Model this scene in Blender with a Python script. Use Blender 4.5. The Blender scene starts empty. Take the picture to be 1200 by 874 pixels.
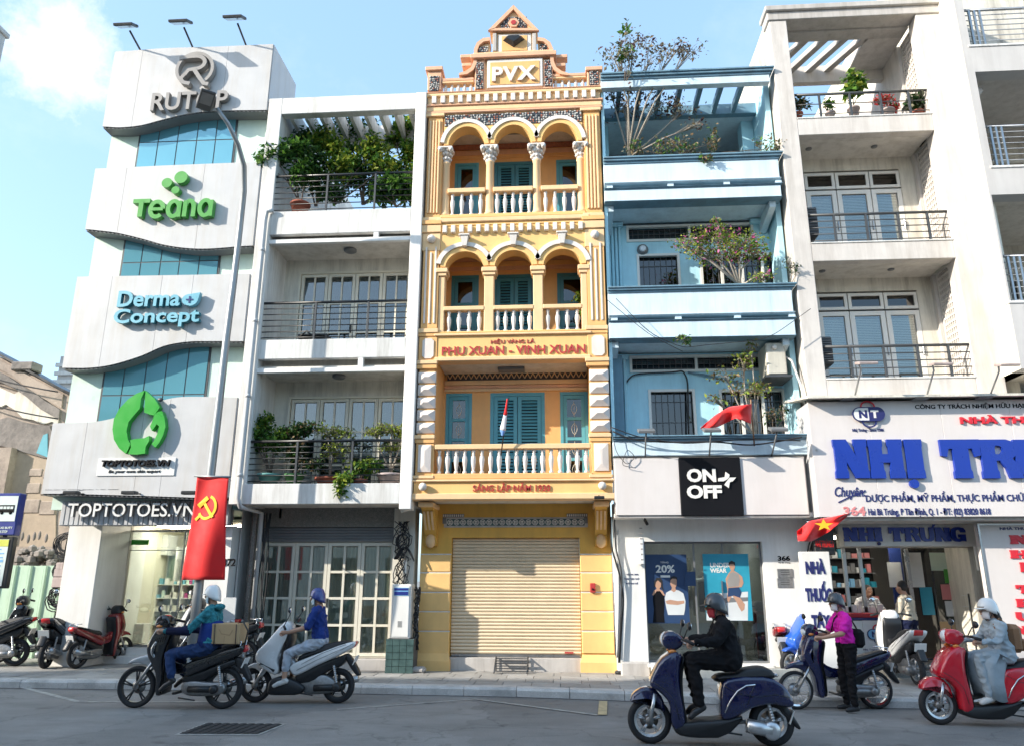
import bpy, bmesh, math, random
import numpy as np
from mathutils import Vector, Matrix
random.seed(7)
R = math.radians
SC = bpy.context.scene
COL = SC.collection
# ------------------------------------------------------------------ camera, world, sun, exposure
FPX, PITCH, YAW, ROLL = 882.0, R(15.38), R(-3.94), R(.15)     # focal length in pixels of a 1200 wide picture
CAM = np.array([0., -14.6, 1.72])
_f = np.array([math.sin(YAW)*math.cos(PITCH), math.cos(YAW)*math.cos(PITCH), math.sin(PITCH)])
_r0 = np.array([math.cos(YAW), -math.sin(YAW), 0.]); _u0 = np.cross(_r0, _f)
_r = _r0*math.cos(ROLL) + _u0*math.sin(ROLL); _u = -_r0*math.sin(ROLL) + _u0*math.cos(ROLL)
cd = bpy.data.cameras.new('camera'); cam = bpy.data.objects.new('camera', cd); COL.objects.link(cam)
cd.sensor_width = 36; cd.lens = FPX/1200*36; cd.clip_end = 2000; cd.clip_start = .05
cam.matrix_world = Matrix(((_r[0], _u[0], -_f[0], CAM[0]), (_r[1], _u[1], -_f[1], CAM[1]), (_r[2], _u[2], -_f[2], CAM[2]), (0, 0, 0, 1)))
SC.camera = cam
SUN = Vector((-2.0, -1.0, 1.05)).normalized()                  # direction towards the sun
w = bpy.data.worlds.new('World'); SC.world = w; w.use_nodes = True
nt = w.node_tree; nt.nodes.clear()
out = nt.nodes.new('ShaderNodeOutputWorld'); bg = nt.nodes.new('ShaderNodeBackground')
sky = nt.nodes.new('ShaderNodeTexSky'); sky.sky_type = 'NISHITA'; sky.sun_disc = False
sky.sun_elevation = math.asin(SUN.z); sky.sun_rotation = math.atan2(SUN.x, SUN.y)
sky.dust_density = 1.6; sky.air_density = 1.0; sky.ozone_density = 1.2
bg.inputs[1].default_value = .15
# thin bright clouds, mixed by direction
tc = nt.nodes.new('ShaderNodeTexCoord'); mp = nt.nodes.new('ShaderNodeMapping'); mp.inputs['Scale'].default_value = (1, 1, 1.5)
n1 = nt.nodes.new('ShaderNodeTexNoise'); n1.inputs['Scale'].default_value = 3.1; n1.inputs['Detail'].default_value = 9; n1.inputs['Roughness'].default_value = .62
rp = nt.nodes.new('ShaderNodeValToRGB'); rp.color_ramp.elements[0].position = .55; rp.color_ramp.elements[1].position = 1.0
rp.color_ramp.elements[0].color = (0, 0, 0, 1); rp.color_ramp.elements[1].color = (.45, .45, .45, 1)
# one compact cloud
cl = _f*882 + _r*(82-600) - _u*(60-437); cl = cl/np.linalg.norm(cl)
dist = nt.nodes.new('ShaderNodeVectorMath'); dist.operation = 'DISTANCE'; dist.inputs[1].default_value = tuple(cl)
nrm = nt.nodes.new('ShaderNodeVectorMath'); nrm.operation = 'NORMALIZE'
n2 = nt.nodes.new('ShaderNodeTexNoise'); n2.inputs['Scale'].default_value = 13; n2.inputs['Detail'].default_value = 8; n2.inputs['Roughness'].default_value = .65
ma = nt.nodes.new('ShaderNodeMath'); ma.operation = 'MULTIPLY_ADD'; ma.inputs[1].default_value = .15;
mr = nt.nodes.new('ShaderNodeMapRange'); mr.inputs[1].default_value = .068; mr.inputs[2].default_value = .022; mr.inputs[3].default_value = 0; mr.inputs[4].default_value = .95
mx = nt.nodes.new('ShaderNodeMath'); mx.operation = 'MAXIMUM'
mix = nt.nodes.new('ShaderNodeMix'); mix.data_type = 'RGBA'; mix.inputs['B'].default_value = (2.9, 3.0, 3.1, 1)
L = nt.links.new
L(tc.outputs['Generated'], nrm.inputs[0]); L(nrm.outputs[0], mp.inputs[0]); L(mp.outputs[0], n1.inputs['Vector']); L(n1.outputs[0], rp.inputs[0])
L(nrm.outputs[0], dist.inputs[0]); L(nrm.outputs[0], n2.inputs['Vector']); L(n2.outputs[0], ma.inputs[0]);
sub = nt.nodes.new('ShaderNodeMath'); sub.operation = 'SUBTRACT'; sub.inputs[1].default_value = .075
L(dist.outputs['Value'], sub.inputs[0]); L(sub.outputs[0], ma.inputs[2])
# distance + noise
L(ma.outputs[0], mr.inputs[0]); L(mr.outputs[0], mx.inputs[0]); L(rp.outputs[0], mx.inputs[1])
hz = nt.nodes.new('ShaderNodeMix'); hz.data_type = 'RGBA'; hz.inputs['Factor'].default_value = .5; hz.inputs['B'].default_value = (1.2, 2.0, 2.75, 1); L(sky.outputs[0], hz.inputs['A']); L(hz.outputs['Result'], mix.inputs['A']); L(mx.outputs[0], mix.inputs['Factor']); L(mix.outputs['Result'], bg.inputs[0]); L(bg.outputs[0], out.inputs[0])
sl = bpy.data.lights.new('sun', 'SUN'); sl.energy = 2.6; sl.angle = R(.5); sl.color = (1.0, .93, .82)
so = bpy.data.objects.new('sun', sl); COL.objects.link(so); so.rotation_euler = SUN.to_track_quat('Z', 'Y').to_euler()
SC.view_settings.view_transform = 'Standard'; SC.view_settings.look = 'None'; SC.view_settings.gamma = 1
SC.view_settings.exposure = 1.6; SC.view_settings.use_curve_mapping = False
SC.cycles.max_bounces = 7; SC.cycles.transparent_max_bounces = 12; SC.cycles.caustics_reflective = False; SC.cycles.caustics_refractive = False
# ------------------------------------------------------------------ measuring: where a sight line meets an upright plane
def ray(x, y): return _f*FPX + _r*(x-600) - _u*(y-437)
def at(x, y, Y):
    d = ray(x, y); q = CAM + d*((Y-CAM[1])/d[1]); return q[0], q[2]
def ZZ(y, Y=-.9, x=600): return at(x, y, Y)[1]
def XX(x, y, Y): return at(x, y, Y)[0]
def atX(x, y, X):
    d = ray(x, y); q = CAM + d*((X-CAM[0])/d[0]); return q[1], q[2]
# ------------------------------------------------------------------ materials
MATS = {}
def mat(name, col, rough=.6, metal=0., var=.12, vscale=3., bump=0., bscale=60., grime=0., gcol=(.12, .10, .08), gscale=(2.2, 2.2, .25), spec=.5, coat=0., fine=0., sheen=0.):
    if name in MATS: return MATS[name]
    m = bpy.data.materials.new(name); m.use_nodes = True; t = m.node_tree; N = t.nodes.new; K = t.links.new
    b = t.nodes['Principled BSDF']; b.inputs['Roughness'].default_value = rough; b.inputs['Metallic'].default_value = metal
    b.inputs['Specular IOR Level'].default_value = spec; b.inputs['Coat Weight'].default_value = coat; b.inputs['Coat Roughness'].default_value = .04
    if sheen: b.inputs['Sheen Weight'].default_value = sheen
    c = (*col, 1); b.inputs['Base Color'].default_value = c
    if var or grime or bump or fine:
        g = N('ShaderNodeNewGeometry')
    last = None
    if var:
        n = N('ShaderNodeTexNoise'); n.inputs['Scale'].default_value = vscale; n.inputs['Detail'].default_value = 6; n.inputs['Roughness'].default_value = .6; K(g.outputs['Position'], n.inputs['Vector'])
        r = N('ShaderNodeMapRange'); r.inputs[1].default_value = .3; r.inputs[2].default_value = .7; r.inputs[3].default_value = 1-var; r.inputs[4].default_value = 1+var*.6; K(n.outputs[0], r.inputs[0])
        x = N('ShaderNodeVectorMath'); x.operation = 'SCALE'; x.inputs[0].default_value = col; K(r.outputs[0], x.inputs['Scale']); last = x.outputs[0]
        rr = N('ShaderNodeMapRange'); rr.inputs[1].default_value = .3; rr.inputs[2].default_value = .7; rr.inputs[3].default_value = max(0.02, rough-.08); rr.inputs[4].default_value = min(1, rough+.1)
        K(n.outputs[0], rr.inputs[0]); K(rr.outputs[0], b.inputs['Roughness'])
    if fine:
        n = N('ShaderNodeTexNoise'); n.inputs['Scale'].default_value = 90; n.inputs['Detail'].default_value = 3; K(g.outputs['Position'], n.inputs['Vector'])
        r = N('ShaderNodeMapRange'); r.inputs[1].default_value = .3; r.inputs[2].default_value = .7; r.inputs[3].default_value = 1-fine; r.inputs[4].default_value = 1+fine; K(n.outputs[0], r.inputs[0])
        x = N('ShaderNodeVectorMath'); x.operation = 'SCALE'
        if last: K(last, x.inputs[0])
        else: x.inputs[0].default_value = col
        K(r.outputs[0], x.inputs['Scale']); last = x.outputs[0]
    if grime:
        mpn = N('ShaderNodeMapping'); mpn.inputs['Scale'].default_value = gscale; K(g.outputs['Position'], mpn.inputs[0])
        n = N('ShaderNodeTexNoise'); n.inputs['Scale'].default_value = 2.; n.inputs['Detail'].default_value = 8; n.inputs['Roughness'].default_value = .7; K(mpn.outputs[0], n.inputs['Vector'])
        r = N('ShaderNodeMapRange'); r.inputs[1].default_value = .45; r.inputs[2].default_value = .75; r.inputs[3].default_value = 0; r.inputs[4].default_value = min(.95, grime*1.5); K(n.outputs[0], r.inputs[0])
        n3 = N('ShaderNodeTexNoise'); n3.inputs['Scale'].default_value = 1.3; n3.inputs['Detail'].default_value = 9; n3.inputs['Roughness'].default_value = .75; m3 = N('ShaderNodeMapping'); m3.inputs['Scale'].default_value = (gscale[0]*2.6, gscale[1]*2.6, gscale[2]*1.8); K(g.outputs['Position'], m3.inputs[0]); K(m3.outputs[0], n3.inputs['Vector'])
        r3 = N('ShaderNodeMapRange'); r3.inputs[1].default_value = .52; r3.inputs[2].default_value = .75; r3.inputs[3].default_value = 0; r3.inputs[4].default_value = grime*.8; K(n3.outputs[0], r3.inputs[0])
        ad = N('ShaderNodeMath'); ad.operation = 'ADD'; ad.use_clamp = True; K(r.outputs[0], ad.inputs[0]); K(r3.outputs[0], ad.inputs[1])
        x = N('ShaderNodeMix'); x.data_type = 'RGBA'; x.inputs['B'].default_value = (*gcol, 1); x.inputs['A'].default_value = c
        if last: K(last, x.inputs['A'])
        K(ad.outputs[0], x.inputs['Factor']); last = x.outputs['Result']
    if last: K(last, b.inputs['Base Color'])
    if bump:
        n = N('ShaderNodeTexNoise'); n.inputs['Scale'].default_value = bscale; n.inputs['Detail'].default_value = 5; K(g.outputs['Position'], n.inputs['Vector'])
        bp = N('ShaderNodeBump'); bp.inputs['Strength'].default_value = bump; bp.inputs['Distance'].default_value = .02; K(n.outputs[0], bp.inputs['Height']); K(bp.outputs[0], b.inputs['Normal'])
    MATS[name] = m; return m
def glass(name, tint=(.75, .85, .85), gloss=(1, 1, 1), base=.06):
    m = bpy.data.materials.new(name); m.use_nodes = True; t = m.node_tree; t.nodes.clear(); N = t.nodes.new; K = t.links.new
    o = N('ShaderNodeOutputMaterial'); a = N('ShaderNodeBsdfTransparent'); a.inputs[0].default_value = (*tint, 1)
    g = N('ShaderNodeBsdfGlossy'); g.inputs['Roughness'].default_value = .02; g.inputs[0].default_value = (*gloss, 1)
    f = N('ShaderNodeFresnel'); f.inputs[0].default_value = 1.5
    ad = N('ShaderNodeMath'); ad.operation = 'ADD'; ad.inputs[1].default_value = base; ad.use_clamp = True
    s = N('ShaderNodeMixShader'); K(f.outputs[0], ad.inputs[0]); K(ad.outputs[0], s.inputs[0]); K(a.outputs[0], s.inputs[1]); K(g.outputs[0], s.inputs[2]); K(s.outputs[0], o.inputs[0])
    MATS[name] = m; return m
def leafmat(name, col, col2, trans=.35):
    m = bpy.data.materials.new(name); m.use_nodes = True; t = m.node_tree; N = t.nodes.new; K = t.links.new
    b = t.nodes['Principled BSDF']; b.inputs['Roughness'].default_value = .5; b.inputs['Specular IOR Level'].default_value = .3
    g = N('ShaderNodeNewGeometry'); n = N('ShaderNodeTexNoise'); n.inputs['Scale'].default_value = 7; n.inputs['Detail'].default_value = 3; K(g.outputs['Position'], n.inputs['Vector'])
    ri = N('ShaderNodeMath'); ri.operation = 'ADD'; K(n.outputs[0], ri.inputs[0])
    ml = N('ShaderNodeMath'); ml.operation = 'MULTIPLY_ADD'; ml.inputs[1].default_value = .7; ml.inputs[2].default_value = -.35; K(g.outputs['Random Per Island'], ml.inputs[0]); K(ml.outputs[0], ri.inputs[1])
    r = N('ShaderNodeValToRGB'); r.color_ramp.elements[0].color = (*col, 1); r.color_ramp.elements[1].color = (*col2, 1); r.color_ramp.elements[0].position = .3; r.color_ramp.elements[1].position = .8
    K(ri.outputs[0], r.inputs[0]); K(r.outputs[0], b.inputs['Base Color'])
    tr = N('ShaderNodeBsdfTranslucent'); K(r.outputs[0], tr.inputs[0]); mxs = N('ShaderNodeMixShader'); mxs.inputs[0].default_value = trans
    K(b.outputs[0], mxs.inputs[1]); K(tr.outputs[0], mxs.inputs[2]); K(mxs.outputs[0], t.nodes['Material Output'].inputs[0])
    MATS[name] = m; return m
def emat(name, col, s):
    m = bpy.data.materials.new(name); m.use_nodes = True; b = m.node_tree.nodes['Principled BSDF']
    b.inputs['Base Color'].default_value = (*col, 1); b.inputs['Emission Color'].default_value = (*col, 1); b.inputs['Emission Strength'].default_value = s
    MATS[name] = m; return m
M = MATS
emat('fill_glow', (1., .93, .8), 9.)  # glow of the ceiling panels and tubes added to brighten the shops
# plaster and stone
mat('white_panel', (.53, .525, .52), .45, var=.05, grime=.28, gcol=(.42, .36, .28), bump=.03)
mat('panel_side', (.52, .52, .53), .5, var=.05, grime=.3, gcol=(.4, .36, .3))
mat('mint', (.60, .74, .64), .35, var=.04, grime=.1, gcol=(.3, .35, .3))
mat('teal_edge', (.16, .34, .36), .3)
mat('white_plaster', (.70, .69, .66), .7, var=.07, grime=.45, gcol=(.32, .29, .25), bump=.08)
mat('white_clean', (.76, .75, .72), .6, var=.05, grime=.18, gcol=(.4, .36, .3), bump=.04)
mat('cream_wall', (.70, .66, .57), .7, var=.1, grime=.5, gcol=(.26, .23, .19), bump=.08)
mat('granite', (.20, .19, .17), .5, var=.25, vscale=25, fine=.5, bump=.05)
mat('soffit', (.68, .64, .58), .8, var=.08, grime=.35, gcol=(.3, .26, .2))
mat('orange', (.78, .43, .16), .7, var=.08, grime=.14, gcol=(.42, .24, .14), bump=.06)
mat('yellow', (.80, .50, .19), .7, var=.08, grime=.12, gcol=(.5, .28, .1), bump=.06)
mat('deep_yellow', (.72, .41, .08), .7, var=.12, grime=.22, gcol=(.36, .2, .06), bump=.08)
mat('apricot', (.80, .54, .29), .7, var=.08, grime=.16, gcol=(.45, .3, .2), bump=.06)
mat('pink_orange', (.73, .41, .25), .7, var=.1, grime=.2, gcol=(.35, .2, .14), bump=.06)
mat('ornament_white', (.74, .69, .63), .7, var=.08, grime=.3, gcol=(.4, .32, .28), bump=.1)
mat('pinkish_white', (.72, .64, .58), .7, var=.1, grime=.2, gcol=(.5, .38, .3), bump=.1)
mat('teal_paint', (.045, .20, .25), .45, var=.15)
mat('teal_light', (.09, .34, .42), .45, var=.12)
mat('light_blue', (.60, .73, .80), .6, var=.06, grime=.28, gcol=(.26, .33, .38), bump=.05)
mat('sky_blue', (.47, .76, .86), .65, var=.08, grime=.2, gcol=(.12, .3, .4), bump=.05)
mat('ledge_blue', (.15, .27, .35), .55, var=.2, grime=.4, gcol=(.1, .12, .13))
mat('concrete', (.48, .45, .42), .8, var=.12, grime=.5, gcol=(.28, .25, .22), bump=.12)
mat('concrete_pale', (.60, .56, .52), .8, var=.1, grime=.45, gcol=(.36, .32, .28), bump=.1)
mat('old_wall', (.62, .58, .50), .85, var=.15, grime=.95, gcol=(.16, .14, .12), gscale=(1.2, 1.2, .3), bump=.3, bscale=20)
mat('cream_lit', (.78, .74, .62), .7, var=.03, grime=.1, gcol=(.5, .45, .38))  # sunlit brightness of the apartment flank put into the colour
mat('grey_face', (.52, .50, .48), .7, var=.05, grime=.25, gcol=(.35, .32, .3))  # the apartment front's shade put into its colour; the high rise is grey
mat('mosaic_dark', (.05, .055, .06), .4, var=.3, vscale=20)
mat('mosaic_light', (.62, .60, .56), .4, var=.3, vscale=20)
mat('mosaic_red', (.45, .17, .10), .4, var=.3, vscale=20)
mat('tile_green', (.055, .10, .095), .35, var=.35, vscale=9)
mat('shutter_metal', (.72, .58, .40), .45, var=.06, grime=.1, gcol=(.45, .36, .26), spec=.4)
mat('sign_white', (.74, .73, .70), .4, var=.03, grime=.12, gcol=(.5, .44, .36))
mat('sign_pale', (.66, .61, .58), .4, var=.03, grime=.14, gcol=(.5, .42, .36))
mat('white_paint', (.76, .74, .69), .4, var=.05, grime=.1, gcol=(.45, .4, .33))
mat('cream_paint', (.70, .66, .55), .4, var=.05, grime=.15, gcol=(.4, .36, .28))
mat('black_paint', (.015, .016, .018), .35, var=.2)
mat('dark_grey', (.055, .058, .062), .45, var=.2)
mat('mid_grey', (.17, .175, .18), .45, var=.15)
mat('louvre_grey', (.48, .48, .48), .5, var=.15)
mat('steel', (.42, .43, .44), .3, metal=.9, var=.1)
mat('chrome', (.75, .75, .76), .1, metal=1, var=.05)
mat('alloy', (.60, .61, .62), .28, metal=.85, var=.08)
mat('cast_metal', (.30, .30, .30), .4, metal=.7, var=.25, vscale=25)
mat('pole_grey', (.30, .32, .33), .4, metal=.5, var=.12, grime=.2, gcol=(.2, .17, .14))
mat('letter_grey', (.30, .28, .26), .45, var=.12)
mat('letter_side', (.20, .185, .17), .5)
mat('green_sign', (.035, .36, .04), .35, var=.05)
mat('green_teana', (.075, .33, .055), .35, var=.05)
mat('derma_blue', (.18, .45, .55), .35, var=.05)
mat('deep_blue', (.02, .04, .16), .35, var=.05)
mat('royal_blue', (.006, .034, .30), .3, var=.06)
mat('navy_print', (.018, .022, .12), .5, var=.05)
mat('red_sign', (.62, .02, .035), .4, var=.05)
mat('red_faded', (.62, .22, .22), .5, var=.1)
mat('maroon', (.42, .035, .035), .5, var=.1)
mat('red_cloth', (.72, .008, .008), .75, var=.06, vscale=5, sheen=.3)
mat('gold_cloth', (.85, .50, .02), .7, var=.03)
mat('flag_white', (.7, .68, .7), .7); mat('flag_blue', (.15, .3, .65), .7)
mat('black_print', (.008, .008, .01), .6, spec=.12, var=.1)
mat('asphalt', (.235, .23, .22), .85, var=.22, vscale=.9, grime=.32, gcol=(.09, .092, .092), gscale=(.35, .9, 1), bump=.5, bscale=110, fine=.35)
mat('paver', (.34, .325, .30), .85, var=.2, vscale=2.2, grime=.35, gcol=(.11, .10, .09), gscale=(1, 1, 1), bump=.3, fine=.15)
mat('paver_pale', (.40, .385, .36), .85, var=.2, vscale=2.2, grime=.35, gcol=(.12, .11, .10), gscale=(1, 1, 1), bump=.3, fine=.15)
mat('kerb', (.52, .51, .49), .85, var=.15, vscale=3, grime=.4, gcol=(.15, .14, .13), gscale=(1, 1, 1), bump=.2, fine=.15)
mat('joint', (.10, .095, .09), .9, var=.2)
mat('road_paint', (.42, .42, .39), .8, var=.25, vscale=9, grime=.75, gcol=(.14, .14, .14), gscale=(3, 3, 3))
mat('road_yellow', (.52, .42, .24), .8, var=.2, vscale=9, grime=.5, gcol=(.16, .15, .12), gscale=(3, 3, 3))
mat('iron', (.05, .05, .052), .6, metal=.4, var=.3, vscale=12, bump=.3)
mat('rubber', (.018, .018, .02), .8, var=.2, vscale=10, bump=.2)
mat('plastic_black', (.017, .018, .02), .4, var=.2, vscale=8)
mat('seat_vinyl', (.016, .016, .018), .5, bump=.1, bscale=200)
mat('bike_blue', (.006, .011, .06), .12, var=.05, vscale=9, grime=.035, gcol=(.16, .13, .1), gscale=(4, 4, 4), coat=.9)
mat('bike_black', (.006, .007, .010), .12, var=.05, vscale=9, grime=.035, gcol=(.16, .13, .1), gscale=(4, 4, 4), coat=.9)
mat('bike_white', (.74, .74, .73), .22, var=.05, vscale=9, grime=.035, gcol=(.16, .13, .1), gscale=(4, 4, 4), coat=.7)
mat('bike_silver', (.46, .48, .50), .25, var=.05, vscale=9, grime=.035, gcol=(.16, .13, .1), gscale=(4, 4, 4), coat=.7, metal=.4)
mat('bike_red', (.55, .012, .03), .18, var=.05, vscale=9, grime=.035, gcol=(.16, .13, .1), gscale=(4, 4, 4), coat=.9)
mat('bike_dkred', (.20, .008, .012), .2, var=.05, vscale=9, grime=.035, gcol=(.16, .13, .1), gscale=(4, 4, 4), coat=.9)
mat('bike_bright_blue', (.02, .10, .48), .2, var=.05, vscale=9, grime=.035, gcol=(.16, .13, .1), gscale=(4, 4, 4), coat=.9)
mat('lamp_glass', (.75, .78, .80), .08, var=.0, coat=1)
mat('tail_red', (.55, .02, .02), .15, var=.1, coat=1)
mat('amber', (.75, .25, .03), .2, coat=1)
mat('mirror', (.75, .78, .8), .04, metal=1, var=0)
mat('plate', (.78, .77, .74), .5, var=.04, grime=.15, gcol=(.4, .35, .3))
mat('cardboard', (.48, .33, .18), .85, var=.08, grime=.15, gcol=(.3, .2, .1), bump=.1)
mat('cardboard_dark', (.36, .24, .13), .85, var=.08)
mat('skin', (.48, .27, .18), .55, var=.08, vscale=12); mat('skin_dark', (.36, .20, .13), .55, var=.08, vscale=12)
mat('hair', (.012, .01, .01), .45, var=.3, bump=.5, bscale=150)
mat('cloth_navy', (.012, .016, .045), .85, spec=.15, var=.15, vscale=6, bump=.35, bscale=14)
mat('cloth_black', (.012, .012, .014), .85, spec=.15, var=.2, vscale=6, bump=.35, bscale=14)
mat('cloth_blue', (.02, .045, .20), .8, spec=.15, var=.15, vscale=6, bump=.4, bscale=14)
mat('cloth_teal', (.04, .22, .26), .8, spec=.15, var=.6, vscale=22, bump=.4, bscale=14)
mat('denim', (.025, .05, .13), .85, spec=.15, var=.25, vscale=9, bump=.35, bscale=16)
mat('denim_pale', (.42, .46, .52), .85, spec=.15, var=.2, vscale=9, bump=.35, bscale=16)
mat('cloth_pink', (.72, .025, .42), .8, spec=.15, var=.1, vscale=6, bump=.4, bscale=14)
mat('cloth_grey', (.36, .42, .46), .85, spec=.15, var=.1, vscale=6, bump=.5, bscale=12)
mat('cloth_beige', (.62, .54, .42), .85, spec=.15, var=.1, vscale=6, bump=.4, bscale=12)
mat('cloth_white', (.74, .74, .74), .8, spec=.15, var=.08, vscale=6, bump=.4, bscale=12)
mat('shoe_black', (.02, .02, .022), .4, bump=.1); mat('shoe_white', (.62, .6, .57), .6); mat('bag_brown', (.26, .13, .06), .6, var=.15, bump=.3)
mat('helmet_grey', (.05, .055, .062), .25, coat=.5); mat('helmet_white', (.78, .78, .76), .2, var=.03, coat=.7); mat('helmet_blue', (.03, .05, .22), .25, coat=.6)
mat('mask_blue', (.5, .65, .72), .8); mat('mask_white', (.7, .68, .68), .8); mat('mask_red', (.42, .03, .04), .8)
mat('visor', (.30, .26, .22), .1, coat=1)
mat('bark', (.17, .13, .10), .9, var=.3, vscale=12, bump=.5, bscale=40); mat('bark_pale', (.34, .30, .25), .9, var=.3, vscale=12, bump=.5, bscale=40)
mat('terracotta', (.30, .085, .05), .8, var=.15); mat('pot_green', (.06, .19, .06), .6, var=.1); mat('pot_pale', (.42, .34, .32), .7, var=.15, grime=.3); mat('pot_teal', (.12, .30, .27), .6, var=.1)
mat('curtain', (.50, .51, .48), .9, var=.15, vscale=3); mat('curtain_cream', (.72, .67, .55), .9, var=.1, vscale=3); mat('blind', (.50, .50, .46), .6, var=.06)
mat('interior_dark', (.02, .021, .024), .9); mat('interior_grey', (.30, .30, .29), .9, var=.1); mat('interior_cream', (.66, .62, .50), .8, var=.06)  # interior_dark: darkness of unlit depth put into the colour
mat('shop_floor', (.32, .30, .27), .3, var=.1)
mat('shelf_green', (.26, .36, .30), .6, var=.08); mat('shelf_white', (.66, .65, .62), .5, var=.05)
mat('grille', (.10, .105, .11), .5, var=.2)
mat('cable', (.018, .018, .02), .6, var=.2); mat('cable_white', (.62, .61, .58), .6, grime=.3); mat('pipe', (.55, .56, .56), .5, var=.1, grime=.3, gcol=(.3, .27, .22))
mat('ac_beige', (.56, .53, .45), .6, var=.08, grime=.4, gcol=(.3, .26, .2)); mat('ac_dark', (.05, .052, .055), .6)
mat('fence_green', (.50, .66, .50), .5, var=.08, grime=.25, gcol=(.3, .3, .22))
mat('brick_red', (.30, .12, .08), .9, var=.3, vscale=6, bump=.3)
mat('old_stucco', (.42, .34, .28), .9, var=.18, vscale=1.6, grime=.65, gcol=(.20, .16, .14), gscale=(.9, .9, .8), bump=.5, bscale=14)
mat('apricot_old', (.46, .36, .27), .9, var=.12, grime=.4, gcol=(.28, .23, .18), gscale=(.9, .9, .6), bump=.3, bscale=14)
mat('old_grey', (.25, .22, .20), .95, var=.3, vscale=2.5, grime=.5, gcol=(.10, .09, .085), gscale=(2, 2, 2), bump=.8, bscale=10)
mat('poster_navy', (.025, .055, .13), .35, var=.1); mat('poster_teal', (.03, .30, .42), .35, var=.15, vscale=2); mat('poster_pale', (.62, .64, .64), .4, var=.1)
mat('bus_blue', (.02, .035, .22), .4); mat('info_white', (.66, .72, .68), .4, var=.1); mat('info_yellow', (.62, .62, .10), .4); mat('info_blue', (.2, .45, .7), .5)
mat('wood', (.26, .14, .07), .6, var=.2, vscale=6)
mat('tin_red', (.55, .10, .08), .6, var=.15); mat('awning_green', (.02, .10, .08), .7, var=.2)
glass('clear_glass', (.82, .88, .86), base=.10); glass('shop_glass', (.70, .78, .78), base=.16); glass('dark_glass', (.14, .17, .18), base=.05)
glass('pane_glass', (.48, .55, .55), base=.08)
def tower_glass():
    m = mat('tower_glass', (.035, .27, .38), .07, var=0., spec=1.); b = m.node_tree.nodes['Principled BSDF']
    b.inputs['Metallic'].default_value = .4; b.inputs['Base Color'].default_value = (.15, .40, .48, 1)
    t = m.node_tree; g = t.nodes.new('ShaderNodeNewGeometry'); n = t.nodes.new('ShaderNodeTexNoise'); n.inputs['Scale'].default_value = .9; n.inputs['Detail'].default_value = 1
    bp = t.nodes.new('ShaderNodeBump'); bp.inputs['Strength'].default_value = .06; bp.inputs['Distance'].default_value = .3
    t.links.new(g.outputs['Position'], n.inputs['Vector']); t.links.new(n.outputs[0], bp.inputs['Height']); t.links.new(bp.outputs[0], b.inputs['Normal'])
tower_glass()
leafmat('leaf_mid', (.03, .10, .014), (.13, .26, .035)); leafmat('leaf_dark', (.014, .048, .012), (.05, .12, .025)); leafmat('leaf_lime', (.12, .20, .02), (.38, .42, .06))
leafmat('leaf_dry', (.13, .085, .04), (.30, .22, .12)); leafmat('leaf_greyish', (.12, .13, .09), (.28, .27, .18)); leafmat('blossom_pink', (.55, .06, .30), (.75, .22, .45)); leafmat('blossom_red', (.5, .02, .02), (.7, .06, .05))
leafmat('leaf_purple', (.06, .03, .05), (.18, .10, .09))
def road_detail(name):
    m = MATS[name]; t = m.node_tree; N = t.nodes.new; K = t.links.new; b = t.nodes['Principled BSDF']; src = b.inputs['Base Color'].links[0].from_socket
    g = N('ShaderNodeNewGeometry'); dn = N('ShaderNodeTexNoise'); dn.inputs['Scale'].default_value = 1.1; dn.inputs['Detail'].default_value = 6; K(g.outputs['Position'], dn.inputs['Vector'])
    ad = N('ShaderNodeVectorMath'); ad.operation = 'ADD'; K(g.outputs['Position'], ad.inputs[0]); sc = N('ShaderNodeVectorMath'); sc.operation = 'SCALE'; sc.inputs['Scale'].default_value = 1.6; K(dn.outputs['Color'], sc.inputs[0]); K(sc.outputs[0], ad.inputs[1])
    v = N('ShaderNodeTexVoronoi'); v.feature = 'DISTANCE_TO_EDGE'; v.inputs['Scale'].default_value = .55; K(ad.outputs[0], v.inputs['Vector'])
    cr = N('ShaderNodeMapRange'); cr.inputs[1].default_value = .004; cr.inputs[2].default_value = .012; cr.inputs[3].default_value = .78; cr.inputs[4].default_value = 1; K(v.outputs['Distance'], cr.inputs[0])
    v2 = N('ShaderNodeTexVoronoi'); v2.inputs['Scale'].default_value = .35; K(ad.outputs[0], v2.inputs['Vector']); pr = N('ShaderNodeMapRange'); pr.inputs[3].default_value = .84; pr.inputs[4].default_value = 1.14; K(v2.outputs['Color'], pr.inputs[0])
    st = N('ShaderNodeTexNoise'); st.inputs['Scale'].default_value = 2.3; st.inputs['Detail'].default_value = 4; K(g.outputs['Position'], st.inputs['Vector']); sr = N('ShaderNodeMapRange'); sr.inputs[1].default_value = .62; sr.inputs[2].default_value = .72; sr.inputs[3].default_value = 1; sr.inputs[4].default_value = .62; K(st.outputs[0], sr.inputs[0])
    a = N('ShaderNodeMath'); a.operation = 'MULTIPLY'; K(cr.outputs[0], a.inputs[0]); K(pr.outputs[0], a.inputs[1]); a2 = N('ShaderNodeMath'); a2.operation = 'MULTIPLY'; K(a.outputs[0], a2.inputs[0]); K(sr.outputs[0], a2.inputs[1])
    x = N('ShaderNodeVectorMath'); x.operation = 'SCALE'; K(src, x.inputs[0]); K(a2.outputs[0], x.inputs['Scale']); K(x.outputs[0], b.inputs['Base Color'])
road_detail('asphalt')
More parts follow.
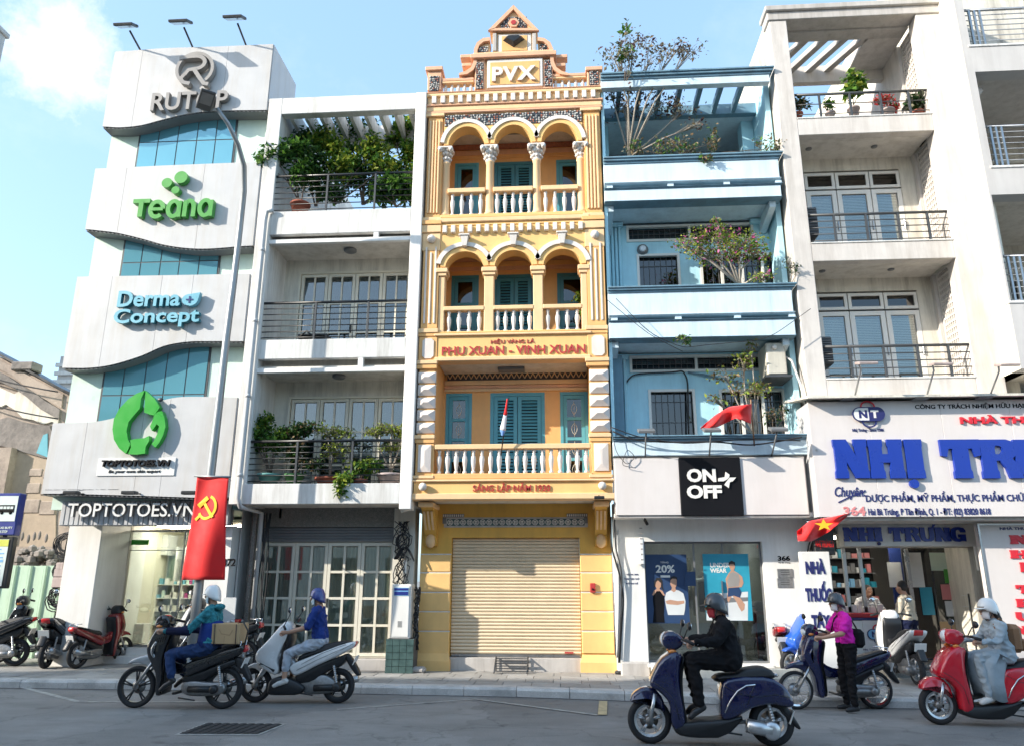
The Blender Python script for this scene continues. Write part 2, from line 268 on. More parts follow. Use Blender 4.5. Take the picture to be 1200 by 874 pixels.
# ------------------------------------------------------------------ geometry builder
class G:
    def __init__(s): s.v = []; s.f = []; s.m = []; s.mi = 0; s.sm = []; s.smooth = False
    def add(s, vs, fs, smooth=None):
        n = len(s.v); s.v += [tuple(map(float, q)) for q in vs]; s.f += [tuple(i+n for i in q) for q in fs]; s.m += [s.mi]*len(fs); s.sm += [s.smooth if smooth is None else smooth]*len(fs); return s
    def box(s, x0, x1, y0, y1, z0, z1):
        if x0 > x1: x0, x1 = x1, x0
        if y0 > y1: y0, y1 = y1, y0
        if z0 > z1: z0, z1 = z1, z0
        return s.add([(x0, y0, z0), (x1, y0, z0), (x1, y1, z0), (x0, y1, z0), (x0, y0, z1), (x1, y0, z1), (x1, y1, z1), (x0, y1, z1)],
                     [(3, 2, 1, 0), (4, 5, 6, 7), (0, 1, 5, 4), (1, 2, 6, 5), (2, 3, 7, 6), (3, 0, 4, 7)])
    def bbox(s, x0, x1, y0, y1, z0, z1, b=.01):     # box with chamfered edges
        if x0 > x1: x0, x1 = x1, x0
        if y0 > y1: y0, y1 = y1, y0
        if z0 > z1: z0, z1 = z1, z0
        b = min(b, (x1-x0)*.45, (y1-y0)*.45, (z1-z0)*.45)
        L1 = [[(x0+b, y0+b), (x1-b, y0+b), (x1-b, y1-b), (x0+b, y1-b)], [(x0, y0+b), (x0+b, y0), (x1-b, y0), (x1, y0+b), (x1, y1-b), (x1-b, y1), (x0+b, y1), (x0, y1-b)]]
        o = L1[1]; i = [(min(max(x, x0+b), x1-b), min(max(y, y0+b), y1-b)) for x, y in o]
        rings = [[(x, y, z0) for x, y in i], [(x, y, z0+b) for x, y in o], [(x, y, z1-b) for x, y in o], [(x, y, z1) for x, y in i]]
        return s.rings(rings, caps=True)
    def rings(s, rings, caps=True, closed=True, smooth=None):
        n = len(rings[0]); v = [q for r in rings for q in r]; f = []
        for k in range(len(rings)-1):
            for i in range(n if closed else n-1):
                j = (i+1) % n; f.append((k*n+i, k*n+j, (k+1)*n+j, (k+1)*n+i))
        if caps: f.append(tuple(reversed(range(n)))); f.append(tuple(range((len(rings)-1)*n, len(rings)*n)))
        return s.add(v, f, smooth)
    def prism(s, poly, y0, y1, axis='y'):            # poly in (x,z); extruded along y (or (y,z) along x, or (x,y) along z)
        a = sum(poly[i][0]*poly[(i+1) % len(poly)][1]-poly[(i+1) % len(poly)][0]*poly[i][1] for i in range(len(poly)))
        if a < 0: poly = poly[::-1]
        mk = {'y': lambda p, t: (p[0], t, p[1]), 'x': lambda p, t: (t, p[0], p[1]), 'z': lambda p, t: (p[0], p[1], t)}[axis]
        if y0 > y1: y0, y1 = y1, y0
        n = len(poly); v = [mk(p, y0) for p in poly]+[mk(p, y1) for p in poly]
        f = [tuple(range(n)), tuple(range(2*n-1, n-1, -1))] + [(j, i, i+n, j+n) for i in range(n) for j in [(i+1) % n]]
        if axis != 'y': f = [q[::-1] for q in f]
        return s.add(v, f)
    def tube(s, pts, r, n=8, smooth=True, caps=True):
        pts = [Vector(p) for p in pts]; rs = r if isinstance(r, (list, tuple)) else [r]*len(pts); R_ = []
        prev = None
        for i, p in enumerate(pts):
            d = (pts[min(i+1, len(pts)-1)]-pts[max(i-1, 0)]); d = d.normalized() if d.length > 1e-9 else Vector((0, 0, 1))
            if prev is None: u = d.orthogonal().normalized()
            else:
                u = prev - d*prev.dot(d); u = u.normalized() if u.length > 1e-6 else d.orthogonal().normalized()
            prev = u; w_ = d.cross(u)
            R_.append([p + (u*math.cos(2*math.pi*k/n)+w_*math.sin(2*math.pi*k/n))*rs[i] for k in range(n)])
        return s.rings(R_, caps=caps, smooth=smooth)
    def lathe(s, prof, c=(0, 0, 0), axis='z', n=12, smooth=True, caps=True):  # prof: (radius, height)
        rr = []
        for r_, h in prof:
            ring = []
            for k in range(n):
                a = 2*math.pi*k/n; x, y = r_*math.cos(a), r_*math.sin(a)
                q = {'z': (x, y, h), 'y': (x, h, -y), 'x': (h, x, y)}[axis]; ring.append((q[0]+c[0], q[1]+c[1], q[2]+c[2]))
            rr.append(ring)
        return s.rings(rr, caps=caps, smooth=smooth)
    def ball(s, c, r, n=12, k=8, rz=None):
        r = r if isinstance(r, (tuple, list)) else (r, r, r)
        rr = []
        for j in range(k+1):
            t = math.pi*j/k; t = min(max(t, .04), math.pi-.04)
            rr.append([(c[0]+r[0]*math.sin(t)*math.cos(2*math.pi*i/n), c[1]+r[1]*math.sin(t)*math.sin(2*math.pi*i/n), c[2]-r[2]*math.cos(t)) for i in range(n)])
        return s.rings(rr, smooth=True)
    def xf(s, m):
        s.v = [tuple(m @ Vector(q)) for q in s.v]; return s
    def mesh(s, name, mats, shift=(0, 0, 0)):
        me = bpy.data.meshes.new(name)
        me.from_pydata([(a-shift[0], b-shift[1], c-shift[2]) for a, b, c in s.v], [], s.f)
        for m in (mats if isinstance(mats, (list, tuple)) else [mats]): me.materials.append(MATS[m] if isinstance(m, str) else m)
        me.polygons.foreach_set('material_index', s.m); me.polygons.foreach_set('use_smooth', s.sm); me.update(); return me
ROOT = {}
def thing(name, label, cat, loc=(0, 0, 0), group=None, rotz=0):
    o = bpy.data.objects.new(name, None); COL.objects.link(o); o.location = loc; o.rotation_euler = (0, 0, rotz); o.empty_display_size = .1
    o['label'] = label; o['category'] = cat
    if group: o['group'] = group
    ROOT[o.name] = tuple(loc); return o
def place(ob, parent, loc=None):
    COL.objects.link(ob)
    if parent is not None: ob.parent = parent; ROOT[ob.name] = ROOT[parent.name]
    if loc is not None: ob.location = loc
    return ob
def part(name, g, m, parent, local=False, label=None):
    ob = bpy.data.objects.new(name, g.mesh(name, m, (0, 0, 0) if local else ROOT[parent.name])); place(ob, parent)
    if label: ob['label'] = label
    return ob
def solo(name, g, m, label=None, cat=None, group=None, kind=None, base=None):
    sh = base or (0, 0, 0)
    ob = bpy.data.objects.new(name, g.mesh(name, m, sh)); COL.objects.link(ob); ob.location = sh; ROOT[ob.name] = tuple(sh)
    if label: ob['label'] = label
    if cat: ob['category'] = cat
    if group: ob['group'] = group
    if kind: ob['kind'] = kind
    return ob
def inst(name, me, parent, wloc):                  # a part that shares mesh data, at a world position
    ob = bpy.data.objects.new(name, me); place(ob, parent); r = ROOT[parent.name]
    ob.location = (wloc[0]-r[0], wloc[1]-r[1], wloc[2]-r[2]); return ob
def dup(root, loc, rotz=None, label=None):
    def cp(o, par):
        c = o.copy(); COL.objects.link(c)
        if par is not None: c.parent = par
        for ch in list(o.children): cp(ch, c)
        return c
    c = cp(root, None); c.location = loc; ROOT[c.name] = tuple(loc)
    if rotz is not None: c.rotation_euler = (0, 0, rotz)
    if label: c['label'] = label
    return c
def wall(g, x0, x1, z0, z1, y0, y1, holes=()):       # upright wall facing -y with rectangular openings and reveals
    xs = sorted({x0, x1, *[h[0] for h in holes], *[h[1] for h in holes]}); zs = sorted({z0, z1, *[h[2] for h in holes], *[h[3] for h in holes]})
    xs = [x for x in xs if x0 <= x <= x1]; zs = [z for z in zs if z0 <= z <= z1]
    for a, b in zip(xs, xs[1:]):
        for c, d in zip(zs, zs[1:]):
            mx_, mz_ = (a+b)/2, (c+d)/2
            if any(h[0] < mx_ < h[1] and h[2] < mz_ < h[3] for h in holes): continue
            g.add([(a, y0, c), (b, y0, c), (b, y0, d), (a, y0, d)], [(0, 1, 2, 3)]); g.add([(a, y1, c), (b, y1, c), (b, y1, d), (a, y1, d)], [(3, 2, 1, 0)])
    def rim(a, b, c, d, inv):
        q = [(a, c), (b, c), (b, d), (a, d)]
        for i in range(4):
            p, r_ = q[i], q[(i+1) % 4]
            f = (0, 1, 2, 3) if not inv else (3, 2, 1, 0)
            g.add([(p[0], y1, p[1]), (r_[0], y1, r_[1]), (r_[0], y0, r_[1]), (p[0], y0, p[1])], [f])
    rim(x0, x1, z0, z1, False)
    for h in holes: rim(max(h[0], x0), min(h[1], x1), max(h[2], z0), min(h[3], z1), True)
    return g
def frame(g, x0, x1, z0, z1, y0, y1, t, tb=None):    # rectangular frame, members butted
    tb = t if tb is None else tb
    g.box(x0, x1, y0, y1, z1-t, z1);
    if tb: g.box(x0, x1, y0, y1, z0, z0+tb)
    g.box(x0, x0+t, y0, y1, z0+tb, z1-t); g.box(x1-t, x1, y0, y1, z0+tb, z1-t); return g
def fold_sheet(g, x0, x1, z0, z1, y, amp=.02, n=24, seed=0):    # hanging curtain
    rnd = random.Random(seed); a = [y+amp*math.sin(i*1.9+rnd.random())*(.6+.4*rnd.random()) for i in range(n+1)]
    v = [(x0+(x1-x0)*i/n, a[i], z) for z in (z0, z1) for i in range(n+1)]
    return g.add(v, [(i, i+1, i+n+2, i+n+1) for i in range(n)], smooth=True)
def text_mesh(s, offset=0., shear=0., spacing=1., res=3):
    c = bpy.data.curves.new('t', 'FONT'); c.body = s; c.size = 1; c.offset = offset; c.shear = shear; c.space_character = spacing; c.resolution_u = res; c.extrude = .5
    o = bpy.data.objects.new('t', c); COL.objects.link(o); bpy.context.view_layer.update()
    me = bpy.data.meshes.new_from_object(o.evaluated_get(bpy.context.evaluated_depsgraph_get()))
    v = [tuple(q.co) for q in me.vertices]; f = [tuple(p.vertices) for p in me.polygons]; bpy.data.objects.remove(o); bpy.data.curves.remove(c); bpy.data.meshes.remove(me); return v, f
def text(s, x0, x1, z0, z1, yf, depth, m, parent, name='lettering', offset=.02, shear=0., keep=False, mside=None, basis=None, spacing=1., z1ref=None):
    v, f = text_mesh(s, offset, shear, spacing)
    xs = [q[0] for q in v]; zs = [q[1] for q in v]; a, b, c, d = min(xs), max(xs), min(zs), max(zs)
    if z1ref:                                       # fit by the height of plain capitals, so accents stand above and below
        vv, _ = text_mesh(z1ref, offset, shear, spacing); c2, d2 = min(q[1] for q in vv), max(q[1] for q in vv)
    else: c2, d2 = c, d
    sx = (x1-x0)/(b-a); sz = (z1-z0)/(d2-c2)
    if keep: sx = sz = min(sx, sz)
    nv = [(x0+(q[0]-a)*sx, yf+(0.5-q[2])*depth, z0+(q[1]-c2)*sz) for q in v]
    if basis: nv = [basis(*q) for q in nv]
    g = G(); g.add(nv, f)
    if mside:
        for i, p in enumerate(f):
            zz = [v[k][2] for k in p]
            if max(zz)-min(zz) > .5: g.m[i] = 1
        m = [m, mside]
    return part(name, g, m, parent)
# ================================================================== street
def gnd(x, y, Z=0.):
    d = ray(x, y); q = CAM + d*((Z-CAM[2])/d[2]); return q[0], q[1]
SW = .13
def kerb_y(x):
    pts = [(-60, -1.9), (-6, -1.95), (-.8, -2.2), (3.2, -2.8), (60, -3.3)]
    for (a, b), (c, d) in zip(pts, pts[1:]):
        if a <= x <= c: return b+(d-b)*(x-a)/(c-a)
g = G(); g.add([(-900, -900, 0), (900, -900, 0), (900, 900, 0), (-900, 900, 0)], [(0, 1, 2, 3)]); solo('ground', g, 'asphalt', kind='structure')
# pavement body and pavers
g = G(); xs = [-60, -20, -14, -9, -6, -3.4, -.8, 1.2, 3.2, 8, 14, 20, 60]
v = [(x, kerb_y(x)+.25, SW-.012) for x in xs]+[(x, 9, SW-.012) for x in xs]; n = len(xs)
g.add(v, [(i, i+1, n+i+1, n+i) for i in range(n-1)]); pav = solo('pavement', g, 'joint', kind='structure')
pw = .46
rnd = random.Random(3)
for r_ in range(5):
    off = -.12 if r_ % 2 else 0
    x = -11.6 + off
    while x < 8.6:
        y0 = lambda q: kerb_y(q)+.262+r_*.445
        a, b = x+.005, x+pw-.005; dz = rnd.uniform(-.0035, .0035); t = SW+dz
        g = G(); yy = .435
        v = [(a, y0(a), t), (b, y0(b), t), (b, y0(b)+yy, t), (a, y0(a)+yy, t)]
        vb = [(q[0], q[1], SW-.03) for q in v]; c = [(v[0][0]+.005, v[0][1]+.005, t+.002), (v[1][0]-.005, v[1][1]+.005, t+.002), (v[2][0]-.005, v[2][1]-.005, t+.002), (v[3][0]+.005, v[3][1]-.005, t+.002)]
        g.rings([vb, v, c]); part('paver', g, rnd.choice(['paver', 'paver', 'paver_pale']), pav); x += pw
g = G()
for i, x in enumerate([x_ for x_ in np.arange(-11.6, 9, .92)]):
    y0, y1 = kerb_y(x)+.262+5*.445, 3.; t = SW+rnd.uniform(-.002, .002)
    for j in range(2): g.bbox(x+.005, x+.91, y0+j*.9, y0+j*.9+.89, SW-.04, t, .004)
part('rear_paving', g, 'paver', pav)
ks = solo('kerb', G().box(-60, -12.2, -1.9, -1.65, -.1, SW), 'kerb', kind='structure')
x = -12.2
while x < 9:
    a, b = x+.004, x+.812; t = SW+rnd.uniform(-.003, .003); ya, yb = kerb_y(a), kerb_y(b); g = G()
    g.rings([[(a, ya, -.05), (b, yb, -.05), (b, yb+.25, -.05), (a, ya+.25, -.05)], [(a, ya, t-.035), (b, yb, t-.035), (b, yb+.25, t-.035), (a, ya+.25, t-.035)], [(a, ya+.035, t), (b, yb+.035, t), (b, yb+.25, t), (a, ya+.25, t)]])
    part('kerbstone', g, 'kerb', ks); x += .816
g = G();
for (a, b) in zip(xs, xs[1:]): g.add([(a, kerb_y(a)-.06, .004), (b, kerb_y(b)-.06, .004), (b, kerb_y(b), .004), (a, kerb_y(a), .004)], [(0, 1, 2, 3)])
solo('gutter', g, 'joint', kind='structure')
def strip(g, pts, wdt, z=.005):
    for p, q in zip(pts, pts[1:]):
        p, q = Vector((*p, z)), Vector((*q, z)); d = (q-p).normalized(); n_ = Vector((-d.y, d.x, 0))*wdt/2
        g.add([p-n_, q-n_, q+n_, p+n_], [(0, 1, 2, 3)])
zig = [gnd(*p) for p in [(-60, 783), (30, 806), (92, 822), (300, 822)]]
zig2 = [gnd(*p) for p in [(395, 831), (555, 819), (700, 838)]]
g = G(); strip(g, zig, .09); solo('road_marking', g, 'road_paint', kind='structure')
g = G(); strip(g, zig2[:2], .07); strip(g, zig2[1:], .07, .009); solo('road_marking', g, 'road_paint', kind='structure')
g = G(); strip(g, [gnd(707, 822), gnd(706, 838)], .12, .013); solo('road_marking', g, 'road_yellow', kind='structure')
# sunken chamber cover in the carriageway
q = [gnd(*p) for p in [(204, 861), (241, 847), (336, 848), (304, 861)]]
cc = thing('manhole_cover', 'dark rough rectangular chamber cover set in the road in front of the left rider', 'manhole cover', (sum(p[0] for p in q)/4, sum(p[1] for p in q)/4, 0))
g = G(); g.add([(a, b, .006) for a, b in q], [(0, 1, 2, 3)]); part('cover_rim', g, 'road_paint', cc)
cx_, cy_ = cc.location.x, cc.location.y
g = G(); q2 = [(cx_+(a-cx_)*.93, cy_+(b-cy_)*.86) for a, b in q]; g.rings([[(a, b, .0) for a, b in q2], [(a, b, .011) for a, b in q2]]);
for i in range(9):
    for j in range(7):
        u, v_ = (i+.5)/9, (j+.5)/7
        px = (q2[0][0]*(1-u)+q2[3][0]*u)*(1-v_)+(q2[1][0]*(1-u)+q2[2][0]*u)*v_; py = (q2[0][1]*(1-u)+q2[3][1]*u)*(1-v_)+(q2[1][1]*(1-u)+q2[2][1]*u)*v_
        g.lathe([(.05, .010), (.05, .017), (.035, .019)], (px, py, 0), n=8, smooth=False)
part('cover_plate', g, 'iron', cc)
# the far side of the street, behind the viewer: its roofs keep the carriageway in shade
def plain_block(x0, x1, h, y0, m, label):
    b = thing('shophouse_block', label, 'building', ((x0+x1)/2, y0, 0), 'buildings on the far side of the street')
    g = G(); hs = []; nfl = int(h//3.4); nx = max(2, int((x1-x0)//2.6)); wx = (x1-x0)/nx
    for f in range(nfl):
        for k in range(nx): hs.append((x0+k*wx+.6, x0+(k+1)*wx-.6, f*3.4+.9, f*3.4+2.7))
    wall(g, x0, x1, 0, h, -y0, -y0+.25, hs); g.v = [(a, -b_, c) for a, b_, c in g.v]; g.f = [q_[::-1] for q_ in g.f]
    g.box(x0, x1, y0-11.8, y0-.5, 0, h-.3); part('wall', g, m, b)
    for a, b2, c, d in hs[:60]:
        g = G().box(a, b2, y0-.2, y0-.15, c, d); part('window', g, 'dark_glass', b)
plain_block(-62, -48, 20.2, -20, 'old_stucco', 'pale rendered block facing the shophouses from across the street')
plain_block(-47.8, -43, 20.9, -20, 'cream_wall', 'narrow cream block facing the shophouses from across the street')
plain_block(-42.8, -37, 19.9, -20, 'light_blue', 'pale blue block facing the shophouses from across the street')
plain_block(-36.8, -30, 20.6, -20, 'white_plaster', 'white block facing the shophouses from across the street')
plain_block(-29.8, -20, 20.0, -20, 'concrete_pale', 'concrete block facing the shophouses from across the street')
plain_block(-19.8, -6, 7.5, -20, 'cream_wall', 'low cream block facing the shophouses from across the street')
plain_block(-5.8, 12, 7.2, -20, 'old_stucco', 'low brown block facing the shophouses from across the street')
# ================================================================== left background
fy = 1.4
fn = thing('corrugated_fence', 'pale green corrugated metal hoarding beside the pharmacy tower, below the ruined wall', 'fence', (-12.5, fy, 0))
zt = ZZ(662, fy, 40); x = -15.6; g = G()
i = 0
while x < -9.98:
    g = G(); wd = .34; t = zt+rnd.uniform(-.01, .01)
    pr = [(x, fy), (x+.03, fy-.045), (x+.07, fy-.045), (x+.09, fy-.004), (x+wd-.004, fy-.004), (x+wd-.004, fy+.006), (x, fy+.006)]
    g.prism(pr, .05, t, axis='z'); part('panel', g, 'fence_green', fn); x += wd
g = G().box(-15.6, -9.98, fy+.01, fy+.05, zt-.5, zt-.44); part('rail', g, 'dark_grey', fn)
# ruined building behind
ry = 5.0
rb = thing('ruined_building', 'ruined building with peeling stucco and a sloping roof line behind the green fence', 'building', (-15, ry, 0))
P = lambda x, y, Y=ry: at(x, y, Y)
prof = [(-40, 0), P(-260, 292), P(-60, 392), P(0, 419), P(20, 430), P(40, 441), P(75, 460), (P(130, 487)[0], P(130, 487)[1]), (P(130, 487)[0], 0)]
prof[0] = (prof[1][0], 0)
g = G(); g.prism(prof, ry, ry+.6); part('wall', g, 'old_stucco', rb)
rl = [P(-260, 286), P(-60, 386), P(0, 417), P(75, 459), P(130, 484)]
g = G(); g.prism([p for p in rl]+[(p[0], p[1]+.07) for p in rl[::-1]], ry-.12, ry+.7); part('roof_edge', g, 'black_paint', rb)
def patch(pts, d, m, nm='plaster_patch'):
    g = G(); g.prism([P(*p) for p in pts], ry-d, ry+.02); part(nm, g, m, rb)
patch([(-60, 400), (0, 422), (75, 462), (73, 478), (50, 466), (30, 452), (15, 440), (0, 433), (-60, 410)], .05, 'old_stucco')
patch([(-60, 425), (0, 436), (12, 442), (25, 451), (40, 459), (55, 470), (72, 480), (71, 492), (50, 480), (34, 466), (18, 455), (0, 447), (-60, 440)], .09, 'old_grey')
patch([(-60, 450), (0, 454), (18, 462), (24, 458), (36, 466), (52, 478), (70, 492), (68, 498), (62, 494), (52, 497), (40, 492), (28, 490), (18, 480), (8, 474), (0, 478), (-60, 470)], .04, 'cream_wall')
patch([(-60, 488), (0, 492), (12, 489), (24, 493), (40, 497), (60, 499), (62, 506), (62, 534), (55, 537), (30, 530), (18, 526), (0, 522), (-60, 510)], .07, 'old_grey')
patch([(45, 531), (53, 510), (58, 508), (58, 536)], .085, 'teal_light', 'turquoise_plaster')
patch([(-60, 516), (0, 524), (18, 527), (55, 538), (66, 540), (66, 660), (-60, 660)], .03, 'apricot_old' if 'apricot_old' in MATS else 'old_stucco', 'rendered_panel')
g = G(); a, b = P(8, 526), P(14, 590); g.box(a[0], a[0]+.35, ry-.28, ry, 0, a[1]); part('pier', g, 'old_stucco', rb)
for k, (px, py, w_, h_) in enumerate([(36, 549, 14, 9), (52, 551, 14, 9), (33, 566, 14, 12), (50, 568, 15, 12), (30, 585, 16, 16), (49, 587, 16, 16)]):
    a = P(px, py); b = P(px+w_, py+h_); g = G().bbox(a[0], b[0], ry-.055, ry, b[1], a[1], .02); part('render_tile', g, 'old_stucco', rb)
for k, (px, py) in enumerate([(27, 628), (34, 631), (41, 628), (47, 627), (55, 630)]):
    a = P(px, py); g = G().ball((a[0], ry-.02, a[1]), (.05, .03, .13), 8, 6); part('scar', g, 'old_grey', rb)
# rubble heap showing over the fence
g = G(); rr = random.Random(5)
for k in range(110):
    u = rr.random(); px = 25+48*u; top = 640+10*abs(u-.45)*2; a = at(px, top+rr.random()*26, 2.6); s_ = rr.uniform(.06, .15)
    g.ball((a[0], 2.6+rr.uniform(-.2, .2), a[1]), (s_, s_*.8, s_*rr.uniform(.5, 1)), 5, 3)
g.sm = [False]*len(g.f)
solo('rubble', g, 'old_grey', 'broken masonry rubble heaped up behind the green fence', 'rubble', kind='stuff')
g = G(); a = at(30, 640, 2.9); b = at(80, 700, 2.9); g.box(a[0]-6, b[0], 2.9, 3.1, 0, a[1]);
rbw = thing('low_wall', 'low white broken wall between the rubble and the ruined building', 'wall', (a[0], 2.9, 0)); part('wall', g, 'old_stucco', rbw)
# a roof unit and loose wires on the ruin
a = P(28, 433); g = G().bbox(a[0]-.3, a[0]+.35, ry-.15, ry+.3, a[1]-.05, a[1]+.2, .03); part('roof_box', g, 'old_grey', rb)
g = G()
for ya, yb, sag in ((440, 448, .1), (469, 479, .12)):
    A, B_ = P(-60, ya-14), P(76, yb+ (14 if ya > 450 else 14)); pts = [(A[0]+(B_[0]-A[0])*t, ry-.3, A[1]+(B_[1]-A[1])*t-sag*math.sin(math.pi*t)) for t in np.linspace(0, 1, 12)]; g.tube(pts, .02, 5)
part('wire', g, 'cable', rb)
# distant tower block: grey and white strips right by the tower
a = at(72, 426, 22); b = at(86, 465, 22)
fb = thing('high_rise', 'pale grey ribbed high rise glimpsed between the ruin and the tower', 'building', (a[0], 22, 0))
g = G().box(a[0]-.1, a[0]+5, 22, 30, 0, a[1]+.4); part('wall', g, 'grey_face', fb)
for k in range(9):
    g = G().box(a[0]-.25, a[0]+.9, 21.9, 22, a[1]-.2-k*.45, a[1]-.0-k*.45); part('balcony', g, 'white_plaster', fb)
A = at(8, 44, 24)
nb = thing('apartment_corner', 'blank pale corner of a tall building at the upper left edge', 'building', (A[0]-4, 14, 0))
g = G().bbox(A[0]-9, A[0], 14, 24, 0, A[1], .1); part('wall', g, 'concrete_pale', nb)
g = G().bbox(A[0]-9, A[0]+.15, 13.8, 24.1, A[1]-.1, A[1]+.25, .05); part('parapet', g, 'concrete_pale', nb)
# ------------------------------------------------------------------ bus stop sign
by = -2.0+.35
bx0, bz = at(14, 600, by)
bs = thing('bus_stop_sign', 'blue bus stop sign with bus pictogram above a timetable board on a dark post', 'bus stop sign', (bx0-.05, by, SW))
bx = bx0-.05
z1, z0 = ZZ(578, by, 15), ZZ(627, by, 15)
g = G().tube([(bx, by, SW), (bx, by, z1)], .035, 10); part('post', g, 'dark_grey', bs)
def rotbox(g, c, w_, d, z0, z1, ang, b=.015):
    s = len(g.v); g.bbox(-w_/2, w_/2, -d/2, d/2, z0, z1, b); ca, sa = math.cos(ang), math.sin(ang)
    g.v[s:] = [(c[0]+x*ca-y*sa, c[1]+x*sa+y*ca, z) for x, y, z in g.v[s:]]; return g
g = rotbox(G(), (bx, by), .44, .16, z0, z1, 0); part('sign_box', g, 'bus_blue', bs)
yf = by-.083
g = G().box(bx-.16, bx+.19, yf-.004, yf, z0+(z1-z0)*.33, z1-.05); part('pictogram_panel', g, 'info_white', bs)
g = G(); zc = z0+(z1-z0)*.62; g.bbox(bx-.13, bx+.15, yf-.009, yf-.004, zc-.06, zc+.07, .01); g.lathe([(.03, yf-.009), (.03, yf-.002)], (bx-.07, 0, zc-.065), 'y', 12); g.lathe([(.03, yf-.009), (.03, yf-.002)], (bx+.09, 0, zc-.065), 'y', 12); part('bus_pictogram', g, 'black_print', bs)
g = G()
for k in range(4): g.box(bx-.115+k*.064, bx-.063+k*.064, yf-.013, yf-.009, zc-.0, zc+.045)
part('bus_window', g, 'info_white', bs)
text('BẾN XE BUÝT', bx-.17, bx+.17, z0+.11, z0+.17, yf-.003, .006, 'info_white', bs); text('BUS STOP', bx-.09, bx+.09, z0+.04, z0+.085, yf-.003, .006, 'info_white', bs)
z1b, z0b = ZZ(629, by, 10), ZZ(689, by, 10); cx2 = bx-.1
g = rotbox(G(), (cx2, by), .62, .12, z0b, z1b, 0); part('timetable_case', g, 'black_paint', bs)
yf = by-.063
g = G().box(cx2-.28, cx2+.24, yf-.004, yf, z0b+.04, z1b-.04); part('timetable', g, 'info_white', bs)
g = G().box(cx2-.28, cx2+.24, yf-.008, yf-.004, z1b-.16, z1b-.045); part('timetable_header', g, 'info_yellow', bs)
g = G(); rr = random.Random(2)
for k in range(9):
    zz = z1b-.22-k*.07
    for j in range(2): g.box(cx2-.25+j*.25, cx2-.25+j*.25+rr.uniform(.12, .22), yf-.007, yf-.004, zz, zz+(.045 if rr.random() > .5 else .02))
part('timetable_print', g, 'info_blue', bs)
# ------------------------------------------------------------------ cable pole with coils
py_ = .55
px0 = XX(76, 690, py_)
cp = thing('cable_pole', 'thin pole smothered in black cable coils and junction boxes beside the pharmacy tower', 'utility pole', (px0, py_, SW))
zt = ZZ(592, py_, 84)
g = G().tube([(px0, py_, SW), (px0, py_, zt+.5)], .05, 8); part('post', g, 'pole_grey', cp)
g = G().tube([(px0+.16, py_-.02, ZZ(650, py_, 84)), (px0+.16, py_-.02, zt+.9)], .045, 8); part('red_pipe', g, 'brick_red', cp)
rr = random.Random(8)
g = G()
for k in range(16):
    pts = [(px0+rr.uniform(-.07, .16)+.04*math.sin(t*9+k), py_-.07-rr.random()*.05, SW+.3+t*(zt-.3)) for t in np.linspace(0, 1, 12)]; g.tube(pts, .012, 5)
part('cable_bundle', g, 'cable', cp)
for zz, rad, nn in ((ZZ(640, py_, 76), .26, 12), (ZZ(700, py_, 72), .2, 12), (ZZ(668, py_, 76), .15, 6)):
    g = G()
    for k in range(nn):
        r0 = rad*rr.uniform(.7, 1.1); cxk, czk = px0+rr.uniform(-.08, .08), zz+rr.uniform(-.08, .08); e = rr.uniform(.6, 1.1)
        g.tube([(cxk+r0*math.cos(a), py_-.12-.05*rr.random(), czk+r0*e*math.sin(a)) for a in np.linspace(0, 6.2, 15)], .011, 5)
    part('cable_coil', g, 'cable', cp)
for zz, w_, h_ in ((ZZ(663, py_, 76), .16, .14), (ZZ(671, py_, 76), .2, .16), (ZZ(682, py_, 74), .22, .2)):
    g = G().bbox(px0-w_/2-.03, px0+w_/2-.03, py_-.24, py_-.1, zz-h_/2, zz+h_/2, .015); part('junction_box', g, 'pot_pale', cp)
# ================================================================== white tower with wavy bands (left)
TY = -1.0
TX0, TX1 = -9.8, -6.2
tw = thing('curved_tower', 'white four storey commercial tower with wavy panel bands and blue glass, at the left end', 'building', (-8, 0, SW))
BY = -.68
g = G().box(TX0+.02, TX1-.1, BY, 11, 3.0, ZZ(60, TY, 230)-.4); part('wall', g, 'mint', tw)
g = G().box(TX1-.098, TX1-.03, BY+.06, 11, 3.0, ZZ(60, TY, 230)-.5); part('side_strip', g, 'teal_edge', tw)
g = G().box(TX1-.028, TX1+.0, -.2, 11, SW, ZZ(75, TY, 320)); part('side_wall', g, 'white_plaster', tw)
def bandpoly(top, bot):
    t = [at(x, y, TY) for x, y in top]; b = [at(x, y, TY) for x, y in bot]
    for q in (t, b): q[0] = (TX0, q[0][1]); q[-1] = (TX1, q[-1][1])
    return t, b
def smooth_f(pts):
    xs_ = [p[0] for p in pts]; zs_ = [p[1] for p in pts]
    n = len(xs_); m = [0]*n
    for i in range(1, n-1): m[i] = (zs_[i+1]-zs_[i-1])/(xs_[i+1]-xs_[i-1])
    def f(x):
        for i in range(n-1):
            if x <= xs_[i+1]+1e-9:
                h = xs_[i+1]-xs_[i]; t = (x-xs_[i])/h
                return (2*t**3-3*t*t+1)*zs_[i]+(t**3-2*t*t+t)*h*m[i]+(-2*t**3+3*t*t)*zs_[i+1]+(t**3-t*t)*h*m[i+1]
        return zs_[-1]
    return f
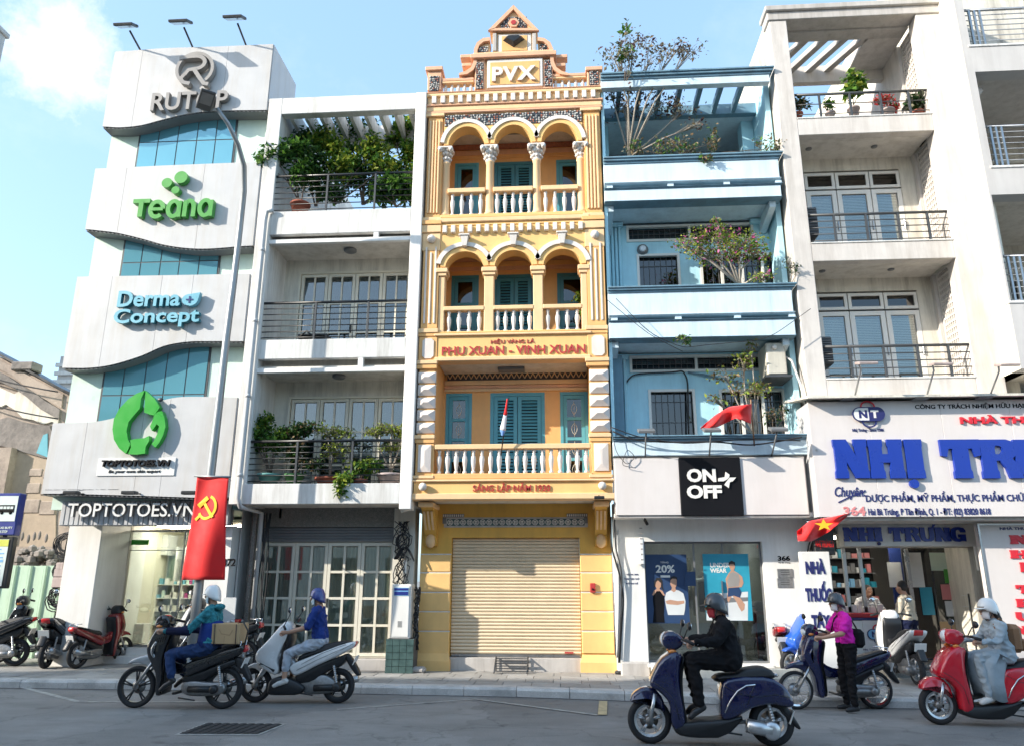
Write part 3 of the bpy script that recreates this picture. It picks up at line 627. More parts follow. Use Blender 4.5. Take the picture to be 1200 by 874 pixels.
def band(top, bot, cuts, depth=.75):
    t, b = bandpoly(top, bot); ft, fb_ = smooth_f(t), smooth_f(b); cuts = [TX0]+cuts+[TX1]
    for a, c in zip(cuts, cuts[1:]):
        n = max(3, int((c-a)/.1)); X = [a+(c-a-(.006 if c < TX1 else 0))*i/n for i in range(n+1)]; g = G()
        V = []
        for x in X:
            V += [(x, TY, fb_(x)), (x, TY, ft(x)), (x, TY+depth, fb_(x)), (x, TY+depth, ft(x))]
        F = []
        for i in range(n):
            o = i*4; F += [(o, o+4, o+5, o+1), (o+1, o+5, o+7, o+3), (o+4, o, o+2, o+6), (o+6, o+2, o+3, o+7)]
        o = n*4; F += [(2, 0, 1, 3), (o, o+2, o+3, o+1)]
        g.add(V, F); part('facade_panel', g, 'white_panel', tw)
    g = G(); n = 40; V = []
    for i in range(n+1):
        x = TX0+.01+(TX1-TX0-.02)*i/n; V += [(x, TY+.02, fb_(x)-.004), (x, TY+.70, fb_(x)-.004), (x, TY+.02, fb_(x)-.03), (x, TY+.70, fb_(x)-.03)]
    for i in range(n): o = i*4; g.add([V[o], V[o+1], V[o+4], V[o+5]], [(0, 2, 3, 1)]); g.add([V[o+2], V[o+3], V[o+6], V[o+7]], [(0, 1, 3, 2)]); g.add([V[o], V[o+4], V[o+6], V[o+2]], [(0, 2, 3, 1)])
    part('soffit', g, 'mid_grey', tw)
    return ft, fb_
B1 = band([(134, 61), (190, 57), (250, 55), (319, 52)], [(121, 148.6), (140, 149.5), (165, 147), (190, 140.5), (215, 134.5), (245, 130.5), (280, 129.5), (313, 129)], [-9.15, -7.2], 1.1)
B2 = band([(111.5, 198), (200, 194), (305, 190)], [(100.5, 269), (117, 270.5), (137, 273), (165, 279.5), (192, 287), (220, 291), (245, 291.5), (296, 288)], [-9.1, -7.4])
B3 = band([(92.6, 324.6), (190, 323), (291, 321)], [(74, 431), (103, 431), (130, 427.5), (165, 417), (192, 405.5), (220, 400.5), (250, 400), (286, 400)], [-9.05, -8.0, -7.35])
B4 = band([(61, 495.5), (100, 494.5), (117, 493), (137, 488.5), (161, 480), (185, 470.5), (206, 465.5), (226, 464.5), (278, 465)], [(46, 578), (150, 580), (264, 583)], [-9.1, -8.0, -7.5])
# side returns on the right
for (f1, f2, d) in ((B1[0], B1[1], 1.4), (B2[0], B2[1], .9), (B3[0], B3[1], .9), (B4[0], B4[1], .9)):
    g = G().box(TX1+.002, TX1+.02, TY+.02, TY+d, f2(TX1)+.01, f1(TX1)-.01); part('return_panel', g, 'panel_side', tw)
# glazing
def glazing(cols, ytop, ybot, yrow, row_x):
    y_ = BY-.03; z0, z1 = ZZ(ybot, y_, row_x), ZZ(ytop, y_, row_x); zr = ZZ(yrow, y_, row_x); X = [XX(c, (ytop+ybot)/2, y_) for c in cols]
    for a, b in zip(X, X[1:]):
        for c, d in ((z0, zr), (zr, z1)):
            g = G().box(a+.012, b-.012, y_, y_+.02, c+.012, d-.012); part('window_pane', g, 'tower_glass', tw)
    g = G().box(X[0]-.03, X[-1]+.03, y_+.008, y_+.028, z0-.02, z1+.02); part('window_frame', g, 'dark_grey', tw)
glazing([163, 185, 207.5, 230, 252, 274], 138, 200, 165.5, 220)
glazing([144, 166, 189, 211, 234, 256.5], 275, 330, 307, 200)
glazing([121, 144, 169, 192.5, 217, 241], 400, 500, 462.5, 185)
# curtain folds seen inside the third window's glazing are left to the glass reflections
# floodlights on the roof edge
def flood(base, head, i, lab):
    bx_, bz_ = at(*base, TY+.1); hx, hz = at(*head, TY-.5)
    t = thing('floodlight', lab, 'floodlight', (bx_, TY+.1, bz_), 'floodlights along the roof of the white tower')
    g = G().tube([(bx_, TY+.1, bz_-.1), (bx_+(hx-bx_)*.85, TY-.4, bz_+(hz-bz_)*.85)], .022, 6); part('arm', g, 'dark_grey', t)
    g = G(); g.bbox(-.21, .21, -.14, .14, -.03, .03, .012); g.xf(Matrix.Translation((hx, TY-.55, hz)) @ Matrix.Rotation(R(28), 4, 'X')); part('lamp_body', g, 'dark_grey', t)
    g = G(); g.box(-.18, .18, -.11, .11, -.036, -.031); g.xf(Matrix.Translation((hx, TY-.55, hz)) @ Matrix.Rotation(R(28), 4, 'X')); part('lamp_lens', g, 'steel', t)
    g = G().tube([(hx-.1, TY-.53, hz+.02), (hx+.12, TY-.45, hz+.1), (hx+.22, TY-.5, hz+.02)], .012, 5); part('bracket', g, 'dark_grey', t)
for i, (b, h, l) in enumerate([((167, 58), (149, 32), 'leftmost of the three black floodlights on the white tower roof'), ((228, 55), (213, 28), 'middle one of the three black floodlights on the white tower roof'), ((290, 52), (276, 23), 'rightmost of the three black floodlights on the white tower roof')]): flood(b, h, i, l)
# signs on the bands
def sign(name, label, x, y, Yp=TY):
    q = at(x, y, Yp); return thing(name, label, 'sign', (q[0], Yp, q[1]))
def fitbox(xa, ya, xb, yb, Yp):     # image box -> world box on plane Yp (mid line), returns x0,x1,z0,z1
    ym = (ya+yb)/2; return XX(xa, ym, Yp), XX(xb, ym, Yp), ZZ(yb, Yp, (xa+xb)/2), ZZ(ya, Yp, (xa+xb)/2)
s = sign('rutop_sign', 'grey metal R emblem over RUTOP lettering on the topmost white band', 228, 95)
x0, x1, z0, z1 = fitbox(178, 108, 267, 129, TY-.1)
text('RUTOP', x0, x1, z0, z1, TY-.12, .1, 'letter_grey', s, offset=.02, mside='letter_side')
cx_, cz_ = at(229, 82, TY-.1)
g = G(); rO = .43; ring = []
for k in range(33):
    a = R(-60)+R(300)*k/32
    ring.append((cx_+rO*math.cos(a), cz_+rO*math.sin(a)))
inner = [(cx_+(p[0]-cx_)*.84, cz_+(p[1]-cz_)*.84) for p in ring]
for k in range(32): g.prism([ring[k], ring[k+1], inner[k+1], inner[k]], TY-.14, TY-.02)
part('emblem_ring', g, 'letter_grey', s)
g = G()
def stroke(g, pts, w_, ya, yb, n=6):
    P_ = [Vector((*p, 0)) for p in pts]; V = []
    for i, p in enumerate(P_):
        d = (P_[min(i+1, len(P_)-1)]-P_[max(i-1, 0)]).normalized(); nn = Vector((-d.y, d.x, 0))*w_*(.5); V.append((p+nn, p-nn))
    for (a, b), (c, d) in zip(V, V[1:]): g.prism([(a.x, a.y), (b.x, b.y), (d.x, d.y), (c.x, c.y)], ya, yb)
def arc(cx, cz, rx, rz, a0, a1, n=14): return [(cx+rx*math.cos(R(a0+(a1-a0)*i/n)), cz+rz*math.sin(R(a0+(a1-a0)*i/n))) for i in range(n+1)]
stroke(g, [(cx_-.36, cz_+.27), (cx_-.1, cz_+.30)]+arc(cx_+.02, cz_+.14, .2, .16, 90, -90)+[(cx_-.12, cz_-.04), (cx_-.2, cz_-.16)], .085, TY-.16, TY-.03)
stroke(g, [(cx_-.2, cz_-.14), (cx_-.27, cz_-.24), (cx_-.22, cz_-.34), (cx_-.06, cz_-.38)], .085, TY-.155, TY-.03)
stroke(g, [(cx_+.0, cz_-.03), (cx_+.14, cz_-.24), (cx_+.26, cz_-.4), (cx_+.36, cz_-.42)], .09, TY-.165, TY-.03)
part('emblem', g, 'letter_grey', s)
s = sign('teana_sign', 'green Teana lettering with three green discs on the second white band', 205, 235)
x0, x1, z0, z1 = fitbox(156, 234, 250, 255, TY-.1)
tg = 'green_teana'
w_ = x1-x0; H_ = z1-z0
g = G(); stroke(g, [(x0, z0+H_*.93), (x0+w_*.21, z0+H_*.93)], .09, TY-.13, TY-.01); stroke(g, [(x0+w_*.105, z0+H_*.9), (x0+w_*.105, z0+.02)], .1, TY-.135, TY-.01); part('letter', g, tg, s)
for ch, u0, u1, kind in (('e', .2, .41, 'e'), ('a', .42, .61, 'a'), ('n', .63, .79, 'n'), ('a', .81, 1.0, 'a')):
    g = G(); cxl = x0+w_*(u0+u1)/2; rx = w_*(u1-u0)/2-.045; cz2 = z0+H_*.45; rz = H_*.42
    if kind == 'e': stroke(g, arc(cxl, cz2, rx, rz, 0, 315, 20), .09, TY-.13, TY-.01); stroke(g, [(cxl-rx, cz2), (cxl+rx, cz2)], .07, TY-.134, TY-.01)
    if kind == 'a': stroke(g, arc(cxl, cz2, rx, rz, 0, 360, 20), .09, TY-.13, TY-.01); stroke(g, [(cxl+rx, cz2+rz), (cxl+rx, cz2-rz-.02)], .09, TY-.134, TY-.01)
    if kind == 'n': stroke(g, [(cxl-rx, cz2-rz-.02), (cxl-rx, cz2+rz)], .09, TY-.134, TY-.01); stroke(g, arc(cxl, cz2, rx, rz, 180, 0, 12)+[(cxl+rx, cz2-rz-.02)], .09, TY-.13, TY-.01)
    part('letter', g, tg, s)
for (px, py, rp_) in ((196, 215, 6.5), (212.5, 208.5, 8.2), (206, 223.5, 5)):
    q = at(px, py, TY-.12); g = G().lathe([(rp_/59, TY-.14), (rp_/59, TY-.02)], (q[0], 0, q[1]), 'y', 24, smooth=False); part('disc', g, tg, s)
s = sign('derma_concept_sign', 'pale blue Derma Concept lettering with a plus leaf on the third white band', 185, 362)
x0, x1, z0, z1 = fitbox(139, 341, 212, 360, TY-.1); text('Derma', x0, x1, z0, z1, TY-.13, .1, 'derma_blue', s, offset=.025, mside='teal_paint')
x0, x1, z0, z1 = fitbox(134, 362, 234, 384, TY-.1); text('Concept', x0, x1, z0, z1, TY-.13, .1, 'derma_blue', s, offset=.025, mside='teal_paint')
q = at(223, 352, TY-.1); g = G(); g.prism(arc(q[0], q[1], .16, .12, 90, 270, 10)+arc(q[0], q[1], .17, .13, 270, 360, 8)+[(q[0]+.2, q[1]+.15)], TY-.13, TY-.03); part('leaf_plate', g, 'derma_blue', s)
g = G(); g.box(q[0]-.07, q[0]+.07, TY-.14, TY-.132, q[1]-.014, q[1]+.014); g.box(q[0]-.014, q[0]+.014, TY-.143, TY-.133, q[1]-.07, q[1]+.07); part('plus', g, 'deep_blue', s)
s = sign('toptotoes_sign', 'green cupped hand leaf logo above black TOPTOTOES.VN lettering on the lowest white band', 165, 510)
x0, x1, z0, z1 = fitbox(114, 536, 205, 557, TY-.02); g = G().bbox(x0, x1, TY-.02, TY-.002, z0, z1, .005); part('back_board', g, 'sign_white', s)
x0, x1, z0, z1 = fitbox(119, 538.5, 199, 546, TY-.06); text('TOPTOTOES.VN', x0, x1, z0, z1, TY-.07, .06, 'black_print', s, offset=.03, shear=.15)
x0, x1, z0, z1 = fitbox(127, 550, 188, 554.5, TY-.03); text('Be your own skin expert', x0, x1, z0, z1, TY-.03, .01, 'black_print', s, offset=.01, shear=.2)
x0, x1, z0, z1 = fitbox(52, 573, 138, 579, TY-.01); text('372 Hai Bà Trưng, Quận 1, Tp. HCM', x0, x1, z0, z1, TY-.008, .01, 'black_print', s, offset=.01, shear=.15)
LP = lambda x, y: at(x/2.915, 280+y/2.915, TY-.1)
def leafshape(pts, ya=TY-.13, m='green_sign', nm='leaf_piece', yb=TY-.01):
    g = G(); g.prism([LP(*p) for p in pts], ya, yb); part(nm, g, m, s)
leafshape([(497, 518), (485, 545), (480, 580), (462, 600), (442, 625), (435, 655), (440, 685), (448, 700), (440, 720), (432, 733), (410, 715), (392, 685), (387, 650), (392, 615), (410, 580), (440, 548), (470, 528)])
leafshape([(500, 518), (515, 532), (530, 545), (540, 560), (548, 575), (530, 602), (515, 600), (495, 592), (497, 560)])
leafshape([(556, 588), (564, 610), (568, 640), (560, 670), (547, 695), (533, 712), (520, 700), (528, 690), (540, 665), (546, 640), (538, 632), (522, 655), (515, 640), (524, 620), (530, 600), (543, 590)])
leafshape([(448, 686), (470, 682), (495, 680), (512, 672), (512, 690), (500, 710), (498, 732), (470, 736), (440, 734), (450, 712)])
g = G(); q = LP(548, 548); g.ball((q[0], TY-.1, q[1]), (.06, .03, .04), 8, 5); part('bud', g, 'dark_grey', s)
# lamps under the sign
for px, lab in ((84, 'black lamp under the lowest tower band, leftmost of three'), (152, 'black lamp under the lowest tower band, middle of three'), (222, 'black lamp under the lowest tower band, rightmost of three')):
    q = at(px, 577, TY-.35); t = thing('sign_lamp', lab, 'lamp', (q[0], TY-.35, q[1]), 'lamps below the lowest tower band')
    g = G().bbox(q[0]-.13, q[0]+.13, TY-.42, TY-.28, q[1]-.03, q[1]+.03, .01); part('lamp_body', g, 'black_paint', t); g = G().tube([(q[0], TY-.3, q[1]), (q[0], TY+.02, q[1]+.02)], .015, 6); part('arm', g, 'black_paint', t)
# ---------------- ground floor shop
FY = -.72
zs = ZZ(583, TY, 160)
g = G().box(TX0+.02, TX1-.02, FY+.2, 0.9, zs-.02, zs+.1); part('ground_soffit', g, 'soffit', tw)
fz0, fz1 = ZZ(615, FY, 160), zs-.022
n = 34; x = TX0+.25; wd = (TX1-.05-x)/n
for k in range(n): g = G().bbox(x+k*wd, x+(k+1)*wd-.012, FY, FY+.1, fz0, fz1, .01); part('fascia_slat', g, 'louvre_grey', tw)
g = G().box(TX0+.25, TX1-.05, FY+.1, FY+.2, fz0, fz1); part('fascia', g, 'mid_grey', tw)
x0, x1, z0, z1 = fitbox(80, 589, 229, 605, FY-.12)
text('TOPTOTOES.VN', x0, x1, z0, z1, FY-.14, .08, 'sign_white', tw, name='fascia_lettering', offset=.01, mside='letter_side')
# piers
lx0, lx1 = XX(84, 700, FY), XX(117, 640, FY)
g = G().bbox(TX0+.05, XX(117, 640, -.1), -.1, 1.6, SW, fz1-.002, .01); part('pier', g, 'white_clean', tw)
gx0, gx1 = XX(146, 640, .95), -6.82
g = G().box(-6.83, TX1-.05, FY+.21, 1.6, SW, fz0-.005); part('pier', g, 'white_clean', tw)
g = G().box(XX(117, 640, -.1)+.01, gx0, .9, 1.0, SW, fz0+.3); part('side_panel', g, 'cream_wall', tw)
g = G()
for k, yy in enumerate((628, 655, 682, 708)):
    zz = ZZ(yy, .89, 132); xc = XX(132, yy, .89); g.box(xc-.1, xc+.12, .892, .898, zz-.1, zz-.09); g.ball((xc, .895, zz), (.03, .01, .03), 6, 4)
part('panel_print', g, 'letter_grey', tw)
g = G().bbox(-9.4, TX1-.2, .55, 2.0, SW-.02, SW+.14, .01); part('step', g, 'white_clean', tw)
g = G().bbox(-9.2, TX1-.25, .75, 2.0, SW+.12, SW+.28, .01); part('step', g, 'white_clean', tw)
gz1 = fz0+.02
g = G(); frame(g, gx0, gx1, SW+.28, gz1, .95, 1.01, .04); mid = (gx0+gx1)/2+.1; g.box(mid-.012, mid+.012, .96, 1.0, SW+.32, gz1-.04); g.box(gx0+.04, mid-.012, .96, 1.0, gz1-.42, gz1-.405); part('shop_frame', g, 'steel', tw)
for a, b in ((gx0+.042, mid-.014), (mid+.014, gx1-.042)):
    g = G().box(a, b, .975, .985, SW+.322, gz1-.043); part('shop_pane', g, 'clear_glass', tw)
# interior
g = G(); g.box(-9.2, TX1-.1, 3.9, 4.0, SW, 3.0); g.box(-9.25, -9.2, 1.02, 3.9, SW, 3.0); g.box(TX1-.12, TX1-.08, 1.62, 3.9, SW, 3.0); g.box(-9.2, TX1-.12, 1.02, 3.9, 2.88, 2.94); part('room', g, 'interior_cream', tw)
for k in range(3): g = G().bbox(-8.9+k*.9, -8.3+k*.9, 1.6, 2.2, 2.83, 2.875, .01); part('ceiling_fill_panel', g, 'fill_glow', tw)  # panels added to brighten the room, where one fluorescent tube is known
g = G().box(-9.2, TX1-.12, 2.0, 3.9, SW+.2, SW+.27); part('room_floor', g, 'shop_floor', tw)
sh = thing('product_shelf', 'wall shelves of boxed cosmetics inside the glass fronted ground floor shop', 'shelf unit', (-8, 2.6, SW+.28))
sx0, sx1 = XX(162, 700, 2.5), XX(222, 700, 2.5)
g = G().box(sx0, sx1, 2.85, 2.9, SW+.28, ZZ(648, 2.5, 190)); part('back_panel', g, 'shelf_green', sh)
g = G().box(sx0, XX(195, 660, 2.5), 2.45, 2.88, ZZ(650, 2.5, 190), ZZ(626, 2.5, 190)); part('header_cabinet', g, 'shelf_white', sh)
for px in (162, 201, 211, 236):
    xx = XX(px, 700, 2.5); g = G().box(xx-.02, xx+.02, 2.5, 2.85, SW+.28, ZZ(640, 2.5, 190)); part('upright', g, 'shelf_white', sh)
g = G().bbox(XX(150, 760, 1.6), XX(168, 760, 1.6), 1.5, 1.8, SW+.3, ZZ(730, 1.6, 160), .01); part('cabinet', g, 'shelf_white', sh)
rr = random.Random(11)
prods = []
for yy in (684, 700, 715, 731):
    zz = ZZ(yy, 2.5, 190); g = G().box(sx0, sx1+.5, 2.48, 2.85, zz-.02, zz); part('shelf_board', g, 'shelf_white', sh); x = sx0+.06
    while x < sx1+.42:
        w2 = rr.uniform(.04, .1); h2 = rr.uniform(.06, .17); prods.append((x, w2, zz+.001, h2, rr.choice(['white_paint', 'white_paint', 'cream_paint', 'derma_blue', 'blossom_pink', 'cardboard', 'mint']))); x += w2+rr.uniform(.005, .05)
for x, w2, zz, h2, m in prods:
    g = G().box(x, x+w2, 2.5, 2.5+.1, zz, zz+h2); o = solo('product_box', g, m, 'small boxed cosmetic standing on the shelves of the ground floor shop', 'box', 'boxed products on the shop shelves', base=(x, 2.55, zz))
g = G().box(gx0+.12, gx0+.5, .968, .972, gz1-.3, gz1-.2); part('window_decal', g, 'green_sign', tw)
x0, x1, z0, z1 = fitbox(258, 653, 269, 660, FY-.01);
x0 = XX(261, 657, FY+.19); x1 = XX(276, 657, FY+.19); text('372', x0, x1, ZZ(663, FY+.19, 266), ZZ(654, FY+.19, 266), FY+.195, .02, 'black_print', tw, name='house_number', offset=.03)
# promotional poster right of the glass, light panels
g = G().box(-7.02, -6.86, .93, .945, ZZ(724, .9, 240), ZZ(690, .9, 240)); part('window_poster', g, 'mask_red', tw)
g = G().bbox(XX(272, 700, FY-.02), TX1-.08, FY+.17, FY+.205, ZZ(760, FY, 280), ZZ(700, FY, 280), .004); part('wall_box', g, 'poster_pale', tw)
# curved street lamp rising in front of the tower
ly = -2.0+.25
bx_ = XX(212, 800, ly)
P0 = at(224, 700, ly);
sl_ = thing('street_lamp', 'tall grey curved street lamp rising in front of the white tower with a flat head', 'street lamp', (P0[0], ly, SW))
pts = []
for (x_, y_, yy) in ((247, 556, ly), (256, 480, ly), (265, 400, ly), (274, 330, ly), (281, 270, ly+.0), (286, 225, ly-.15), (286, 195, ly-.35), (279, 170, ly-.6), (267, 145, ly-.85), (254, 127, ly-1.05)):
    q = at(x_, y_, yy); pts.append((q[0], yy, q[1]))
xb = pts[0][0]
g = G().tube([(xb-.0, ly, SW), (xb, ly, 1.5)]+pts, [.085, .08]+list(np.linspace(.075, .035, len(pts))), 12); part('post', g, 'pole_grey', sl_)
g = G().lathe([(.16, SW), (.16, SW+.03), (.1, SW+.06), (.1, SW+.35), (.085, SW+.4)], (xb, ly, 0), n=14); part('base', g, 'pole_grey', sl_)
q = pts[-1]; dv = (Vector(pts[-1])-Vector(pts[-2])).normalized()
g = G(); g.bbox(-.13, .13, -.22, .22, -.02, .025, .012)
rotm = Matrix.Translation(Vector(q)+Vector((-.14, -.16, .06))) @ Matrix.Rotation(R(38), 4, 'Z') @ Matrix.Rotation(R(-22), 4, 'X'); g.xf(rotm); part('lamp_head', g, 'dark_grey', sl_)
g = G(); g.box(-.1, .1, -.17, .08, -.026, -.021); g.xf(rotm); part('lamp_lens', g, 'mid_grey', sl_)
# red banner hung on the pole
bn = thing('hanging_banner', 'long red banner with a yellow hammer and sickle hanging on the street lamp post', 'banner', (xb, ly-.12, 4))
yb = ly-.12
tl, tr, bl, br = at(231, 558, yb), at(268, 559, yb), at(212, 679, yb), at(261, 679, yb)
g = G(); nx, nz = 18, 24; V = []
for j in range(nz+1):
    v_ = j/nz
    for i in range(nx+1):
        u = i/nx; x = (tl[0]*(1-u)+tr[0]*u)*(1-v_)+(bl[0]*(1-u)+br[0]*u)*v_; z = (tl[1]*(1-u)+tr[1]*u)*(1-v_)+(bl[1]*(1-u)+br[1]*u)*v_
        V.append((x, yb+.05*math.sin(u*6.5+v_*1.3)*(.3+.7*v_)+.03*math.sin(v_*5+u*3), z))
def grid_idx(nx, nz): return [(j*(nx+1)+i, (j+1)*(nx+1)+i, (j+1)*(nx+1)+i+1, j*(nx+1)+i+1) for j in range(nz) for i in range(nx)]
g.add(V, grid_idx(nx, nz), smooth=True); cloth = part('cloth', g, 'red_cloth', bn)
sm_ = cloth.modifiers.new('thickness', 'SOLIDIFY'); sm_.thickness = .004
g = G().tube([(tl[0]-.05, yb, tl[1]+.01), (tr[0]+.04, yb, tr[1]+.01)], .016, 8); g.tube([(tr[0]-.06, yb, tr[1]+.01), (xb, ly, tr[1]+.02)], .02, 6); part('rod', g, 'pole_grey', bn)
# emblem follows the cloth just in front
ec = at(244, 594, yb)
def on_cloth(x, y, z):
    v_ = (tl[1]-z)/(tl[1]-bl[1]); xl = tl[0]+(bl[0]-tl[0])*v_; xr = tr[0]+(br[0]-tr[0])*v_; u = (x-xl)/(xr-xl); yy = yb+.05*math.sin(u*6.5+v_*1.3)*(.3+.7*v_)+.03*math.sin(v_*5+u*3); return (x, yy-.008+(y-yb), z)
g = G(); k = 1.0
stroke(g, arc(ec[0]-.02, ec[1]+.0, .17, .19, 75, -150, 22), .045, yb-.004, yb)
stroke(g, [(ec[0]-.14, ec[1]-.13), (ec[0]-.22, ec[1]-.21)], .05, yb-.006, yb)
stroke(g, [(ec[0]+.12, ec[1]-.17), (ec[0]+.0, ec[1]-.03), (ec[0]-.1, ec[1]+.09)], .05, yb-.008, yb-.002)
stroke(g, [(ec[0]-.19, ec[1]+.02), (ec[0]-.03, ec[1]+.17)], .08, yb-.010, yb-.003)
g.v = [on_cloth(*q) for q in g.v]; part('hammer_and_sickle', g, 'gold_cloth', bn)
# ================================================================== balcony house between the tower and the yellow house
h2 = thing('balcony_house', 'white plastered house with deep planted balconies between the tower and the yellow house', 'building', (-4.3, 0, SW))
HY = -1.0; HX0, HX1 = -5.86, -2.78
ztop = ZZ(112, HY, 410); zb = ZZ(131, HY, 410)
z3t, z3b = ZZ(246, HY, 410), ZZ(273, HY, 410)      # terrace parapet
z3s0, z3s1 = ZZ(279, HY, 410), ZZ(283.5, HY, 410)
z2t, z2b = ZZ(397, HY, 400), ZZ(419.5, HY, 400)
z2s0, z2s1 = ZZ(430.5, HY, 400), ZZ(435.5, HY, 400)
z1t, z1b = ZZ(566, HY, 390), ZZ(590, HY, 390)
g = G(); g.bbox(HX0-.3, HX0-.005, HY, HY+.25, z1b, ztop, .01); part('left_pier', g, 'white_plaster', h2)
g = G(); g.box(HX0-.3, HX0-.005, HY+.25, 11, z1b, ztop-.01); part('side_wall', g, 'white_plaster', h2)
g = G(); g.bbox(HX1-.2, HX1+.02, HY-.01, HY+.3, z1b-.1, ztop+.0, .01); part('right_pier', g, 'white_clean', h2)
g = G(); g.box(HX1-.19, HX1+.01, HY+.3, 11, z1b, ztop-.015); part('side_wall', g, 'white_plaster', h2)
# roof pergola
x0, x1 = HX0-.004, HX1-.2
g = G().bbox(x0, x1, HY, HY+.2, zb, ztop-.002, .01); part('front_beam', g, 'white_plaster', h2)
g = G().box(x0, x1, .1, .3, zb-.1, ztop-.02); part('rear_beam', g, 'white_plaster', h2)
for k in range(9):
    x = x0+.12+k*(x1-x0-.3)/8; g = G().box(x, x+.075, HY+.2, .1, zb-.02, ztop-.06); part('pergola_slat', g, 'white_plaster', h2)
g = G().box(x0, x1, 3.2, 11, z3b-.5, z3t+.6); part('upper_wall', g, 'cream_wall', h2)
# parapets, ledges, slabs
def parapet(zt, zb_, zs0, zs1, post):
    g = G().bbox(x0-.002, x1-.002, HY-.004, HY+.12, zb_, zt, .008); part('parapet', g, 'white_plaster', h2)
    g = G().box(x0, x1, HY+.121, 1.5, zb_+.1, zb_+.24); part('balcony_slab', g, 'soffit', h2)
    g = G().bbox(x0, x1, HY-.002, HY+.1, zs1, zs0, .006); part('ledge_bar', g, 'white_clean', h2)
    px = XX(post, 430, HY); g = G().box(px-.05, px+.05, HY, HY+.1, zs0, zb_-.001); part('ledge_post', g, 'white_clean', h2)
    g = G().box(x0, x1, HY+.101, 0.0, zs0-.02, zs0+.06); part('ceiling', g, 'soffit', h2)
    g = G().box(x0, x1, HY+.3, HY+.36, zs0+.06, zb_+.1); part('slit_back', g, 'soffit', h2)
parapet(z3t, z3b, z3s0, z3s1, 432); parapet(z2t, z2b, z2s0, z2s1, 422)
g = G().bbox(x0-.25, x1-.002, HY-.004, HY+.12, z1b, z1t, .008); part('parapet', g, 'white_plaster', h2)
g = G().box(x0-.25, x1, HY+.121, .0, z1b+.02, z1b+.2); part('balcony_slab', g, 'soffit', h2)
# back walls with folding doors
def leafdoor(x0_, x1_, z0_, z1_, y_, rows, m='white_paint', cur='curtain', bar=.032, handle=None, npane=2):
    n_ = G(); frame(n_, x0_, x1_, z0_, z1_, y_, y_+.05, .06); w2 = (x1_-x0_-.12)/npane
    for k in range(1, npane): n_.box(x0_+.06+k*w2-bar/2, x0_+.06+k*w2+bar/2, y_, y_+.049, z0_+.06, z1_-.06)
    zs_ = [z0_+.06]+[z0_+.06+(z1_-z0_-.12)*r_ for r_ in rows]+[z1_-.06]
    for z in zs_[1:-1]: n_.box(x0_+.06, x1_-.06, y_+.002, y_+.047, z-bar/2, z+bar/2)
    d = part('door_leaf', n_, m, h2 if not LD else LD[0])
    for k in range(npane):
        for a, b in zip(zs_, zs_[1:]):
            g = G().box(x0_+.06+k*w2+bar/2, x0_+.06+(k+1)*w2-bar/2, y_+.024, y_+.03, a+bar/2*.98, b-bar/2*.98); part('pane', g, 'clear_glass' if LD else 'pane_glass', d)
    g = fold_sheet(G(), x0_+.05, x1_-.05, z0_+.05, z1_-.05, y_+.075, .016, 26, int(x0_*100) % 97); part('curtain', g, cur, d)
    if handle: g = G().bbox(handle-.015, handle+.015, y_-.04, y_, z0_+(z1_-z0_)*.42, z0_+(z1_-z0_)*.5, .005); part('handle', g, 'iron', d)
    return d
LD = []
def backwall(z0, z1, dx0, dx1, dz1):
    g = G(); wall(g, x0, x1, z0, z1, 0, .18, [(dx0-.05, dx1+.05, z0-.1, dz1+.05)]); part('back_wall', g, 'cream_wall', h2)
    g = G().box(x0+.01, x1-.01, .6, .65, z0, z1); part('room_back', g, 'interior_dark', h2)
    g = G(); frame(g, dx0-.05, dx1+.05, z0, dz1+.05, -.02, .12, .045, 0); part('door_frame', g, 'cream_paint', h2)
    n = 4; w2 = (dx1-dx0)/n
    for k in range(n): leafdoor(dx0+k*w2+.006, dx0+(k+1)*w2-.006, z0+.05, dz1, .02, (.42, .72), 'cream_paint', handle=dx0+2*w2-.04 if k == 1 else None)
backwall(z2t-.55, z3s0-.001, XX(353, 330, 0), XX(486, 330, 0)-.1, ZZ(318, 0, 420)-.05)
backwall(z1t-.55, z2s0-.001, XX(341, 475, 0), XX(480, 475, 0)-.05, ZZ(464, 0, 410)-.05)
# ceiling lamps
for x_, y_ in ((411, 288), (398, 429)):
    zc = (z3s0 if y_ < 300 else z2s0)-.02; g = G().lathe([(.09, zc-.07), (.13, zc-.045), (.13, zc)], (XX(x_, y_, -.5), -.5, 0), n=16); part('ceiling_lamp', g, 'mid_grey', h2)
# railings
def railing(z0, zt, xa, xb, y_, nbars, posts, mtop='black_paint', m='black_paint', par=None, nm='balcony_railing', label='', side=None):
    t = thing(nm, label, 'railing', ((xa+xb)/2, y_, z0))
    g = G().tube([(xa, y_, zt), (xb, y_, zt)], .028, 8); part('top_rail', g, mtop, t)
    for k in range(nbars):
        z = z0+(zt-z0)*(k+.5)/(nbars+.5); g = G().tube([(xa, y_, z), (xb, y_, z)], .011, 5); part('rail_bar', g, m, t)
    for p in posts: g = G().box(p-.018, p+.018, y_-.022, y_+.022, z0, zt-.01); part('rail_post', g, 'dark_grey' if m == 'black_paint' else m, t)
    return t
r3 = railing(z3t, ZZ(205, HY+.06, 400), x0, x1, HY+.06, 6, [x0+1.1, x0+2.1], label='black horizontal bar railing on the rooftop terrace of the white balcony house')
r2 = railing(z2t, ZZ(354, HY+.06, 400), x0, x1, HY+.06, 6, [x0+1.05, x0+2.1], label='black bar railing on the middle balcony, in front of bare folding doors')
r1 = railing(z1t, ZZ(516, HY+.06, 400), x0-.05, x1, HY+.06, 7, [x0+.9, x0+1.95], label='black bar railing on the lowest balcony crowded with potted shrubs')
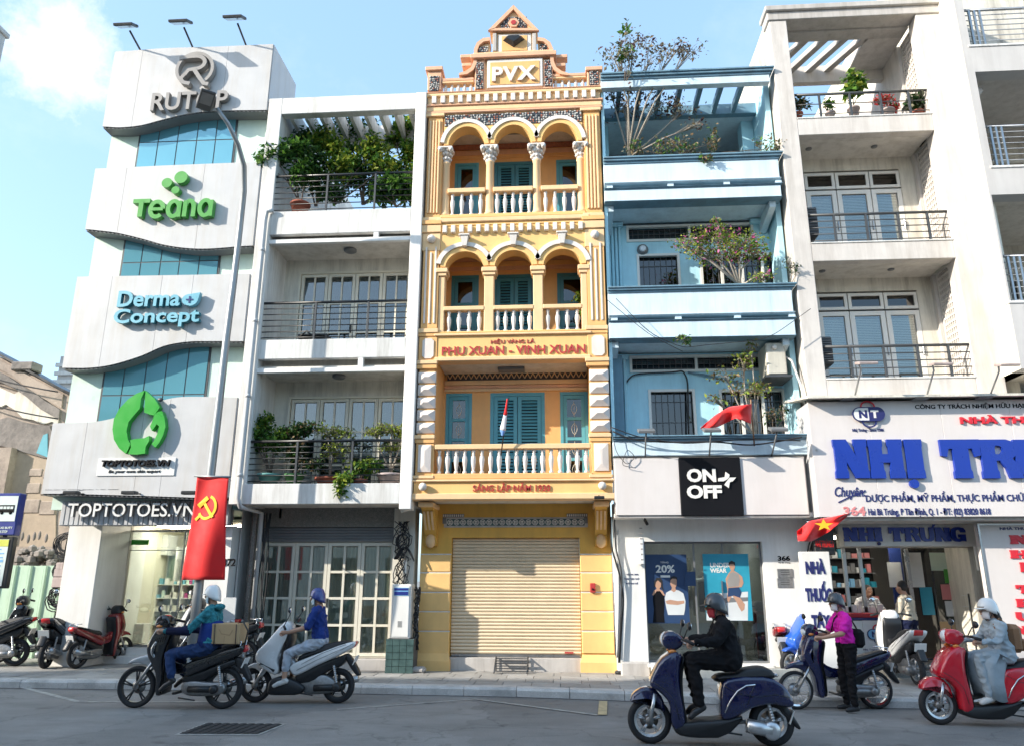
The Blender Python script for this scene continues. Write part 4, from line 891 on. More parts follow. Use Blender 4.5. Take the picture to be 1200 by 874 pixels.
g = G(); q = at(366, 392, -.6); g.bbox(q[0]-.18, q[0]+.32, -.75, -.45, z2t-.02, z2t+.16, .03);
bx2 = thing('storage_crate', 'dark rack standing at the foot of the middle balcony railing', 'rack', (q[0], -.6, z2t));
g = G(); frame(g, q[0]-.22, q[0]+.36, z2t, z2t+.18, -.8, -.4, .03); g.tube([(q[0]-.2, -.8, z2t+.1), (q[0]-.05, -.8, z2t+.24), (q[0]+.1, -.8, z2t+.1)], .02, 6); part('rack_frame', g, 'black_paint', bx2)
# ground floor: granite surround, folding doors with curtains
gz = ZZ(634, 0, 390); gx0_, gx1_ = XX(314, 700, 0), XX(460, 700, 0)
g = G(); wall(g, HX0-.25, XX(470, 620, 0), SW, z1b+.02, -.02, .3, [(gx0_-.25, XX(462, 640, 0), SW+.18, ZZ(617, 0, 390))]); part('ground_wall', g, 'granite', h2)
g = G().bbox(XX(288, 700, -.2)+.02, gx0_-.25, -.25, -.021, SW, z1b-.01, .01); part('granite_pier', g, 'granite', h2)
g = G(); hh = (ZZ(617, 0, 390)-gz)/5
for k in range(5): g.bbox(gx0_-.24, XX(462, 640, 0), .05+.004*(k % 2), .12, gz+k*hh, gz+(k+1)*hh-.004, .008)
part('shutter_box', g, 'mid_grey', h2)
g = G().box(XX(462, 640, 0), XX(490, 640, 0)-.05, -.1, .3, SW, z1b); part('pier', g, 'cream_wall', h2)
dl = thing('folding_doors', 'tall cream folding doors with curtained panes behind the white scooter', 'door', ((gx0_+gx1_)/2, .05, SW+.2)); LD.append(dl)
n = 4; xa, xb = gx0_-.22, gx1_-.02; w2 = (xb-xa)/n
for k in range(n): leafdoor(xa+k*w2+.004, xa+(k+1)*w2-.004, SW+.22, gz-.02, .1, (.25, .5, .75), 'cream_paint', 'curtain' if k < 2 else 'curtain_cream', .045, handle=xa+2*w2+.04 if k == 2 else None)
g = G(); wall(g, xa-.06, xb+.04, SW+.2, gz+.03, .08, .14, [(xa, xb, SW+.21, gz-.01)]); part('door_frame', g, 'cream_paint', dl)
LD.clear()
g = G().box(xa-.1, xb+.1, .8, .85, SW, gz+.3); part('room_back', g, 'interior_grey', h2)
g = G().bbox(xa-.05, xb+.05, -.12, .3, SW-.05, SW+.19, .01); part('door_sill', g, 'concrete', h2)
# rain pipes beside the tower
dp = thing('drain_pipe', 'white rain pipe running down the joint between the tower and the balcony house', 'pipe', (HX0-.16, HY-.08, 3))
g = G().tube([(HX0+.05, HY-.06, z3t+.0), (HX0-.08, HY-.07, z3t-.02), (HX0-.1, HY-.07, z3t-.2), (HX0-.1, HY-.07, z1b+.1), (HX0-.05, HY-.05, z1b-.05), (HX0+.06, -.3, z1b-.1), (HX0+.06, -.29, SW+.9)], .045, 10); part('pipe', g, 'pipe', dp)
for z in np.arange(z1b+.5, z3t, 1.5): g = G().lathe([(.055, z), (.055, z+.06)], (HX0-.1, HY-.07, 0), n=10); part('collar', g, 'pipe', dp)
g = G()
rr = random.Random(4)
for k in range(5):
    xx = HX0+.12+k*.03; g.tube([(xx+rr.uniform(-.03, .03)+.03*math.sin(t*7+k), -.29, z1b-.1-(z1b-.3)*t) for t in np.linspace(0, 1, 9)], .012, 5)
solo('loose_cables', g, 'cable', 'loose black cables hanging down the granite pier beside the tower', 'cable', base=(HX0+.15, -.29, 1.5))
# security camera under the slab
q = at(475, 597, -.7); cm = thing('security_camera', 'white bullet security camera under the balcony slab near the yellow bracket', 'camera', (q[0], -.7, q[1]))
g = G().tube([(q[0]+.12, -.68, q[1]+.05), (q[0]-.05, -.82, q[1]-.02)], [.05, .045], 10); part('camera_body', g, 'white_paint', cm); g = G().tube([(q[0]+.1, -.68, q[1]+.05), (q[0]+.14, -.6, q[1]+.12)], .015, 6); part('bracket', g, 'white_paint', cm)
# telecom cabinet on its tiled plinth
cy = -.5
ub = thing('telecom_cabinet', 'white metal telecom cabinet on a green tiled plinth left of the yellow house', 'utility cabinet', (XX(470, 760, cy), cy, SW))
ca, cb = XX(457, 720, cy), XX(481, 720, cy); zc0, zc1 = ZZ(748, cy, 470), ZZ(684, cy, 470)
g = G().bbox(ca+.02, cb-.0, cy, cy+.35, zc0, zc1, .012); part('cabinet', g, 'mask_blue_pale' if 'mask_blue_pale' in M else 'sign_white', ub)
g = G().bbox(ca+.05, cb-.03, cy-.012, cy-.001, zc0+.03, zc1-.03, .006); part('door', g, 'sign_white', ub)
g = G().box(ca+.06, cb-.05, cy-.02, cy-.013, zc1-.2, zc1-.06); part('blue_plate', g, 'info_blue', ub)
g = G().box(ca+.065, cb-.055, cy-.023, cy-.02, zc1-.19, zc1-.13); part('plate_band', g, 'bus_blue', ub)
g = G().box(ca+.065, cb-.055, cy-.023, cy-.02, zc1-.11, zc1-.07); part('plate_band', g, 'bus_blue', ub)
g = G()
for k in range(6): g.box(ca+.15, cb-.15, cy-.016, cy-.012, zc0+.2+k*.018, zc0+.21+k*.018)
part('vent_slots', g, 'mid_grey', ub)
pa, pb = ca-.04, cb+.09; nx, nz = 4, 5; tw_ = (pb-pa)/nx; th = (zc0-SW-.0)/nz
g = G().box(pa+.01, pb-.01, cy-.04, cy+.4, SW-.02, zc0-.002); part('plinth', g, 'joint', ub)
tile = G().bbox(.003, tw_-.003, -.055, -.03, .003, th-.003, .003).mesh('tile', 'tile_green');
for i in range(nx):
    for j in range(nz): inst('tile', tile, ub, (pa+i*tw_, cy, SW+j*th))
# cable clutter above the cabinet
cc2 = thing('cable_tangle', 'tangle of black cables and a white splitter above the telecom cabinet', 'cables', (XX(472, 640, -.15), -.15, 2.2))
xc = XX(471, 650, -.15)
g = G()
for k in range(12): g.tube([(xc+rr.uniform(-.12, .15)+.05*math.sin(t*8+k*2), -.17-rr.random()*.08, zc1-.1+t*1.25) for t in np.linspace(0, 1, 10)], .009, 5)
part('hanging_cable', g, 'cable', cc2)
g = G()
for k in range(6): g.tube([(xc+.02+.11*(1+.1*k/3)*math.cos(a), -.2-.01*k, ZZ(634, -.15, 470)+.13*math.sin(a)) for a in np.linspace(0, 6.2, 14)], .01, 5)
part('cable_coil', g, 'cable', cc2)
g = G()
for k in range(4): g.tube([(xc-.13+k*.02+.32*t, -.2, ZZ(655, -.15, 470)+.0+.22*math.sin(math.pi*t*(.9+.05*k))) for t in np.linspace(0, 1, 9)], .014, 5)
part('cable_loop', g, 'cable', cc2)
g = G().tube([(xc-.05, -.15, ZZ(645, -.15, 470)), (xc-.05, -.15, ZZ(611, -.15, 470))], .022, 8); part('conduit', g, 'pipe', cc2)
g = G().bbox(xc+.05, xc+.11, -.22, -.17, ZZ(672, -.15, 470), ZZ(656, -.15, 470), .01); part('splitter', g, 'white_paint', cc2)
g = G()
for k in range(9): g.tube([(cb+.05+rr.uniform(-.03, .07)+.02*math.sin(t*9+k), cy+.2+rr.uniform(-.05, .05), zc1-.05-t*1.1) for t in np.linspace(0, 1, 10)], .009, 5)
for k in range(14):
    zc = zc1-.1-k*.06; g.ball((cb+.07+rr.uniform(-.02, .05), cy+.12, zc), (.03, .03, .025), 5, 4)
part('clip_cluster', g, 'cable', cc2)
g = G().bbox(XX(492, 775, -.3)-.25, XX(492, 775, -.3)+.12, -.5, -.25, SW-.01, SW+.1, .04)
solo('broken_stone', g, 'concrete', 'lump of broken concrete at the corner of the telecom cabinet plinth', 'stone', base=(XX(492, 775, -.3), -.4, SW))
# ================================================================== yellow ornate shophouse
yh = thing('ornate_shophouse', 'narrow yellow and orange ornate shophouse with arcaded loggias and a PVX pediment', 'building', (-.94, 0, SW))
YY = -.9; A0, A1 = -2.74, .88; I0, I1 = -2.38, .50
Zy = lambda y, x=600, Y=YY: ZZ(y, Y, x)
def ypart(nm, g, m): return part(nm, g, m, yh)
def ledge(y0, y1, out, m='apricot', xa=A0, xb=A1, nm='cornice', b=.012, back=.0):
    z0, z1 = Zy(y1), Zy(y0); g = G().bbox(xa-out, xb+out, YY-out, YY+.25+back, z0, z1, b); return ypart(nm, g, m)
# body
g = G(); g.box(A0+.02, A1-.02, .35, 11, 3.2, Zy(100)); ypart('rear_body', g, 'white_plaster')
zTop = Zy(104)
# --- levels
zf = {'l1': Zy(555), 'l2': Zy(388), 'l3': Zy(251)}
# side piers (full height masses behind pilasters)
for a, b in ((A0, I0), (I1, A1)):
    g = G().box(a+.012, b-.012, YY+.04, .35, Zy(583), Zy(131)); ypart('pier', g, 'orange')
def pil(y0, y1, m, out=.035, inset=.0):
    for a, b in ((A0, I0), (I1, A1)): g = G().bbox(a+inset, b-inset, YY-out, YY+.039, Zy(y1), Zy(y0), .01); ypart('pilaster_block', g, m)
# level 3 fluted pilasters
for a, b in ((A0, I0), (I1, A1)):
    g = G().bbox(a+.03, b-.03, YY, YY+.038, Zy(253), Zy(133), .004); ypart('pilaster', g, 'orange')
    for k in range(4):
        xx = a+.055+k*(b-a-.11)/4; g = G().bbox(xx+.006, xx+(b-a-.11)/4-.022, YY-.035, YY-.001, Zy(248), Zy(139), .008); ypart('flute', g, 'apricot')
    for (ya, yb, o, m) in ((131, 134.5, .05, 'apricot'), (253, 257, .04, 'apricot'), (257.5, 262, .07, 'orange'), (262.5, 271, .05, 'apricot'), (271.5, 292, .02, 'apricot')):
        g = G().bbox(a+.01-o, b-.01+o*.3, YY-o, YY+.038, Zy(yb), Zy(ya), .008); ypart('pilaster_base', g, m)
    # level 2 pilaster with ball and white stripes
    g = G().bbox(a+.02, b-.02, YY-.02, YY+.038, Zy(383.5), Zy(292.3), .006); ypart('pilaster', g, 'orange')
    xm = (a+b)/2; g = G().ball((xm, YY-.05, Zy(279)), .085, 14, 8); ypart('ball_ornament', g, 'ornament_white')
    for k in (-1, 0, 1):
        hgt = Zy(288), Zy(378)
        g = G().bbox(xm+k*.095-.018, xm+k*.095+.018, YY-.04, YY-.021, hgt[1], hgt[0] if k else hgt[0]-.12, .006); ypart('stripe', g, 'pinkish_white')
    for (ya, yb, o, m) in ((384, 389, .05, 'apricot'), (389.3, 393, .03, 'orange'), (393.3, 421, .015, 'orange'), (421.5, 426, .07, 'apricot'), (426.3, 431, .05, 'orange')):
        g = G().bbox(a+.01-o, b-.01+o*.3, YY-o, YY+.038, Zy(yb), Zy(ya), .008); ypart('pilaster_base', g, m)
    z0, z1 = Zy(419), Zy(395.5); c = .05; g = G(); g.prism([(a+.07+c, z0), (b-.07-c, z0), (b-.07, z0+c), (b-.07, z1-c), (b-.07-c, z1), (a+.07+c, z1), (a+.07, z1-c), (a+.07, z0+c)], YY-.035, YY-.01); ypart('panel', g, 'pinkish_white')
    # level 1 rusticated diamond blocks
    yb0, yb1 = 434, 508
    for k in range(5):
        ya = yb0+(yb1-yb0)*k/5+.8; yb = yb0+(yb1-yb0)*(k+1)/5-1.6; z0, z1 = Zy(yb), Zy(ya); zm = (z0+z1)/2; o = .03
        g = G(); r0 = [(a+.01, YY+.03, z0), (b-.01, YY+.03, z0), (b-.01, YY+.03, z1), (a+.01, YY+.03, z1)]; r1 = [(q[0], YY-.02, q[2]) for q in r0]
        r2 = [(a+.13, YY-.085, zm-.005), (b-.13, YY-.085, zm-.005), (b-.13, YY-.085, zm+.005), (a+.13, YY-.085, zm+.005)]; g.rings([r0, r1, r2]); ypart('rusticated_block', g, 'pinkish_white')
    g = G().bbox(a+.03, b-.03, YY+.0, YY+.038, Zy(511), Zy(431.3), .004); ypart('pilaster', g, 'orange')
    for (ya, yb, o, m) in ((508.5, 513, .04, 'apricot'), (513.2, 518, .02, 'orange'), (518.3, 556, .0, 'orange'), (556.3, 560, .05, 'apricot')):
        g = G().bbox(a+.01-o, b-.01+o*.3, YY-o, YY+.038, Zy(yb), Zy(ya), .008); ypart('pilaster_base', g, m)
    z0, z1 = Zy(552), Zy(520); zm = (z0+z1)/2; g = G(); r0 = [(a+.06, YY-.001, z0), (b-.06, YY-.001, z0), (b-.06, YY-.001, z1), (a+.06, YY-.001, z1)]; r1 = [(q[0], YY-.025, q[2]) for q in r0]; r2 = [(a+.17, YY-.05, z0+.12), (b-.17, YY-.05, z0+.12), (b-.17, YY-.05, z1-.12), (a+.17, YY-.05, z1-.12)]; g.rings([r0, r1, r2]); ypart('panel', g, 'pinkish_white')
    g = G().ball((xm, YY-.09, Zy(570)), .075, 14, 8); ypart('ball_ornament', g, 'ornament_white')
# --- arcades
def arcade(spans, yspring, ytop_wall, ry, m, th=.28, arch_out=.1, crest='ornament_white', y_wall_bot=None):
    """wall with three arched openings between z spring and wall top"""
    zsp = Zy(yspring); zt = Zy(ytop_wall); g = G(); N_ = 20; edges = [I0-.0]
    for (xa, xb) in spans:
        c = (xa+xb)/2; rx = (xb-xa)/2; pts = [(c-rx*math.cos(math.pi*i/N_), zsp+ry*math.sin(math.pi*i/N_)) for i in range(N_+1)]
        for p, q in zip(pts, pts[1:]):
            g.add([(p[0], YY, p[1]), (q[0], YY, q[1]), (q[0], YY, zt), (p[0], YY, zt)], [(0, 1, 2, 3)]); g.add([(p[0], YY+th, p[1]), (q[0], YY+th, q[1]), (q[0], YY+th, zt), (p[0], YY+th, zt)], [(3, 2, 1, 0)])
            g.add([(p[0], YY, p[1]), (q[0], YY, q[1]), (q[0], YY+th, q[1]), (p[0], YY+th, p[1])], [(3, 2, 1, 0)])
    xs_ = [I0]+[v for s_ in spans for v in s_]+[I1]
    for a, b in zip(xs_[::2], xs_[1::2]):
        if b-a > .002: g.box(a, b, YY, YY+th, zsp, zt)
    return ypart('arcade_wall', g, m)
def archivolt(xa, xb, yspring, ry, r_in, r_out, m, d, nm, a0=0, a1=180):
    c = (xa+xb)/2; rx = (xb-xa)/2; zsp = Zy(yspring); g = G(); N_ = 22
    po = lambda r, a: (c-(rx+r)*math.cos(a), zsp+(ry+r)*math.sin(a))
    A = [R(a0+(a1-a0)*i/N_) for i in range(N_+1)]
    for p, q in zip(A, A[1:]): g.prism([po(r_in, p), po(r_in, q), po(r_out, q), po(r_out, p)], YY-d, YY-.001)
    return ypart(nm, g, m)
# level 3
sp3 = [(I0+.10, I0+.86), (I0+1.06, I0+1.83), (I0+2.03, I1-.1)]
zc3 = Zy(170); ry3 = Zy(147.5)-zc3
arcade(sp3, 170, 132, ry3, 'yellow')
# mosaic frieze: small stones on a dark bed
zm0 = zc3+.2
for (xa, xb) in sp3:
    archivolt(xa, xb, 170, ry3, 0, .085, 'yellow', .035, 'arch_moulding', 4, 176); archivolt(xa, xb, 170, ry3, .088, .17, 'ornament_white', .06, 'archivolt', 14 if xa > I0+.2 else 8, 166 if xb < I1-.2 else 172)
def mosaic(x0, x1, z0, z1, y_, seed, keep=lambda x, z: True, s=.055):
    g = G().box(x0, x1, y_-.008, y_+.004, z0, z1); ypart('mosaic_bed', g, 'mosaic_dark')
    rr = random.Random(seed)
    g = G(); x = x0
    nx = int((x1-x0)/s); nz = max(1, int((z1-z0)/s))
    for i in range(nx+1):
        for j in range(nz+1):
            cx = x0+(i+.5)*(x1-x0)/(nx+1)+rr.uniform(-.012, .012); cz = z0+(j+.5)*(z1-z0)/(nz+1)+rr.uniform(-.012, .012)
            if not keep(cx, cz): continue
            k = rr.randint(4, 6); a0 = rr.random()*6; rad = s*rr.uniform(.3, .5); g.mi = 0 if rr.random() < .62 else (1 if rr.random() < .6 else 2)
            base = [(cx+rad*rr.uniform(.7, 1.1)*math.cos(a0+2*math.pi*q/k), y_-.008, cz+rad*rr.uniform(.7, 1.1)*math.sin(a0+2*math.pi*q/k)) for q in range(k)]
            top = [(cx+(b[0]-cx)*.7, y_-.026, cz+(b[2]-cz)*.7) for b in base]; g.rings([base[::-1], top[::-1]])
    o = ypart('mosaic_stones', g, ['mosaic_light', 'mosaic_red', 'mosaic_dark']); o['kind'] = 'stuff'
def above_arch(x, z):
    for xa, xb in sp3:
        c = (xa+xb)/2; rx = (xb-xa)/2+.19; ry = ry3+.19
        if ((x-c)/rx)**2+((z-zc3)/ry)**2 < 1: return False
    return True
mosaic(I0+.01, I1-.01, Zy(146), Zy(133), YY-.004, 3, above_arch)
# capitals and columns level 3
def capital(x, z0, z1, w_=.155, half=0):
    rr = random.Random(int(x*100)); g = G(); h = z1-z0
    g.lathe([(w_*.55, z0), (w_*.62, z0+h*.08), (w_*.55, z0+h*.14), (w_*.6, z0+h*.5), (w_*.95, z0+h*.85)], (x, YY+.12, 0), n=12)
    for k in range(8):
        a = 2*math.pi*k/8;
        for (rz, rr_, s_) in ((.28, .68, .035), (.6, .8, .04), (.88, 1.0, .045)): g.ball((x+w_*rr_*math.cos(a+rz*3), YY+.12+w_*rr_*math.sin(a+rz*3)*.9, z0+h*rz), (s_, s_, s_*1.1), 6, 5)
    for sx in (-1, 1): g.lathe([(.045, YY-.08), (.045, YY+.1)], (x+sx*w_*.95, 0, z0+h*.78), 'y', 10)
    g.bbox(x-w_*1.15, x+w_*1.15, YY-.05, YY+.28, z0+h*.88, z1+.001, .01); ypart('capital', g, 'ornament_white')
zk1, zk0, zs0 = Zy(170), Zy(186.5), Zy(250)
c3 = [I0+.05, (sp3[0][1]+sp3[1][0])/2, (sp3[1][1]+sp3[2][0])/2, I1-.05]
for i, x in enumerate(c3):
    capital(x, zk0, zk1, .15 if 0 < i < 3 else .12)
    g = G(); rad = .085; g.lathe([(rad*1.3, zs0), (rad*1.3, zs0+.05), (rad*1.05, zs0+.08), (rad, zs0+.15), (rad*.9, zk0-.04), (rad*1.05, zk0-.02), (rad*1.02, zk0+.01)], (x, YY+.12, 0), n=16); ypart('column', g, 'apricot')
# level 2 arcade
sp2 = [(I0+.11, I0+.87), (I0+1.09, I0+1.83), (I0+2.05, I1-.09)]
zc2 = Zy(314); ry2 = Zy(295)-zc2
arcade(sp2, 313, 275, ry2, 'yellow')
for (xa, xb) in sp2:
    archivolt(xa, xb, 313, ry2, 0, .10, 'yellow', .03, 'arch_moulding', 4, 176); archivolt(xa, xb, 313, ry2, .103, .19, 'ornament_white', .06, 'archivolt', 16 if xa > I0+.2 else 10, 164 if xb < I1-.2 else 170)
    c = (xa+xb)/2; z0, z1 = Zy(290.5), Zy(276.5); g = G(); g.rings([[(c-.045, YY-.001, z0), (c+.045, YY-.001, z0), (c+.045, YY-.12, z0+.02), (c-.045, YY-.12, z0+.02)], [(c-.075, YY-.001, z1-.04), (c+.075, YY-.001, z1-.04), (c+.075, YY-.15, z1-.04), (c-.075, YY-.15, z1-.04)]]); g.f = [q[::-1] for q in g.f]; g.bbox(c-.11, c+.11, YY-.17, YY-.001, z1-.038, z1, .01); ypart('keystone', g, 'ornament_white')
c2 = [I0+.045, (sp2[0][1]+sp2[1][0])/2, (sp2[1][1]+sp2[2][0])/2, I1-.045]
for i, x in enumerate(c2):
    w_ = .095 if 0 < i < 3 else .06
    g = G().bbox(x-w_, x+w_, YY+.01, YY+.22, Zy(388), Zy(322), .012); ypart('column', g, 'apricot')
    g = G().bbox(x-w_-.03, x+w_+.03, YY-.02, YY+.25, Zy(322), Zy(318.5), .01); g.bbox(x-w_-.055, x+w_+.055, YY-.045, YY+.27, Zy(318.3), Zy(313), .012); ypart('capital', g, 'apricot')
# balustrades
bal_prof = lambda h: [(.040, 0), (.040, h*.10), (.022, h*.14), (.026, h*.2), (.042, h*.45), (.047, h*.58), (.040, h*.72), (.020, h*.78), (.034, h*.83), (.020, h*.87), (.036, h*.91), (.036, h)]
def balustrade(xa, xb, yr0, yr1, yb1, n, mrail='apricot', yoff=.03, msh=None, sq=False):
    z_r0, z_r1, zb_ = Zy(yr1), Zy(yr0), Zy(yb1)
    g = G().bbox(xa, xb, YY+yoff-.03, YY+yoff+.13, z_r0, z_r1, .012); ypart('handrail', g, mrail)
    g = G().lathe(bal_prof(z_r0-zb_), n=10); me = g.mesh('baluster', 'ornament_white')
    for k in range(n): inst('baluster', me, yh, (xa+(xb-xa)*(k+.5)/n, YY+yoff+.05, zb_))
for (xa, xb), n in zip([(c3[0]+.06, c3[1]-.08), (c3[1]+.08, c3[2]-.08), (c3[2]+.08, c3[3]-.06)], (4, 5, 4)): balustrade(xa, xb, 218.5, 224, 250, n)
for (xa, xb), n in zip([(c2[0]+.05, c2[1]-.09), (c2[1]+.09, c2[2]-.09), (c2[2]+.09, c2[3]-.05)], (4, 5, 4)): balustrade(xa, xb, 357.5, 362.5, 387.5, n)
balustrade(I0, I1, 519.5, 525.5, 554, 18)
# ledges, dentils, slabs under each loggia
ledge(250.2, 254.5, .03, 'yellow', I0+.01, I1-.01); ledge(255, 260, .06, 'apricot', I0-.03, I1+.03); ledge(260.3, 263.5, .02, 'yellow', I0, I1)
def dentils(y0, y1, n, xa, xb, out, m='ornament_white'):
    w_ = (xb-xa)/n*.5; me = G().bbox(-w_/2, w_/2, -out, 0, Zy(y1)-Zy(y0), 0, .008).mesh('dentil', m)
    for k in range(n): inst('dentil', me, yh, (xa+(xb-xa)*(k+.5)/n, YY, Zy(y0)))
dentils(264, 272.5, 17, I0, I1, .08)
g = G().box(I0, I1, YY+.002, YY+.26, Zy(275.2), Zy(263.3)); ypart('band', g, 'yellow')
ledge(387.7, 390, .025, 'yellow', I0+.01, I1-.01); ledge(390.3, 393.2, .05, 'apricot', I0-.02, I1+.02)
g = G().box(I0, I1, YY+.0, YY+.24, Zy(417.5), Zy(393)); ypart('sign_fascia', g, 'yellow')
ledge(417.7, 422.5, .045, 'apricot', I0-.0, I1+.0)
ledge(554.2, 561, .035, 'orange', I0+.01, I1-.01); ledge(561.3, 564, .07, 'apricot', A0, A1)
g = G().box(A0, A1, YY-.02, YY+.24, Zy(577.5), Zy(563.8)); ypart('sign_fascia', g, 'yellow')
ledge(577.7, 585, .07, 'apricot', A0, A1)
# floor slabs/soffits
for yb, m in ((585, 'soffit'), (422.5, 'soffit'), (262, 'soffit')):
    z = Zy(yb); g = G().box((A0 if yb > 500 else I0), (A1 if yb > 500 else I1), YY+.241, .34, z+.015, z+.16); ypart('soffit', g, m)
g = G().box(I0, I1, YY+.27, .34, Zy(137), Zy(137)+.1); ypart('soffit', g, 'soffit')
g = G().bbox(XX(584, 430, -.3), XX(615, 430, -.3), -.45, -.2, Zy(422.5)-.05, Zy(422.5)+.013, .01); ypart('ceiling_light', g, 'mid_grey')
g = G().box(XX(591, 160, -.3), XX(617, 160, -.3), -.4, -.3, Zy(137)-.04, Zy(137)-.002); ypart('ceiling_light', g, 'mid_grey')
text('HIỆU VÀNG LÁ', XX(575, 401, YY-.03), XX(626, 401, YY-.03), Zy(402.7), Zy(398.5), YY-.016, .014, 'maroon', yh, name='small_lettering', offset=.004, z1ref='HIEU')
text('PHU XUAN - VINH XUAN', XX(517.5, 410, YY-.04), XX(686, 410, YY-.04), Zy(415.5), Zy(405.5), YY-.026, .024, 'maroon', yh, name='house_name_lettering', offset=.018, mside='pink_orange')
text('SÁNG LẬP NĂM 1930', XX(554, 571, YY-.04), XX(645, 571, YY-.04), Zy(575.5), Zy(568.0), YY-.046, .024, 'maroon', yh, name='date_lettering', offset=.015, z1ref='SANG LAP', mside='pink_orange')
# back walls of loggias with shutters
BYW = .1
def shutter(x0, x1, z0, z1, y_, leafs=2, mid=None, m='teal_paint', nsl=14):
    fr = G(); frame(fr, x0, x1, z0, z1, y_-.05, y_+.02, .07); s_ = part('shutter_door', fr, m, yh); w_ = (x1-x0-.14)/leafs
    for k in range(leafs):
        a = x0+.07+k*w_+.006; b = x0+.07+(k+1)*w_-.006; zz0, zz1 = z0+.075, z1-.075; lf = G(); frame(lf, a, b, zz0, zz1, y_-.04, y_+.0, .075); zmid = zz0+(zz1-zz0)*.3; lf.box(a+.075, b-.075, y_-.04, y_, zmid-.035, zmid+.035); part('shutter_leaf', lf, m, s_)
        sl = G()
        for za, zb2 in ((zz0+.076, zmid-.036), (zmid+.036, zz1-.076)):
            n_ = max(3, int((zb2-za)/.062));
            for j in range(n_):
                z = za+(zb2-za)*(j+.5)/n_; sl.add([(a+.076, y_-.034, z-.022), (b-.076, y_-.034, z-.022), (b-.076, y_-.008, z+.018), (a+.076, y_-.008, z+.018), (a+.076, y_-.03, z-.03), (b-.076, y_-.03, z-.03), (b-.076, y_-.002, z+.01), (a+.076, y_-.002, z+.01)], [(0, 1, 2, 3), (7, 6, 5, 4), (0, 4, 5, 1), (1, 5, 6, 2), (3, 7, 4, 0), (2, 6, 7, 3)])
        part('louvres', sl, m, s_)
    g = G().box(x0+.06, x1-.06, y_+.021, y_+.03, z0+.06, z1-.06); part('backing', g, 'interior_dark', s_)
def sidewin(x0, x1, z0, z1, y_, n=3, m='teal_light', grl=False):
    fr = G(); frame(fr, x0, x1, z0, z1, y_-.06, y_+.02, .06); frame(fr, x0+.065, x1-.065, z0+.065, z1-.065, y_-.04, y_+.01, .07)
    hh = (z1-z0-.27)/n
    for k in range(1, n): z = z0+.135+k*hh; fr.box(x0+.135, x1-.135, y_-.04, y_+.01, z-.03, z+.03)
    w_ = part('window', fr, m, yh)
    for k in range(n):
        g = G().box(x0+.134, x1-.134, y_-.01, y_-.004, z0+.135+k*hh+(.03 if k else 0), z0+.135+(k+1)*hh-(.03 if k < n-1 else 0)); part('pane', g, 'dark_glass', w_)
        if grl:
            g = G(); xm = (x0+x1)/2; zc = z0+.135+(k+.5)*hh
            for s2 in (-1, 1): g.tube([(xm+s2*.055*math.sin(t*3.14), y_-.018, zc-hh*.3+t*hh*.6) for t in np.linspace(0, 1, 7)], .005, 4)
            g.tube([(xm, y_-.018, zc-hh*.4), (xm, y_-.018, zc+hh*.4)], .004, 4); part('grille', g, 'cream_paint', w_)
    g = G().box(x0+.06, x1-.06, y_+.021, y_+.03, z0+.06, z1-.06); part('backing', g, 'interior_dark', w_)
def loggia(z0, z1, ytop, centre, left, right, nl, m_c='teal_paint', m_s='teal_light', grl=False):
    g = G(); hs = []
    zt = ZZ(ytop, BYW, 600)
    for (xa, xb) in (left, centre, right): hs.append((XX(xa, ytop+20, BYW), XX(xb, ytop+20, BYW), z0+.02, zt))
    wall(g, I0-.1, I1+.1, z0, z1, BYW, BYW+.2, hs); ypart('loggia_wall', g, 'orange')
    shutter(hs[1][0], hs[1][1], z0+.02, zt, BYW+.05, 2, m=m_c)
    for h in (hs[0], hs[2]): sidewin(h[0], h[1], z0+.02, zt, BYW+.05, nl, m_s, grl)
loggia(Zy(262)-.0, Zy(137), 190, (579, 628), (533, 561), (652, 682), 3, m_s='teal_light')
loggia(Zy(400), Zy(262)-.0, 322, (578, 627), (529, 561), (653, 690), 3, 'teal_paint', 'teal_paint')
loggia(Zy(564), Zy(422.5), 460, (574.5, 638.5), (522.5, 553), (656.5, 689), 4, 'teal_light', 'teal_light', True)
for ya, yb, m, o in ((177, 182, 'pink_orange', .05), (181, 186, 'orange', .03)):
    g = G().box(I0, I1, BYW-o, BYW-.001, ZZ(yb, BYW), ZZ(ya, BYW)); ypart('inner_cornice', g, m)
for ya, yb, m, o in ((303, 307, 'pink_orange', .06), (308, 313, 'orange', .08), (313, 317, 'pink_orange', .05), (446, 451, 'apricot', .06), (451.5, 455, 'pink_orange', .04), (455.5, 458.5, 'apricot', .05)):
    g = G().box(I0, I1, BYW-o, BYW-.001, ZZ(yb, BYW), ZZ(ya, BYW)); ypart('inner_cornice', g, m)
# red mosaic tiles and the zigzag frieze
g = G().box(I0, I1, BYW-.02, BYW-.002, ZZ(175, BYW), ZZ(169, BYW)); ypart('tile_band', g, 'mosaic_red')
z0, z1 = ZZ(445.5, BYW), ZZ(437, BYW); g = G().box(I0+.05, I1, BYW-.03, BYW-.002, z0, z1); ypart('frieze_bed', g, 'mosaic_dark')
g = G(); n = 26
for k in range(n):
    a = I0+.05+(I1-I0-.05)*k/n; b = I0+.05+(I1-I0-.05)*(k+1)/n; c = (a+b)/2
    for p, q in (((a, z1-.02), (c, z0+.03)), ((c, z0+.03), (b, z1-.02))): stroke(g, [p, q], .018, BYW-.04-.001*(k % 2), BYW-.031)
ypart('zigzag', g, 'apricot')
